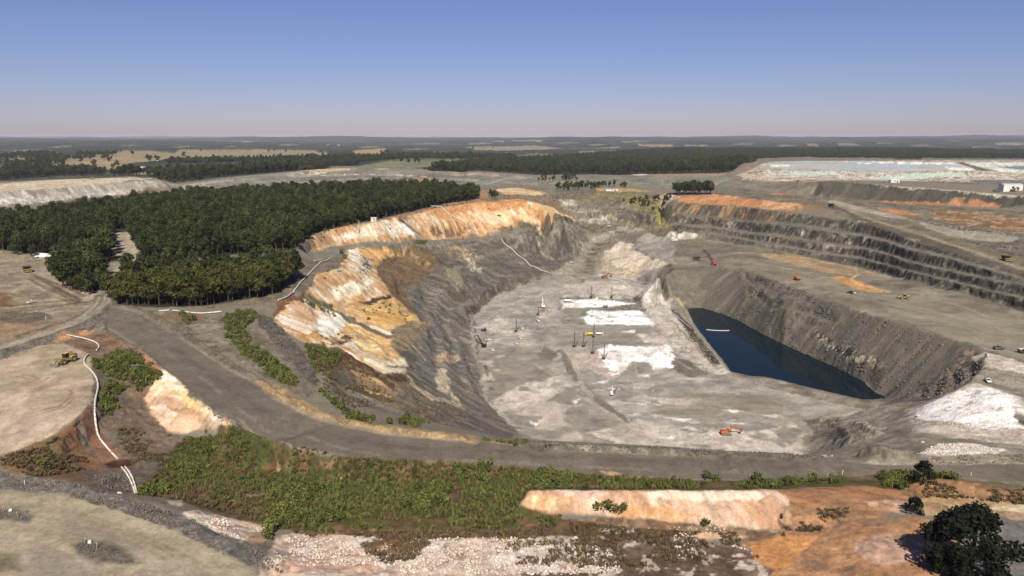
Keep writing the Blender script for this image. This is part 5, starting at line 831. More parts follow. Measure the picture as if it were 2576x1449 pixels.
# ------------------------------------------------------------------ the ground itself
near = 1 - sm(1500, 2200, gD)
zadd = rough * near * (1.5 * (fbm(gX, gY, 9, 4, 200) - .5) + .9 * (fbm(gX, gY, 2.6, 2, 210) - .5)) + .10 * near * (fbm(gX, gY, 4, 2, 215) - .5) + ridge * near
rock = sm(.75, 1.5, gS) * near * np.clip(rough * 1.3, 0, 1)
gl = np.maximum(gS, 1e-6); nxh, nyh = -GXX / gl, -GYY / gl
blk = np.floor(vnoise(gX / 5.5, gY / 5.5, 231) * 6) / 6
push = rock * (3.6 * (fbm(gX, gY, 5.0, 4, 220, .7) - .5) + 2.2 * (blk - .5))
mX, mY = gX + nxh * push, gY + nyh * push
# distant bush stands above the paddocks
isfield = np.zeros(N)
for pw in FIELDS_W:
    idx, m_ = inside_mask(pw, .7, .5); isfield[idx] = np.maximum(isfield[idx], m_)
far = sm(2600, 3600, gD) * (1 - isfield)
mZ = gZ + zadd + far * (5 + 13 * fbm(gX, gY, 45, 3, 240))
colr *= (1 - far[:, None] * .5 * (fbm(gX, gY, 60, 3, 245)[:, None] - .3)).clip(.4, 1.4)
# darker and paler seams in the rock faces
sea = fbm(gX * .35, gY * .35, 3, 3, 250)
colr *= (1 + rock[:, None] * (2.0 * (fbm(gX, gY, 3.0, 3, 255, .7)[:, None] - .5) ))
gr_ = RNG.random(N).astype(np.float32)
spk = near * np.clip(.35 + rough, 0, 1.2)
colr *= (1 + spk * (.22 * (gr_ - .5) - .42 * (gr_ > .97) + .40 * (gr_ < .022)))[:, None]
colr = np.clip(colr, .004, .82)
ii, jj = np.meshgrid(np.arange(NC - 1), np.arange(NRW - 1), indexing='ij')
a = (ii * NRW + jj).ravel(); quads = np.stack([a, a + NRW, a + NRW + 1, a + 1], 1).astype(np.int32)
zone = np.zeros(N, np.int32); ZN = ['ground']
def zoned(name, poly, rng=(95, 27000), world=False, warp=.25):
    ZN.append(name); idx, m_ = inside_mask(np.array(poly) if world else world_poly(poly, rng), warp, .5); zone[idx[m_ > .5]] = len(ZN) - 1
zoned('spoil_bank', [(-300, 545), (0, 519), (120, 508), (240, 496), (350, 487), (430, 479), (397, 450), (330, 446), (150, 452), (0, 462), (-300, 470)], (900, 1900))
zoned('tailings_pond', [(1932, 424), (1950, 407), (2100, 405), (2400, 409), (2470, 425), (2330, 430), (2100, 427)], (1400, 2900)); zoned('tailings_pond', [(2500, 420), (2600, 417), (2900, 420), (2900, 428), (2560, 427)], (1400, 2900))
zoned('spoil_bank', [(2044, 498), (2207, 505), (2370, 513), (2507, 523), (2800, 548), (2800, 515), (2507, 489), (2370, 477), (2207, 466), (2062, 457)], (1000, 2200))
zoned('rock_wall', rw_poly, (500, 1500)); zoned('pit_bench', bench_poly, (400, 1400)); zoned('pit_floor', floor_poly, (330, 1500))
zoned('haul_road', hr, (150, 700)); zoned('gravel_track', TRACK, world=True)
zoned('gravel_road', [(-400, 1222), (0, 1230), (150, 1246), (300, 1288), (420, 1328), (540, 1382), (620, 1424), (700, 1480), (700, 1700), (-400, 1700)], (95, 420))
zq = zone[quads[:, 0]]
co_all = np.stack([mX, mY, mZ], 1).astype(np.float32); c4 = np.concatenate([colr, np.ones((N, 1))], 1).astype(np.float32)
def ground_piece(name, q):
    used, inv = np.unique(q.ravel(), return_inverse=True)
    me = bpy.data.meshes.new(name); n = len(q)
    me.vertices.add(len(used)); me.vertices.foreach_set('co', co_all[used].ravel())
    me.loops.add(n * 4); me.loops.foreach_set('vertex_index', inv.astype(np.int32).ravel())
    me.polygons.add(n); me.polygons.foreach_set('loop_start', np.arange(0, n * 4, 4, dtype=np.int32)); me.polygons.foreach_set('use_smooth', np.ones(n, bool))
    me.update(calc_edges=True)
    at = me.color_attributes.new('soil', 'FLOAT_COLOR', 'POINT'); at.data.foreach_set('color', c4[used].ravel())
    me.materials.append(gm); o = bpy.data.objects.new(name, me); COL.objects.link(o); tag(o, kind='structure')
gm = bpy.data.materials.new('soil_and_rock'); gm.use_nodes = True; nt = gm.node_tree; b = nt.nodes['Principled BSDF']
b.inputs['Roughness'].default_value = .95; b.inputs['Specular IOR Level'].default_value = .1
ca = nt.nodes.new('ShaderNodeVertexColor'); ca.layer_name = 'soil'
tc = nt.nodes.new('ShaderNodeTexCoord')
n1 = nt.nodes.new('ShaderNodeTexNoise'); n1.inputs['Scale'].default_value = .9; n1.inputs['Detail'].default_value = 6; n1.inputs['Roughness'].default_value = .7
n2 = nt.nodes.new('ShaderNodeTexNoise'); n2.inputs['Scale'].default_value = .11; n2.inputs['Detail'].default_value = 5
for n_ in (n1, n2): nt.links.new(tc.outputs['Object'], n_.inputs['Vector'])
r1 = nt.nodes.new('ShaderNodeMapRange'); r1.inputs[1].default_value = .3; r1.inputs[2].default_value = .7; r1.inputs[3].default_value = .78; r1.inputs[4].default_value = 1.2
r2 = nt.nodes.new('ShaderNodeMapRange'); r2.inputs[1].default_value = .3; r2.inputs[2].default_value = .7; r2.inputs[3].default_value = .9; r2.inputs[4].default_value = 1.1
nt.links.new(n1.outputs['Fac'], r1.inputs[0]); nt.links.new(n2.outputs['Fac'], r2.inputs[0])
mm = nt.nodes.new('ShaderNodeMath'); mm.operation = 'MULTIPLY'; nt.links.new(r1.outputs[0], mm.inputs[0]); nt.links.new(r2.outputs[0], mm.inputs[1])
vm = nt.nodes.new('ShaderNodeVectorMath'); vm.operation = 'SCALE'; nt.links.new(ca.outputs['Color'], vm.inputs[0]); nt.links.new(mm.outputs[0], vm.inputs['Scale'])
nt.links.new(vm.outputs[0], b.inputs['Base Color'])
bp = nt.nodes.new('ShaderNodeBump'); bp.inputs['Strength'].default_value = .35; bp.inputs['Distance'].default_value = .5
nt.links.new(n1.outputs['Fac'], bp.inputs['Height']); nt.links.new(bp.outputs[0], b.inputs['Normal'])
for k in range(len(ZN)):
    if (zq == k).any(): ground_piece(ZN[k], quads[zq == k])

# ------------------------------------------------------------------ water
wm = bpy.data.materials.new('deep_water'); wm.use_nodes = True; nt = wm.node_tree; b = nt.nodes['Principled BSDF']
b.inputs['Base Color'].default_value = (.003, .009, .014, 1); b.inputs['Roughness'].default_value = .06; b.inputs['Specular IOR Level'].default_value = .07; b.inputs['IOR'].default_value = 1.33
nz = nt.nodes.new('ShaderNodeTexNoise'); nz.inputs['Scale'].default_value = .35; nz.inputs['Detail'].default_value = 3
tc = nt.nodes.new('ShaderNodeTexCoord'); nt.links.new(tc.outputs['Object'], nz.inputs['Vector'])
bp = nt.nodes.new('ShaderNodeBump'); bp.inputs['Strength'].default_value = .06; bp.inputs['Distance'].default_value = .3
nt.links.new(nz.outputs['Fac'], bp.inputs['Height']); nt.links.new(bp.outputs[0], b.inputs['Normal'])
wp = [(*U(x, y, WZ), WZ) for x, y in [(1712, 762), (1762, 760), (1830, 780), (1930, 835), (2110, 910), (2240, 1000), (2226, 1012), (2160, 1012), (2000, 978), (1842, 946), (1780, 880), (1735, 812)]]
water = mesh_obj('water', wp, [list(range(len(wp)))], wm); tag(water, kind='structure')

# ------------------------------------------------------------------ plants and rocks
LEAF = mat('gum_leaves', tuple(alb((80, 84, 44))), .75, tuple(alb((46, 54, 28))), .35, spec=.1, rand=.42)
LEAF_SUNLIT = mat('sunlit_gum_leaves', tuple(alb((100, 98, 48))), .75, tuple(alb((58, 62, 30))), .35, spec=.1, rand=.4)  # gum leaves with the sunlit tone of the copse tops put into their colour
LEAF_SCRUB = mat('wattle_leaves', tuple(alb((114, 116, 60))), .75, tuple(alb((84, 95, 48))), .5, spec=.1, rand=.4)
LEAF_GRASS = mat('green_reed', tuple(alb((128, 126, 72))), .8, tuple(alb((92, 102, 52))), .4, spec=.1, rand=.4)
LEAF_PINE = mat('pine_needles', tuple(alb((40, 44, 26))), .85, tuple(alb((22, 26, 15))), .5, spec=.1, rand=.1)
LEAF_DRY = mat('dry_grass', tuple(alb((122, 106, 76))), .9, tuple(alb((94, 80, 58))), .6, spec=.1, rand=.25)
BARK = mat('grey_bark', tuple(alb((98, 88, 74))), .9, tuple(alb((66, 58, 48))), 1.2, rand=.15)
DEAD = mat('bleached_wood', tuple(alb((206, 196, 180))), .9)
ROCK_PALE = mat('pale_rock', tuple(alb((230, 218, 204))), .95, tuple(alb((204, 184, 166))), 1.5, bump=.4, rand=.2)
ROCK_GREY = mat('grey_rock', tuple(alb((124, 116, 104))), .95, tuple(alb((98, 92, 82))), 1.5, bump=.4, rand=.25)
def leaves(lobes, n, size, rs, fold=.25, inner=.25):
    V, Fc = [], []
    vol = np.array([l[3] ** 2 for l in lobes]); vol = vol / vol.sum()
    for i in range(n):
        cx, cy, cz, r, sq = lobes[rs.choice(len(lobes), p=vol)]
        d = rs.normal(size=3); d[2] += .35; d /= np.linalg.norm(d)
        k = rs.uniform(.78, 1.08) if rs.random() > inner else rs.uniform(.35, .75)
        p = np.array([cx, cy, cz]) + d * r * k * np.array([1, 1, sq])
        nrm = d + rs.normal(size=3) * .55; nrm /= np.linalg.norm(nrm)
        t = np.cross(nrm, rs.normal(size=3)); t /= np.linalg.norm(t) + 1e-9; q = np.cross(nrm, t)
        s = size * rs.uniform(.6, 1.35); a = len(V)
        V += [p - t * s, p - q * s * .7 + nrm * s * fold * .4, p + t * s, p + q * s * .7 - nrm * s * fold]
        Fc.append((a, a + 1, a + 2, a + 3))
    return V, Fc
def tube(path, radii, sides=6):
    V, Fc = [], []
    P_ = [Vector(p) for p in path]
    for i, p in enumerate(P_):
        d = (P_[min(i + 1, len(P_) - 1)] - P_[max(i - 1, 0)]).normalized()
        u = d.cross(Vector((.13, .3, 1) if abs(d.z) < .9 else (1, 0, .2))).normalized(); v = d.cross(u)
        for k in range(sides):
            an = 2 * math.pi * k / sides; V.append(p + (u * math.cos(an) + v * math.sin(an)) * radii[i])
    for i in range(len(P_) - 1):
        for k in range(sides):
            a = i * sides + k; b = i * sides + (k + 1) % sides; Fc.append((a, b, b + sides, a + sides))
    Fc.append(tuple(range(sides))[::-1]); Fc.append(tuple(range((len(P_) - 1) * sides, len(P_) * sides)))
    return V, Fc
def merge(parts):
    V, Fc = [], []
    for v, f in parts:
        o = len(V); V += list(v); Fc += [tuple(i + o for i in q) for q in f]
    return V, Fc
def mesh_data(name, vf, m, smooth=False):
    me_ = bpy.data.meshes.new(name); me_.from_pydata([tuple(v) for v in vf[0]], [], vf[1]); me_.materials.append(m); me_.update()
    if smooth: me_.polygons.foreach_set('use_smooth', [True] * len(me_.polygons))
    return me_
GUMS = []
for k in range(6):
    rs = np.random.default_rng(50 + k)
    h = rs.uniform(13, 17); nl = rs.integers(8, 13)
    lobes = [(0, 0, h - 2.6, 2.6, .9)]
    for j in range(nl):
        an = 2 * math.pi * j / nl + rs.uniform(-.4, .4); rr = rs.uniform(1.6, 3.4)
        lobes.append((rr * math.cos(an), rr * math.sin(an), rs.uniform(h * .40, h * .88), rs.uniform(1.5, 2.7), .85))
    crown = mesh_data('gum_crown', leaves(lobes, 620, .58, rs), LEAF); crown2 = crown.copy(); crown2.materials[0] = LEAF_SUNLIT
    br = [tube([(0, 0, -.6), (.1, .1, h * .3), (.25, -.1, h * .6), (0, 0, h - 2)], [.34, .27, .18, .05])]
    for l in lobes[1:5]: br.append(tube([(.1, 0, h * .32), (l[0] * .5, l[1] * .5, l[2] * .72), (l[0], l[1], l[2])], [.16, .11, .04], 5))
    GUMS.append((crown, mesh_data('gum_trunk', merge(br), BARK), crown2))
def in_poly(px, py, poly):
    ins = np.zeros(len(px), bool); n = len(poly)
    for i in range(n):
        ax, ay = poly[i]; bx, by = poly[(i + 1) % n]
        ins ^= ((ay > py) != (by > py)) & (px < (bx - ax) * (py - ay) / ((by - ay) if by != ay else 1e-9) + ax)
    return ins
def fill(poly, spacing, rng=(95, 27000), seed=1, cover=1.0, csc=12, cut=()):
    pw = world_poly(poly, rng); x0, y0 = pw.min(0); x1, y1 = pw.max(0)
    rs = np.random.default_rng(seed)
    gx_, gy_ = np.meshgrid(np.arange(x0, x1, spacing), np.arange(y0, y1, spacing)); gx_ = gx_.ravel(); gy_ = gy_.ravel()
    gx_ = gx_ + rs.uniform(-.48, .48, len(gx_)) * spacing; gy_ = gy_ + rs.uniform(-.48, .48, len(gy_)) * spacing
    k = in_poly(gx_ + (fbm(gx_, gy_, 9, 2, 300) - .5) * spacing * 2, gy_ + (fbm(gx_, gy_, 9, 2, 305) - .5) * spacing * 2, pw)
    for c_ in cut: k &= ~in_poly(gx_, gy_, world_poly(c_, rng))
    if cover < 1: k &= fbm(gx_, gy_, csc, 3, 310 + seed) > (1 - cover) * .62 + .19
    return np.stack([gx_[k], gy_[k]], 1)
def scatter(name, P2, layers, smin, smax, seed=1, tilt=.08, zoff=0.0, stretch=(1, 1)):
    """one object that stands for growth or rubble nobody could count"""
    rs = np.random.default_rng(seed); n = len(P2)
    z = H(P2[:, 0], P2[:, 1]) + zoff
    me_ = bpy.data.meshes.new(name); me_.vertices.add(n); me_.vertices.foreach_set('co', np.column_stack([P2, z]).astype(np.float32).ravel())
    s = rs.uniform(smin, smax, n); sv = np.stack([s * rs.uniform(.85, 1.15, n) * stretch[0], s * rs.uniform(.85, 1.15, n) * stretch[0], s * rs.uniform(.8, 1.25, n) * stretch[1]], 1)
    rot = np.stack([rs.normal(0, tilt, n), rs.normal(0, tilt, n), rs.uniform(0, 6.283, n)], 1)
    for nm, dat in (('size', sv), ('turn', rot)):
        a_ = me_.attributes.new(nm, 'FLOAT_VECTOR', 'POINT'); a_.data.foreach_set('vector', dat.astype(np.float32).ravel())
    a_ = me_.attributes.new('pick', 'INT', 'POINT'); a_.data.foreach_set('value', rs.integers(0, len(layers[0]), n).astype(np.int32))
    o = bpy.data.objects.new(name, me_); COL.objects.link(o)
    ng = bpy.data.node_groups.new(name, 'GeometryNodeTree'); ng.interface.new_socket('Geometry', in_out='INPUT', socket_type='NodeSocketGeometry'); ng.interface.new_socket('Geometry', in_out='OUTPUT', socket_type='NodeSocketGeometry')
    L_ = ng.links; nd = ng.nodes
    gi = nd.new('NodeGroupInput'); go = nd.new('NodeGroupOutput'); mp = nd.new('GeometryNodeMeshToPoints'); L_.new(gi.outputs[0], mp.inputs[0])
    def attr(nm, t):
        q = nd.new('GeometryNodeInputNamedAttribute'); q.data_type = t; q.inputs[0].default_value = nm; return q.outputs[0]
    e = nd.new('FunctionNodeEulerToRotation'); L_.new(attr('turn', 'FLOAT_VECTOR'), e.inputs[0])
    jo = nd.new('GeometryNodeJoinGeometry')
    for lay in layers:
        j = nd.new('GeometryNodeJoinGeometry')
        for ob in reversed(lay):
            oi = nd.new('GeometryNodeObjectInfo'); oi.transform_space = 'ORIGINAL'; oi.inputs['Object'].default_value = ob; oi.inputs['As Instance'].default_value = True
            L_.new(oi.outputs['Geometry'], j.inputs[0])
        ins = nd.new('GeometryNodeInstanceOnPoints'); ins.inputs['Pick Instance'].default_value = True
        L_.new(mp.outputs[0], ins.inputs['Points']); L_.new(j.outputs[0], ins.inputs['Instance']); L_.new(attr('pick', 'INT'), ins.inputs['Instance Index'])
        L_.new(e.outputs[0], ins.inputs['Rotation']); L_.new(attr('size', 'FLOAT_VECTOR'), ins.inputs['Scale']); L_.new(ins.outputs[0], jo.inputs[0])
    L_.new(jo.outputs[0], go.inputs[0])
    md = o.modifiers.new('growth', 'NODES'); md.node_group = ng
    tag(o, kind='stuff'); return o
def thing(name, label, cat, loc, rz=0.0, group=None, scale=1.0):
    e = bpy.data.objects.new(name, None); COL.objects.link(e); e.location = loc; e.rotation_euler = (0, 0, rz); e.scale = (scale,) * 3
    e.empty_display_size = .5
    return tag(e, label, cat, group)
def child(name, me_, parent):
    o = bpy.data.objects.new(name, me_); COL.objects.link(o); o.parent = parent; return o

# --- the gum forest
track_cut = [(276, 578), (318, 576), (362, 660), (286, 668)]
track_cut2 = [(86, 640), (130, 640), (140, 670), (110, 668)]
Pc = fill(copse, 5.0, (300, 700), 3); Pl = fill(clump, 5.0, (300, 700), 4); Pm = fill(main, 5.8, (400, 1700), 5, cover=.93, csc=20, cut=[track_cut, track_cut2])
print('trees', len(Pc), len(Pl), len(Pm))
allp = [(p, 'c') for p in Pc] + [(p, 'l') for p in Pl] + [(p, 'm') for p in Pm]
allp.sort(key=lambda q: math.hypot(q[0][0], q[0][1]))
TLAB = {'c': ('gum tree with painted-in sunlit olive leaves in the near copse beside the haul road', 'gum trees of the near copse'),
        'l': ('dark gum tree in the small clump left of the track junction', 'gum trees of the junction clump'),
        'm': ('gum tree at the front of the large forest behind the pit', 'gum trees at the front of the forest')}
rest = []; NIND = 258; rt = np.random.default_rng(9); proto_c, proto_t = [], []
def sight(X, Y, Z):
    v = np.array([X, Y, Z - CAM_H]); d = v[1] * ct - v[2] * st
    return CX + F * v[0] / d, CY - F * (v[1] * st + v[2] * ct) / d
FR_X = [270, 290, 400, 500, 560, 640, 700, 745, 760]; FR_Y = [750, 767, 774, 771, 763, 750, 738, 708, 694]
cnt = 0; sel = allp[:NIND - 8] + [q for q in allp[NIND - 8:] if q[1] != 'c'][:8]; ids = {id(q) for q in sel}; allp = sel + [q for q in allp if id(q) not in ids]
for p, g in allp:
    if cnt < NIND:
        k = cnt % len(GUMS); s = (rt.uniform(.62, 1.2) if rt.random() > .1 else rt.uniform(1.15, 1.3)) * (1.0 if g == 'c' else .92)
        lab, grp = TLAB[g]
        if g == 'c':
            sx, sy = sight(p[0], p[1], float(H(p[0], p[1]))); fy = float(np.interp(sx, FR_X, FR_Y))
            if sy > fy - 9: lab, grp = 'gum tree with bare lower trunk in the front row of the near copse', 'front row of the near copse'
            elif sx < 350: lab, grp = 'gum tree inside the rounded end of the near copse by the track junction', 'track end of the near copse'
            elif sx > 660: lab, grp = 'gum tree inside the narrow end of the near copse by the white pipe', 'pipe end of the near copse'
            elif sy < fy - 40: lab, grp = 'gum tree along the back edge of the near copse facing the main forest', 'back edge of the near copse'
        e = thing('gum_tree', lab, 'tree', (p[0], p[1], float(H(p[0], p[1]))), rt.uniform(0, 6.28), grp, s)
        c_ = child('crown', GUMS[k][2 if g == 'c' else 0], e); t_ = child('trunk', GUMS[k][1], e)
        if g != 'c' and len(proto_c) < 6: proto_c.append(c_); proto_t.append(t_)
        cnt += 1
    else: rest.append(p)
scatter('forest', np.array(rest), [proto_c, proto_t], .5, 1.38, 21)
# --- groves and far bush
grove = fill([(1700, 492), (1795, 490), (1800, 482), (1740, 477), (1694, 480)], 7.5, (900, 1700), 6)
for p in grove[:45]:
    k = int(rt.integers(0, 6)); e = thing('gum_tree', 'dark tree in the dense grove above the orange bank', 'tree', (p[0], p[1], float(H(*p))), rt.uniform(0, 6.28), 'trees of the grove above the orange bank', rt.uniform(1.2, 1.65))
    child('crown', GUMS[k][0], e); child('trunk', GUMS[k][1], e)
small = []
for q, sp in [([(1350, 459), (1395, 458), (1395, 453), (1352, 453)], 9), ([(1410, 455), (1453, 455), (1450, 448), (1420, 448)], 10), ([(1425, 480), (1500, 478), (1520, 470), (1560, 472), (1590, 476), (1590, 470), (1500, 464), (1430, 466), (1395, 478)], 10), ([(1225, 500), (1250, 503), (1240, 488), (1226, 490)], 8), ([(1560, 505), (1640, 505), (1690, 498), (1680, 512), (1700, 520), (1680, 540), (1650, 540), (1640, 520)], 8), ([(1070, 430), (1120, 430), (1150, 425), (1080, 420)], 16)]:
    small.append(fill(q, sp, (800, 2600), 7, cover=.6))
scatter('far_bushes', np.vstack(small), [proto_c, proto_t], .45, .85, 22)
R1 = [(1100, 433), (1200, 428), (1350, 440), (1440, 439), (1600, 439), (1840, 434), (1905, 404), (2000, 400), (2900, 403), (2900, 388), (2400, 382), (2200, 379), (1900, 374), (1690, 377), (1560, 388), (1490, 394), (1350, 404), (1200, 414), (1110, 424)]
R2 = [(-150, 456), (0, 452), (150, 443), (330, 441), (425, 457), (640, 437), (735, 430), (830, 420), (900, 418), (880, 410), (780, 415), (660, 418), (600, 430), (480, 438), (340, 442), (230, 433), (150, 434), (70, 438), (-150, 448)]
R3 = [(412, 410), (500, 408), (644, 405), (780, 402), (900, 400), (1000, 397), (1150, 394), (1280, 396), (1300, 402), (1160, 403), (1070, 403), (980, 406), (890, 414), (840, 410), (760, 405), (650, 408), (560, 414), (430, 416)]
R4 = [(-100, 398), (40, 390), (110, 386), (160, 400), (290, 388), (285, 402), (160, 410), (150, 430), (60, 432), (-100, 420)]
fb = [fill(R1, 15, (1500, 6000), 8), fill(R2, 13, (1300, 6000), 9, cover=.9, csc=60), fill(R3, 17, (1500, 7000), 10), fill(R4, 30, (1500, 9000), 11, cover=.5, csc=120)]
print('far', [len(q) for q in fb])
scatter('far_forest', np.vstack(fb), [proto_c, proto_t], 1.15, 1.75, 23)
FT = [(334, 393), (470, 379), (480, 378), (463, 399), (378, 408), (275, 410), (372, 407), (305, 383), (268, 386), (222, 389), (295, 424), (285, 427), (398, 409), (392, 404), (676, 384), (720, 386), (690, 383), (1010, 413), (1028, 413), (1046, 412), (1054, 412), (975, 390), (960, 388), (1190, 378), (1240, 374), (505, 382), (140, 409), (238, 424), (160, 424), (205, 412)]
for x, y in FT:
    p = cast3(x, y, 1500, 9000); k = int(rt.integers(0, 6))
    e = thing('paddock_tree', 'tree standing on the green paddock behind the grey dumps' if x > 960 and y > 405 else 'tree on the high brown paddock beyond the forest belt' if x > 640 else 'tree among the trees at the foot of the pale paddock' if y > 415 else 'lone tree standing in the big pale paddock beyond the mine', 'tree', p, rt.uniform(0, 6), 'trees on the green paddock' if x > 960 and y > 405 else 'trees on the high brown paddock' if x > 640 else 'trees at the paddock foot' if y > 415 else 'trees in the big pale paddock', rt.uniform(1.5, 2.3)); child('crown', GUMS[k][0], e); child('trunk', GUMS[k][1], e)
# --- scrub
SHR = []
for k in range(5):
    rs = np.random.default_rng(80 + k); lobes = [(0, 0, 1.1, .9, 1.1)] + [(rs.uniform(-.9, .9), rs.uniform(-.9, .9), rs.uniform(.5, 1.2), rs.uniform(.5, .8), 1.1) for _ in range(5)]
    SHR.append(mesh_data('shrub_leaves', leaves(lobes, 120, .24, rs, inner=.1), LEAF_SCRUB))
TUF = []
for k in range(3):
    rs = np.random.default_rng(95 + k); V, Fc = [], []
    for i in range(26):
        an = rs.uniform(0, 6.28); r = rs.uniform(0, .5); b0 = np.array([r * math.cos(an), r * math.sin(an), 0]); h = rs.uniform(.3, .8); ln = np.array([math.cos(an), math.sin(an), 0]) * rs.uniform(.1, .4); sd_ = np.array([-math.sin(an), math.cos(an), 0]) * .09
        a = len(V); V += [b0 - sd_, b0 + sd_, b0 + ln + [0, 0, h]]; Fc.append((a, a + 1, a + 2))
    TUF.append(mesh_data('dry_tuft', (V, Fc), LEAF_DRY))
REED = []
for k in range(4):
    rs = np.random.default_rng(195 + k); V, Fc = [], []
    for i in range(46):
        an = rs.uniform(0, 6.28); r = rs.uniform(0, .8); b0 = np.array([r * math.cos(an), r * math.sin(an), 0]); h = rs.uniform(.7, 1.9); ln = np.array([math.cos(an), math.sin(an), 0]) * rs.uniform(.1, .55); sd_ = np.array([-math.sin(an), math.cos(an), 0]) * rs.uniform(.07, .16)
        a = len(V); V += [b0 - sd_, b0 + sd_, b0 + ln * .5 + sd_ * .8 + [0, 0, h * .6], b0 + ln * .5 - sd_ * .8 + [0, 0, h * .6], b0 + ln + [0, 0, h]]; Fc += [(a, a + 1, a + 2, a + 3), (a + 3, a + 2, a + 4)]
    REED.append(mesh_data('reed_clump', (V, Fc), LEAF_GRASS))
RK = []
for k in range(4):
    rs = np.random.default_rng(60 + k); bm = bmesh.new(); bmesh.ops.create_icosphere(bm, subdivisions=2, radius=1)
    ax = rs.normal(size=(7, 3)); ax /= np.linalg.norm(ax, axis=1)[:, None]
    for v in bm.verts:
        d = np.array(v.co); f = 1.0
        for a in ax: f = min(f, rs.uniform(.70, .74) / max(.2, float(d @ a)) if float(d @ a) > .6 else f)
        v.co = Vector(d * f * np.array([1.15, .95, .72]))
    m0 = bpy.data.meshes.new('boulder_mesh'); bm.to_mesh(m0); bm.free(); RK.append(m0)
def rock_mesh(k, m): me_ = RK[k].copy(); me_.materials.append(m); return me_
RKP = [rock_mesh(k, ROCK_PALE) for k in range(4)]; RKG = [rock_mesh(k, ROCK_GREY) for k in range(4)]
def single(name, label, cat, me_, x, y, s, group=None, rng=(95, 3000), sink=0.0):
    p = cast3(x, y, *rng); o = bpy.data.objects.new(name, me_); COL.objects.link(o); o.location = p - Vector((0, 0, sink)); o.scale = (s,) * 3 if np.isscalar(s) else s; o.rotation_euler = (0, 0, rt.uniform(0, 6.28)); return tag(o, label, cat, group)
shrubs = []
for x, y, s, lab in [(1500, 1284, 1.6, 'leftmost shrub of the row at the foot of the pink bank'), (1531, 1281, 2.0, 'tallest green shrub at the foot of the pink bank'), (1550, 1286, 1.3, 'low shrub right of the tallest one under the pink bank'),
                     (1568, 1284, 1.5, 'rightmost shrub of the row at the foot of the pink bank'), (1772, 1324, 1.5, 'lone green shrub on the brown ground below the pink bank'), (1903, 1214, 2.3, 'round green bush alone by the haul road verge'),
                     (1782, 1207, 1.7, 'upright green shrub at the edge of the haul road'), (1808, 1209, 1.4, 'smaller shrub beside the upright one at the road edge'), (832, 773, 1.5, 'dark green bush on the drain through the white cut'),
                     (926, 806, 1.5, 'small bush on the dark ramp below the yellow cut'), (860, 640, 3.0, 'dark bush at the corner of the grey pad'), (868, 652, 2.6, 'lower dark bush below the grey pad corner'), (1256, 546, 2.2, 'dark bush low on the orange bank'),
                     (678, 1340, 2.4, 'bushy shrub at the corner of the pale rubble'), (676, 1354, 1.6, 'thin shrub below the bushy one at the rubble corner'), (105, 1177, 1.6, 'lone dark bush on the rusty ground by the pad'), (2040, 1212, 2.0, 'green bush on the verge left of the brown mound'), (480, 806, 2.2, 'round bush below the white pipe near the copse')]:
    o = single('shrub', lab, 'bush', SHR[len(shrubs) % 5], x, y, s, 'single shrubs round the pit rim'); shrubs.append(o)
protoS = shrubs[:5]
reeds = [single('reed_clump', lab, 'grass', REED[i], x, y, 1.1, rng=(95, 420)) for i, (x, y, lab) in enumerate([(1735, 1212, 'green reed clump at the right end of the scrub by the road'), (520, 1088, 'reed clump at the upper left tip of the scrub'), (1312, 1246, 'reed clump against the left end of the pink bank'), (420, 1178, 'reed clump at the left margin of the scrub above the pond')])]
G = [([(345, 1244), (420, 1190), (450, 1105), (560, 1088), (640, 1102), (731, 1134), (856, 1152), (1044, 1162), (1288, 1176), (1388, 1186), (1513, 1200), (1713, 1210), (1765, 1216), (1740, 1229), (1600, 1231), (1330, 1233), (1308, 1262), (1290, 1296), (1200, 1304), (1000, 1308), (800, 1312), (690, 1320), (640, 1300), (690, 1262), (640, 1228), (520, 1218), (420, 1246)], 1.05, .74, 7),
     ([(640, 1225), (720, 1250), (700, 1330), (640, 1300), (560, 1265), (480, 1250), (430, 1215)], 1.3, .55, 7), ([(690, 1316), (900, 1318), (1200, 1306), (1300, 1296), (1420, 1300), (1400, 1325), (1200, 1330), (900, 1332), (700, 1335)], 1.3, .5, 6)]
gp = [fill(q, sp, (150, 420), 30 + i, cover=cv, csc=cs) for i, (q, sp, cv, cs) in enumerate(G)]
scatter('green_scrub', np.vstack(gp), [protoS[:2] + reeds + reeds[:2]], .3, .95, 31, stretch=(1, 1.1))
scatter('wattle_scrub', fill(G[0][0], 1.7, (150, 420), 39, cover=.36, csc=15), [protoS], .8, 1.55, 38, stretch=(1, 1.15))
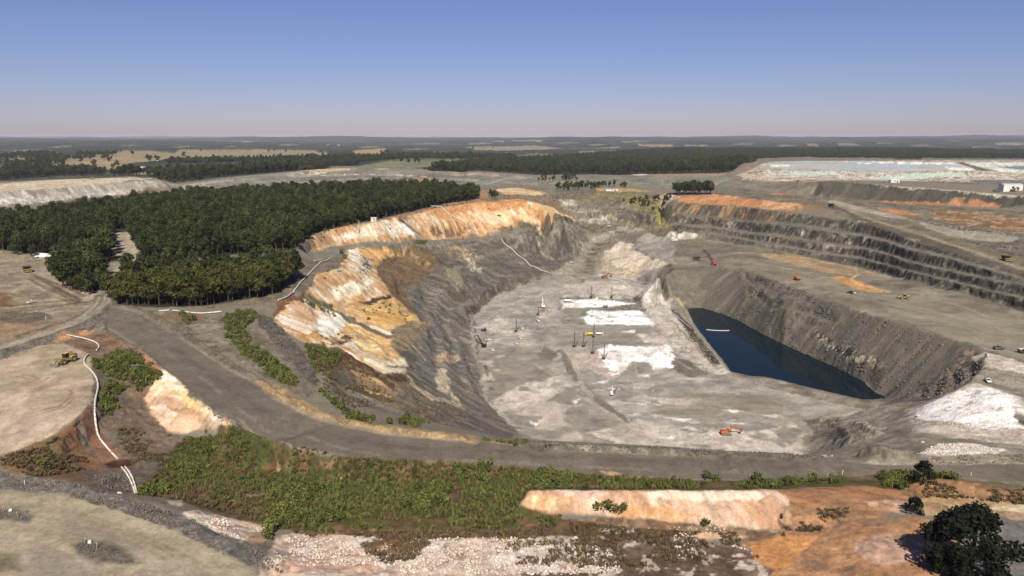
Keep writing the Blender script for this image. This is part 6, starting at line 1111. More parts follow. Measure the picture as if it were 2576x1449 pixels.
G2 = [([(560, 802), (600, 786), (645, 782), (652, 800), (612, 830), (640, 870), (705, 912), (750, 952), (748, 976), (710, 966), (650, 922), (600, 882), (570, 845)], 1.5, .72, 8), ([(228, 912), (262, 908), (300, 885), (335, 890), (350, 905), (400, 940), (405, 952), (350, 990), (330, 965), (300, 990), (292, 1062), (282, 1082), (246, 1072), (250, 1010), (272, 962), (250, 934)], 1.35, .66, 7),
      ([(770, 872), (850, 882), (860, 900), (832, 920), (812, 990), (862, 1022), (930, 1052), (990, 1062), (960, 1069), (880, 1056), (830, 1012), (790, 962), (780, 900)], 1.6, .5, 8), ([(2218, 1186), (2300, 1192), (2400, 1198), (2400, 1208), (2330, 1202), (2290, 1222), (2270, 1234), (2225, 1218)], 1.4, .9, 10), ([(1760, 1212), (1900, 1210), (2230, 1204), (2225, 1222), (1950, 1228), (1760, 1226)], 1.6, .45, 10),
      ([(745, 752), (790, 765), (840, 785), (850, 800), (800, 780), (750, 764)], 2.2, .7, 8), ([(430, 1185), (480, 1160), (520, 1180), (470, 1215)], 1.5, .9, 9), ([(1000, 1055), (1040, 1052), (1100, 1070), (1050, 1076), (1000, 1066)], 2.0, .6, 9), ([(445, 785), (475, 790), (492, 815), (465, 815)], 2.0, .6, 8), ([(1040, 608), (1075, 608), (1072, 616), (1045, 615)], 2.5, .9, 8)]
scatter('verge_scrub', np.vstack([fill(q, sp, (150, 1000), 40 + i, cover=cv, csc=cs) for i, (q, sp, cv, cs) in enumerate(G2)]), [protoS[:3] + reeds[:2]], .35, 1.4, 32, stretch=(1, 1.1))
protoT = []
for i, (x, y, lab) in enumerate([(1640, 1344, 'dry grass tuft on the brown ground under the pink bank'), (1000, 1362, 'dry grass tuft between the pale rubble heaps'), (2080, 1300, 'dry grass tuft on the orange slope')]): protoT.append(single('grass_tuft', lab, 'grass', TUF[i], x, y, 1.0, rng=(95, 420)))
dry = [([(690, 1332), (1000, 1334), (1300, 1334), (1440, 1318), (1850, 1340), (1860, 1374), (1400, 1352), (1120, 1354), (1020, 1366), (940, 1352), (760, 1342)], 1.1, .7), ([(1290, 1366), (1500, 1350), (1800, 1368), (1960, 1420), (1300, 1420)], 1.1, .55), ([(905, 1370), (1000, 1350), (1090, 1356), (1050, 1405), (960, 1415)], .9, .8), ([(1960, 1290), (2150, 1280), (2140, 1330), (1980, 1340)], 1.1, .5), ([(2310, 1215), (2500, 1225), (2700, 1245), (2700, 1280), (2480, 1258), (2330, 1250)], 1.2, .6), ([(0, 1155), (160, 1090), (200, 1120), (240, 1180), (100, 1200), (0, 1190)], 1.1, .6), ([(290, 1090), (400, 1060), (440, 1110), (420, 1170), (340, 1180)], 1.2, .6), ([(430, 1200), (700, 1230), (700, 1320), (560, 1290), (440, 1255)], 1.2, .6), ([(780, 870), (900, 920), (1000, 1010), (900, 1030), (820, 990)], 2.0, .6), ([(560, 1150), (700, 1180), (860, 1200), (700, 1210)], 1.3, .5), ([(345, 1244), (450, 1110), (640, 1105), (856, 1152), (1288, 1178), (1760, 1216), (1600, 1231), (1330, 1234), (1290, 1296), (800, 1312), (690, 1310)], 1.3, .55)]
scatter('dry_scrub', np.vstack([fill(q, sp, (95, 700), 60 + i, cover=cv, csc=8) for i, (q, sp, cv) in enumerate(dry)]), [protoT], .8, 1.9, 33)
# small dark bushes dotted over the cuts and banks
dots = [([(905, 772), (990, 752), (1042, 800), (1000, 822), (920, 805)], 7, .45), ([(800, 690), (940, 700), (960, 740), (850, 765), (790, 730)], 11, .35), ([(800, 850), (860, 835), (860, 860), (800, 860)], 4, .4), ([(1144, 1094), (1288, 1112), (1400, 1120), (1288, 1120), (1144, 1106)], 3, .5), ([(784, 612), (1000, 560), (1200, 520), (1340, 515), (1300, 560), (1050, 600), (830, 622)], 16, .3), ([(1000, 700), (1150, 640), (1400, 600), (1400, 660), (1200, 740), (1050, 800)], 14, .35), ([(790, 700), (860, 690), (870, 740), (800, 740)], 9, .4), ([(700, 580), (1050, 524), (1190, 506), (1190, 510), (1050, 531), (850, 574), (740, 628)], 6, .6), ([(1240, 585), (1340, 566), (1440, 556), (1400, 572), (1280, 592)], 7, .7), ([(1200, 495), (1400, 490), (1420, 508), (1300, 504)], 12, .5), ([(1500, 1330), (1950, 1330), (2000, 1350), (1500, 1345)], 5, .4)]
scatter('dotted_bushes', np.vstack([fill(q, sp, (150, 1600), 70 + i, cover=cv, csc=10) for i, (q, sp, cv) in enumerate(dots)]), [protoS], .5, 1.15, 34)
# --- conifers by the lower right corner
def conifer(name, label, x, y, h, r, seed, n, size, fol):
    p = cast3(x, y, 95, 420); rs = np.random.default_rng(seed); e = thing(name, label, 'tree', p)
    lobes = []
    for j in range(46):
        t = rs.uniform(0, 1) ** .8; z = h * (.07 + .84 * t); rr = r * (1 - .55 * t ** 1.6) * rs.uniform(.35, .98); an = rs.uniform(0, 6.28)
        lobes.append((rr * math.cos(an), rr * math.sin(an), z, r * rs.uniform(.15, .30), .75))
    lobes.append((0, 0, h * .86, r * .3, 1.2))
    child('crown', mesh_data(name + '_crown', leaves(lobes, n, size, rs, inner=.3), fol), e)
    br = [tube([(0, 0, -.5), (.1, 0, h * .5), (0, .1, h * .9)], [r * .06, r * .04, .05], 8)] + [tube([(0, 0, l[2] * .8), (l[0], l[1], l[2])], [.12, .04], 5) for l in lobes[:12]]
    child('trunk', mesh_data(name + '_trunk', merge(br), BARK), e); return e
conifer('pine_tree', 'large dark spreading pine at the bottom right corner', 2440, 1436, 19, 12.2, 5, 8200, .55, LEAF_PINE)
conifer('pine_tree', 'small round dark pine bush on the orange slope', 2298, 1290, 5.6, 3.3, 6, 1100, .32, LEAF_PINE)
conifer('pine_tree', 'dark pointed young pine behind the brown mound', 2322, 1212, 7.8, 4.0, 7, 1200, .36, LEAF_PINE)
# --- dead trees standing in the forest
for i, (x, y, lab) in enumerate([(712, 582, 'bare white dead tree leaning in the middle of the forest'), (305, 535, 'pale dead tree with forked branches at the far left of the forest'), (350, 536, 'spreading bleached dead tree above the forest by the white dump'), (903, 568, 'bare dead tree among gums near the orange face'), (1262, 505, 'thin dead tree at the right end of the forest')]):
    p = cast3(x, y + 22, 400, 1700); e = thing('dead_tree', lab, 'tree', p, rt.uniform(0, 6)); h = 17.5
    child('trunk', mesh_data('dead_trunk', tube([(0, 0, -.5), (.3, 0, h * .5), (1.0 if i == 0 else .2, 0, h)], [.45, .34, .1], 6), DEAD), e)
    for j in range(4):
        an = rt.uniform(0, 6.28); child('limb', mesh_data('dead_limb', tube([(.3, 0, h * (.5 + .1 * j)), (1.6 * math.cos(an), 1.6 * math.sin(an), h * (.62 + .1 * j)), (2.4 * math.cos(an), 2.4 * math.sin(an), h * (.74 + .09 * j))], [.2, .13, .05], 5), DEAD), e)
# --- boulders and rubble
bp_ = []
for x, y, s, lab in [(2517, 1134, 2.3, 'biggest white boulder at the right end of the white rubble'), (2322, 1113, 1.5, 'white boulder on top of the white rubble heap'), (2310, 1046, 1.6, 'pale boulder at the left edge of the white tip'), (1700, 1376, 1.0, 'white rock on the brown ground at the bottom edge'), (300, 1240, .9, 'white block beside the twin pipes'), (1812, 1350, .8, 'pale rock below the pale patch under the pink bank'), (900, 1353, .9, 'pale rock on top of the pink rubble heap'), (1450, 1352, .9, 'pale rock half buried in the brown scrub')]:
    bp_.append(single('boulder', lab, 'boulder', RKP[len(bp_) % 4], x, y, s, 'pale boulders', sink=.2 * s))
bg_ = []
for x, y, s, lab in [(2125, 859, 2.0, 'black boulder on the slope above the water'), (2370, 867, 1.8, 'grey boulder near the crest of the dark slope'), (1912, 690, 3.2, 'big dark boulder at the edge of the bench'), (1868, 676, 2.6, 'dark boulder on the bench corner'), (2466, 854, 1.6, 'pale grey boulder at the slope corner'), (2463, 660, 2.2, 'rounded boulder at the foot of the upper cliff')]:
    bg_.append(single('boulder', lab, 'boulder', RKG[len(bg_) % 4], x, y, s, 'grey boulders', sink=.2 * s))
pr = [([(720, 1346), (860, 1348), (1000, 1362), (1020, 1420), (660, 1420), (690, 1390)], .95, .8), ([(1040, 1352), (1300, 1350), (1420, 1366), (1560, 1380), (1560, 1440), (1000, 1440)], .85, .85), ([(2312, 1142), (2360, 1117), (2420, 1115), (2480, 1124), (2530, 1134), (2400, 1146)], 1.1, .95), ([(2300, 1045), (2400, 1015), (2480, 1000), (2560, 1062), (2440, 1082), (2340, 1062)], 2.0, .6), ([(480, 1290), (560, 1300), (670, 1335), (640, 1362), (560, 1345)], 1.0, .6), ([(1430, 712), (1600, 708), (1700, 780), (1830, 935), (1760, 930), (1640, 790), (1560, 740)], 2.6, .6), ([(1530, 635), (1600, 625), (1680, 665), (1600, 700), (1515, 665)], 3.2, .6), ([(1700, 1340), (1850, 1350), (1900, 1400), (1700, 1400)], 1.2, .45), ([(1740, 1100), (2040, 1120), (2100, 1150), (1900, 1140)], 2.2, .35), ([(1690, 1300), (1960, 1336), (1850, 1360), (1600, 1340)], 1.5, .4)]
scatter('pale_rubble', np.vstack([fill(q, sp, (95, 1300), 90 + i, cover=cv, csc=7) for i, (q, sp, cv) in enumerate(pr)]), [bp_[:4]], .16, .55, 35, tilt=.6)
gr = [([(-100, 1192), (150, 1208), (300, 1246), (470, 1300), (640, 1380), (720, 1440), (600, 1415), (420, 1324), (300, 1284), (150, 1240), (-100, 1222)], .75, .85), ([(1288, 1120), (1463, 1134), (1663, 1144), (1932, 1154), (2082, 1157), (2057, 1141), (1932, 1137), (1663, 1123), (1388, 1110)], 1.0, .8), ([(470, 985), (545, 1032), (620, 1086), (740, 1130), (700, 1124), (600, 1085), (520, 1035)], .9, .8), ([(640, 790), (690, 800), (720, 838), (800, 940), (795, 970), (730, 905), (690, 860)], 1.2, .8), ([(1850, 680), (1960, 712), (2120, 768), (2380, 850), (2486, 890), (2440, 965), (2300, 1000), (2180, 960), (2000, 880), (1860, 800), (1700, 700)], 3.6, .6), ([(1860, 682), (1910, 691), (1990, 722), (2060, 750), (2050, 765), (1950, 730), (1880, 700)], 2.2, .8), ([(2280, 990), (2440, 900), (2484, 890), (2470, 930), (2400, 984), (2300, 1008)], 2.0, .8), ([(2020, 1060), (2110, 1050), (2200, 1085), (2180, 1125), (2100, 1140), (2050, 1090)], 2.0, .6), ([(230, 1195), (320, 1190), (335, 1235), (250, 1225)], .8, .8), ([(0, 890), (160, 840), (262, 795), (262, 805), (160, 855), (0, 910)], 1.4, .7), ([(262, 775), (300, 850), (400, 800), (640, 965), (560, 918), (380, 812)], 1.8, .5), ([(2160, 1140), (2207, 1128), (2260, 1140), (2200, 1152)], 1.1, .8), ([(2300, 1150), (2576, 1142), (2700, 1150), (2700, 1166), (2357, 1170)], 1.3, .7), ([(2340, 590), (2450, 606), (2560, 612), (2640, 650), (2560, 650), (2430, 606)], 3, .7), ([(-50, 1285), (70, 1290), (60, 1310), (-40, 1306)], .8, .7), ([(190, 1376), (240, 1362), (320, 1395), (320, 1420), (240, 1415)], .8, .7)]
sl = [([(1850, 682), (1960, 714), (2120, 770), (2380, 852), (2484, 892), (2440, 965), (2300, 1002), (2180, 962), (2000, 884), (1862, 812), (1770, 776), (1720, 720), (1760, 690)], 3.1, .6), ([(1860, 682), (1910, 691), (1990, 722), (2060, 750), (2050, 765), (1950, 730), (1880, 700)], 2.6, .8), ([(2290, 1004), (2440, 920), (2484, 892), (2470, 930), (2400, 984)], 2.8, .8), ([(1760, 775), (1862, 806), (2000, 880), (2180, 962), (2160, 940), (2000, 860), (1862, 785), (1780, 755)], 3.0, .6), ([(1060, 800), (1180, 790), (1200, 930), (1240, 1030), (1100, 960)], 5, .5)]
scatter('slope_rubble', np.vstack([fill(q, sp, (300, 1300), 140 + i, cover=cv, csc=16) for i, (q, sp, cv) in enumerate(sl)]), [bg_[:4]], .32, 1.25, 37, tilt=.6)
scatter('grey_rubble', np.vstack([fill(q, sp, (95, 1500), 110 + i, cover=cv, csc=7) for i, (q, sp, cv) in enumerate(gr)]), [bg_[:4]], .14, .5, 36, tilt=.6)

# ------------------------------------------------------------------ machines and small structures
def pm(name, rgb, r=.55, rgb2=None): return mat(name, tuple(alb(rgb)), r, tuple(alb(rgb2)) if rgb2 else None, 1.1)
YEL = pm('dusty_yellow_paint', (208, 172, 78), .6, (176, 152, 104)); ORA = pm('orange_paint', (206, 116, 62), .55, (176, 112, 76)); RED = pm('red_paint', (190, 78, 60), .55, (160, 84, 68))
WHT = pm('white_paint', (250, 248, 240), .4, (236, 232, 220)); BLK = pm('black_rubber', (40, 38, 36), .9, (58, 54, 48)); DKS = pm('dark_steel', (66, 60, 54), .6, (92, 82, 70)); STL = pm('worn_steel', (150, 142, 128), .5, (118, 108, 94))
GLS = mat('tinted_glass', (.01, .012, .014), .08, (.012, .014, .016), 1.0, spec=.6); TYR = pm('dusty_tyre', (70, 62, 54), .95, (110, 98, 82)); GRN = pm('grey_green_paint', (120, 128, 120), .5); BLU = pm('blue_grey_paint', (96, 112, 120), .5)
AMB = pm('amber_lamp', (255, 236, 170), .3); TIM = pm('raw_timber', (214, 160, 104), .8); PIPE = pm('white_poly_pipe', (250, 244, 232), .5, (206, 192, 170)); ROOF = pm('pale_roof_steel', (252, 250, 244), .5); WAL = pm('pale_wall', (236, 228, 214), .7)
class MB:
    def __init__(s): s.V = []; s.F = []
    def add(s, v, f):
        o = len(s.V); s.V += [tuple(q) for q in v]; s.F += [tuple(i + o for i in q) for q in f]; return s
    def box(s, x0, x1, y0, y1, z0, z1, tx=0.0, ty=0.0):
        v = [(x0, y0, z0), (x1, y0, z0), (x1, y1, z0), (x0, y1, z0), (x0 + tx, y0 + ty, z1), (x1 - tx, y0 + ty, z1), (x1 - tx, y1 - ty, z1), (x0 + tx, y1 - ty, z1)]
        return s.add(v, [(3, 2, 1, 0), (4, 5, 6, 7), (0, 1, 5, 4), (1, 2, 6, 5), (2, 3, 7, 6), (3, 0, 4, 7)])
    def prof(s, pts, y0, y1):
        n = len(pts); v = [(x, y0, z) for x, z in pts] + [(x, y1, z) for x, z in pts]
        return s.add(v, [tuple(range(n)), tuple(range(2 * n - 1, n - 1, -1))] + [(i, i + n, (i + 1) % n + n, (i + 1) % n) for i in range(n)])
    def cyl(s, c, r, w, n=14, ax='y'):
        v = []
        for e in (-w / 2, w / 2):
            for k in range(n):
                a = 2 * math.pi * k / n; p, q = r * math.cos(a), r * math.sin(a)
                v.append((c[0] + p, c[1] + e, c[2] + q) if ax == 'y' else (c[0] + p, c[1] + q, c[2] + e) if ax == 'z' else (c[0] + e, c[1] + p, c[2] + q))
        return s.add(v, [tuple(range(n)), tuple(range(2 * n - 1, n - 1, -1))] + [(k, (k + 1) % n, (k + 1) % n + n, k + n) for k in range(n)])
    def bar(s, a, b, w, h=None):
        a, b = Vector(a), Vector(b); d = (b - a).normalized(); u = d.cross(Vector((0, 0, 1)) if abs(d.z) < .95 else Vector((1, 0, 0))).normalized(); v = u.cross(d); h = h or w
        P_ = [p + u * i * w / 2 + v * j * h / 2 for p in (a, b) for i, j in ((-1, -1), (1, -1), (1, 1), (-1, 1))]
        return s.add(P_, [(3, 2, 1, 0), (4, 5, 6, 7), (0, 1, 5, 4), (1, 2, 6, 5), (2, 3, 7, 6), (3, 0, 4, 7)])
    def tube(s, path, r, n=6): return s.add(*tube(path, r if hasattr(r, '__len__') else [r] * len(path), n))
    def build(s, name, m, parent): return mesh_obj(name, s.V, s.F, m, parent)
def heading(x, y, x2, y2, rng=(95, 3000)):
    a, b = cast(x, y, *rng), cast(x2, y2, *rng); return math.atan2(b[1] - a[1], b[0] - a[0])
def level(x, y, rng=(95, 3000)): return cast3(x, y, *rng)
def wheel(e, x, y, r, w, side, rimc, name='wheel'):
    o = MB().cyl((0, 0, 0), r, w, 16).build(name, TYR, e); o.location = (x, y, r)
    MB().cyl((0, side * (w / 2 + .02), 0), r * .52, .1, 12).build('rim', rimc, o); return o
def haul_truck(label, x, y, x2, y2, paint=YEL, tray=DKS, s=1.0, group='haul trucks', name='haul_truck', rng=(95, 3000)):
    e = thing(name, label, 'dump truck', level(x, y, rng), heading(x, y, x2, y2, rng), group, s)
    MB().box(-4.4, 4.2, -.9, .9, 1.3, 2.0).box(-3.4, -1.0, -1.5, 1.5, 1.1, 1.9).build('chassis', DKS, e)
    for sx, ys in ((2.9, (2.15,)), (-2.3, (1.35, 2.3))):
        for yy in ys:
            for sd_ in (-1, 1): wheel(e, sx, sd_ * yy, 1.35, .85, sd_, paint)
    MB().prof([(-5.2, 3.0), (-4.6, 2.5), (-3.6, 2.35), (1.3, 2.9), (1.9, 4.6), (4.9, 5.1), (4.9, 5.3), (1.2, 5.4), (-5.0, 4.6)], -2.75, 2.75).build('dump_body', tray, e)
    rib = MB()
    for k in range(5): rib.box(-4.2 + k * 1.2, -4.0 + k * 1.2, -2.9, -2.72, 2.6, 4.6).box(-4.2 + k * 1.2, -4.0 + k * 1.2, 2.72, 2.9, 2.6, 4.6)
    rib.build('body_rib', tray, e)
    MB().box(2.0, 4.6, -2.7, 2.7, 2.7, 2.95).build('deck', paint, e); MB().box(2.2, 4.7, -1.1, 1.1, 1.5, 2.7).build('engine_hood', paint, e); MB().box(4.68, 4.85, -1.0, 1.0, 1.5, 2.7).build('radiator', DKS, e)
    c = MB().box(2.3, 4.0, .7, 2.4, 2.95, 4.5, .12, .1).build('cab', paint, e); MB().box(3.0, 4.02, .66, 2.44, 3.5, 4.2).build('window', GLS, c)
    MB().bar((4.9, -2.2, .9), (4.75, .6, 2.9), .5, .12).build('ladder', paint, e); MB().box(4.5, 5.0, -2.6, 2.6, 1.0, 1.5).build('bumper', paint, e)
    for yy in (-1.7, 1.7): MB().box(4.98, 5.06, yy - .25, yy + .25, 1.15, 1.4).build('headlight', WHT, e)
    for yy in (-2.1, 2.1): MB().box(1.0, 1.8, yy - .4, yy + .4, 1.4, 2.3).build('fuel_tank', paint, e)
    return e
def excavator(label, x, y, x2, y2, paint=ORA, s=1.0, pose=((1.6, 2.6), (5.2, 5.0), (8.6, 4.4), (8.9, 1.2)), swing=0.0, rng=(95, 3000), name='excavator', group='excavators'):
    e = thing(name, label, 'excavator', level(x, y, rng), heading(x, y, x2, y2, rng), group, s)
    for sd_ in (-1, 1):
        t = MB().prof([(-2.8, .3), (-2.4, 0), (2.4, 0), (2.8, .3), (2.8, .8), (2.3, 1.15), (-2.3, 1.15), (-2.8, .8)], sd_ * 1.75 - .35, sd_ * 1.75 + .35).build('track', STL, e)
        r_ = MB()
        for k in range(4): r_.cyl((-1.8 + 1.2 * k, sd_ * 1.75, .5), .3, .76, 10)
        r_.build('roller', DKS, t)
    MB().box(-1.4, 1.4, -1.4, 1.4, .5, 1.3).build('undercarriage', DKS, e)
    MB().box(-2.4, 1.8, -1.7, 1.7, 1.3, 1.6).box(-2.4, .7, -1.7, 1.7, 1.6, 2.7, .1, .08).build('engine_house', paint, e); MB().box(-3.2, -2.4, -1.65, 1.65, 1.3, 2.6, .1, .1).build('counterweight', paint, e)
    c = MB().box(.3, 1.9, .6, 1.7, 1.6, 3.3, .1, .06).build('cab', paint, e); MB().box(1.1, 1.93, .56, 1.74, 2.2, 3.1).build('window', GLS, c)
    a, b_, c_, d_ = [Vector((p[0], -.1, p[1])) for p in pose]; m_ = a.lerp(b_, .55) + Vector((0, 0, .5))
    bm_ = MB().bar(a, m_, .6, .9).bar(m_, b_, .6, .8).build('boom', paint, e); MB().bar((1.9, -.1, 1.7), a.lerp(b_, .5), .22).build('ram', STL, bm_)
    st_ = MB().bar(b_ + (b_ - c_) * .12, c_, .5, .6).build('stick', paint, e); MB().bar(m_ + Vector((0, 0, .5)), b_ + (b_ - c_) * .12 + Vector((0, 0, .2)), .2).build('ram', STL, st_)
    q = c_; w_ = 1.0; MB().prof([(q.x + .3, q.z + .3), (q.x + .2, q.z - .9), (q.x - .5, q.z - 1.5), (q.x - 1.5, q.z - 1.2), (q.x - .7, q.z - .6), (q.x - .3, q.z + .2)], -w_, w_ - .2).build('bucket', STL, e)
    MB().cyl((-1.6, -.8, 3.0), .12, .7, 8, 'z').build('exhaust', DKS, e); MB().bar((-2.3, -1.5, 2.7), (-2.7, -1.5, 3.6), .12).build('mirror_post', DKS, e)
    return e
def wheel_loader(label, x, y, x2, y2, paint=YEL, s=1.0, bucket=STL, group='wheel loaders', rng=(95, 3000)):
    e = thing('wheel_loader', label, 'wheel loader', level(x, y, rng), heading(x, y, x2, y2, rng), group, s)
    MB().box(-5.2, .2, -1.2, 1.2, 1.2, 2.3).build('rear_frame', paint, e); MB().prof([(-5.6, 1.6), (-5.4, 3.7), (-2.1, 4.0), (-2.0, 2.3)], -1.25, 1.25).build('engine_hood', paint, e)
    MB().prof([(-6.2, 1.3), (-6.1, 3.1), (-5.4, 3.6), (-5.4, 1.2)], -1.4, 1.4).build('counterweight', STL, e)
    g = MB()
    for k in range(3): g.box(-5.0 + k * .9, -4.5 + k * .9, -1.3, 1.3, 2.6, 3.2)
    g.build('side_grille', DKS, e)
    for xx in (-3.2, -4.2): MB().cyl((xx, .4, 4.3), .17, .9, 8, 'z').build('exhaust', DKS, e)
    c = MB().box(-2.0, 0, -1.0, 1.0, 2.3, 4.6, .12, .08).build('cab', DKS, e); MB().box(-1.75, .05, -1.04, 1.04, 3.0, 4.2).build('window', GLS, c); MB().box(-2.1, .1, -1.15, 1.15, 4.6, 4.75).build('cab_roof', paint, e)
    MB().cyl((-.9, .5, 4.95), .25, .4, 8, 'z').build('beacon', AMB, e)
    MB().box(.6, 3.6, -1.1, 1.1, 1.1, 2.5).build('front_frame', paint, e)
    for sd_ in (-1, 1):
        MB().bar((1.6, sd_ * .8, 2.9), (3.8, sd_ * .8, 2.3), .35, .6).bar((3.8, sd_ * .8, 2.3), (5.6, sd_ * .8, .9), .35, .55).build('lift_arm', paint, e)
        for xx in (-3.4, 2.2): wheel(e, xx, sd_ * 1.75, 1.35, 1.05, sd_, paint)
        MB().prof([(-4.7, 2.75), (-4.2, 3.0), (-2.6, 3.0), (-2.0, 2.5), (-2.0, 2.35), (-2.7, 2.85), (-4.2, 2.85)], sd_ * 1.75 - .5, sd_ * 1.75 + .5).build('mudguard', paint, e)
    MB().prof([(5.5, 1.8), (5.2, 1.2), (5.3, .3), (5.8, .05), (7.4, .05), (7.0, .3), (6.0, .4), (5.9, 1.4)], -2.1, 2.1).build('bucket', bucket, e); MB().bar((2.6, 0, 2.9), (5.4, 0, 1.6), .35).build('ram', STL, e)
    return e
def drill_rig(label, x, y, x2, y2, s=1.0, mast=13.0, lean=0.0, hue=DKS, arm=True, cabc=STL, group='drill rigs on the pit floor', low=False, rng=(95, 3000)):
    e = thing('drill_rig', label, 'drill rig', level(x, y, rng), heading(x, y, x2, y2, rng), group, s)
    for sd_ in (-1, 1): MB().prof([(-2.0, .25), (-1.7, 0), (1.7, 0), (2.0, .25), (2.0, .65), (1.6, .9), (-1.6, .9), (-2.0, .65)], sd_ * 1.2 - .25, sd_ * 1.2 + .25).build('track', BLK, e)
    MB().box(-2.4, 1.2, -1.1, 1.1, .9, 2.4, .1, .05).build('engine_body', hue, e); MB().box(-2.3, .2, -1.0, 1.0, 2.4, 2.6).build('engine_cover', cabc, e)
    c = MB().box(.2, 1.7, -.1, 1.1, 1.0, 2.9, .08, .05).build('cab', cabc, e); MB().box(.7, 1.73, -.14, 1.14, 1.7, 2.7).build('window', GLS, c)
    ca, sa = math.cos(lean), math.sin(lean)
    def mp(u, w_, v): return (2.3 + u * ca + v * sa, w_ - .4, .5 + v * ca - u * sa)
    b_ = MB()
    for u in (-.35, .35):
        for w_ in (-.35, .35): b_.bar(mp(u, w_, 0), mp(u * .55, w_ * .55, mast), .18)
    n = int(mast / 1.1)
    for k in range(n):
        f0, f1 = 1 - .45 * k / n, 1 - .45 * (k + 1) / n
        for w_ in (-.35, .35): b_.bar(mp(-.35 * f0, w_ * f0, mast * k / n), mp(.35 * f1, w_ * f1, mast * (k + 1) / n), .1)
        b_.bar(mp(-.35 * f0, -.35 * f0, mast * k / n), mp(-.35 * f1, .35 * f1, mast * (k + 1) / n), .1)
    m_ = b_.build('mast', hue, e); MB().bar(mp(.1, 0, mast * .1), mp(.05, 0, mast * .9), .28).build('drill_string', DKS, m_); MB().bar(mp(-.2, 0, mast * .52), mp(.2, 0, mast * .6), .8).build('drill_head', hue, m_)
    MB().bar((1.0, -.4, 2.2), mp(0, 0, mast * .22), .35).build('mast_brace', hue, e)
    if arm: MB().bar((-1.0, -.9, 2.3), (.4, -2.4, 3.2), .4).bar((.4, -2.4, 3.2), (1.4, -3.4, 5.2), .45).build('dust_boom', BLK, e)
    MB().cyl((-2.2, .3, 1.9), .7, 1.2, 12, 'z').build('dust_collector', hue, e)
    return e
def pickup(label, x, y, x2, y2, paint=WHT, s=1.0, tray=WHT, group='light vehicles', rng=(95, 3000)):
    e = thing('pickup_truck', label, 'utility vehicle', level(x, y, rng), heading(x, y, x2, y2, rng), group, s)
    MB().prof([(-2.5, .5), (2.4, .5), (2.5, .8), (2.4, 1.05), (1.1, 1.15), (-2.5, 1.15)], -.9, .9).build('body', paint, e)
    c = MB().prof([(-.75, 1.1), (-.65, 1.8), (.35, 1.8), (1.1, 1.12)], -.82, .82).build('cabin', paint, e)
    MB().prof([(.48, 1.73), (1.12, 1.2), (1.16, 1.2), (.52, 1.74)], -.7, .7).build('windscreen', GLS, c); MB().box(-.6, .45, -.84, .84, 1.25, 1.65).build('window', GLS, c); MB().box(-.78, -.7, -.6, .6, 1.25, 1.65).build('rear_window', GLS, c)
    MB().box(-2.5, -.85, -.85, .85, 1.15, 1.4).build('tray', tray, e); MB().box(-2.4, -.95, -.75, .75, 1.38, 1.42).build('tray_floor', DKS, e)
    for xx in (-1.6, 1.6):
        for sd_ in (-1, 1): wheel(e, xx, sd_ * .82, .4, .26, sd_, STL)
    for yy in (-.65, .65): MB().box(2.46, 2.52, yy - .15, yy + .15, .8, .95).build('headlight', WHT, e)
    MB().cyl((-.2, 0, 1.9), .1, .15, 8, 'z').build('beacon', AMB, e); return e
def tank_truck(label, x, y, x2, y2, paint=WHT, s=1.0, tank=None, group='tank trucks', rng=(95, 3000)):
    e = thing('tank_truck', label, 'truck', level(x, y, rng), heading(x, y, x2, y2, rng), group, s)
    MB().box(-4.2, 4.4, -.6, .6, .8, 1.15).build('chassis', DKS, e); c = MB().box(2.4, 4.4, -1.2, 1.2, 1.0, 3.0, .12, .06).build('cab', paint, e); MB().box(3.6, 4.43, -1.1, 1.1, 1.9, 2.7).build('windscreen', GLS, c); MB().box(2.9, 3.7, -1.23, 1.23, 1.95, 2.6).build('window', GLS, c)
    MB().cyl((-1.0, 0, 2.15), 1.15, 6.0, 16, 'x').build('tank', tank or paint, e); MB().box(-3.8, 1.8, -.3, .3, 3.25, 3.4).build('walkway', STL, e)
    for xx in (-3.2, -1.9, 3.2):
        for sd_ in (-1, 1): wheel(e, xx, sd_ * 1.05, .5, .34, sd_, STL)
    MB().box(-4.4, -4.1, -1.1, 1.1, .8, 1.3).build('spray_bar', DKS, e); return e
def dozer(label, x, y, x2, y2, paint=YEL, s=1.0, group='dozers', rng=(95, 3000)):
    e = thing('dozer', label, 'bulldozer', level(x, y, rng), heading(x, y, x2, y2, rng), group, s)
    for sd_ in (-1, 1):
        t = MB().prof([(-2.6, .5), (-2.0, 0), (1.9, 0), (2.3, .45), (1.9, .9), (0, 1.6), (-2.1, 1.1)], sd_ * 1.25 - .35, sd_ * 1.25 + .35).build('track', DKS, e); MB().cyl((-.1, sd_ * 1.25, 1.25), .35, .76, 10).build('sprocket', paint, t)
    MB().box(-2.4, 2.2, -.85, .85, .7, 1.7).build('body', paint, e); MB().box(.2, 2.5, -.7, .7, 1.6, 2.6, .1, .05).build('engine_hood', paint, e)
    c = MB().box(-1.7, .1, -.85, .85, 1.7, 3.4, .1, .06).build('cab', paint, e); MB().box(-1.5, .13, -.88, .88, 2.3, 3.1).build('window', GLS, c)
    MB().prof([(3.4, .1), (3.2, .9), (3.4, 1.7), (3.6, 1.7), (3.5, .9), (3.65, .1)], -2.2, 2.2).build('blade', STL, e)
    for sd_ in (-1, 1): MB().bar((-.5, sd_ * 1.7, .7), (3.3, sd_ * 1.7, .5), .25).build('push_arm', paint, e)
    MB().bar((-2.5, 0, 1.4), (-3.5, 0, 1.2), .4).bar((-3.5, 0, 1.4), (-3.6, 0, .2), .25).build('ripper', DKS, e); MB().cyl((1.4, .3, 2.9), .1, .7, 8, 'z').build('exhaust', DKS, e); return e

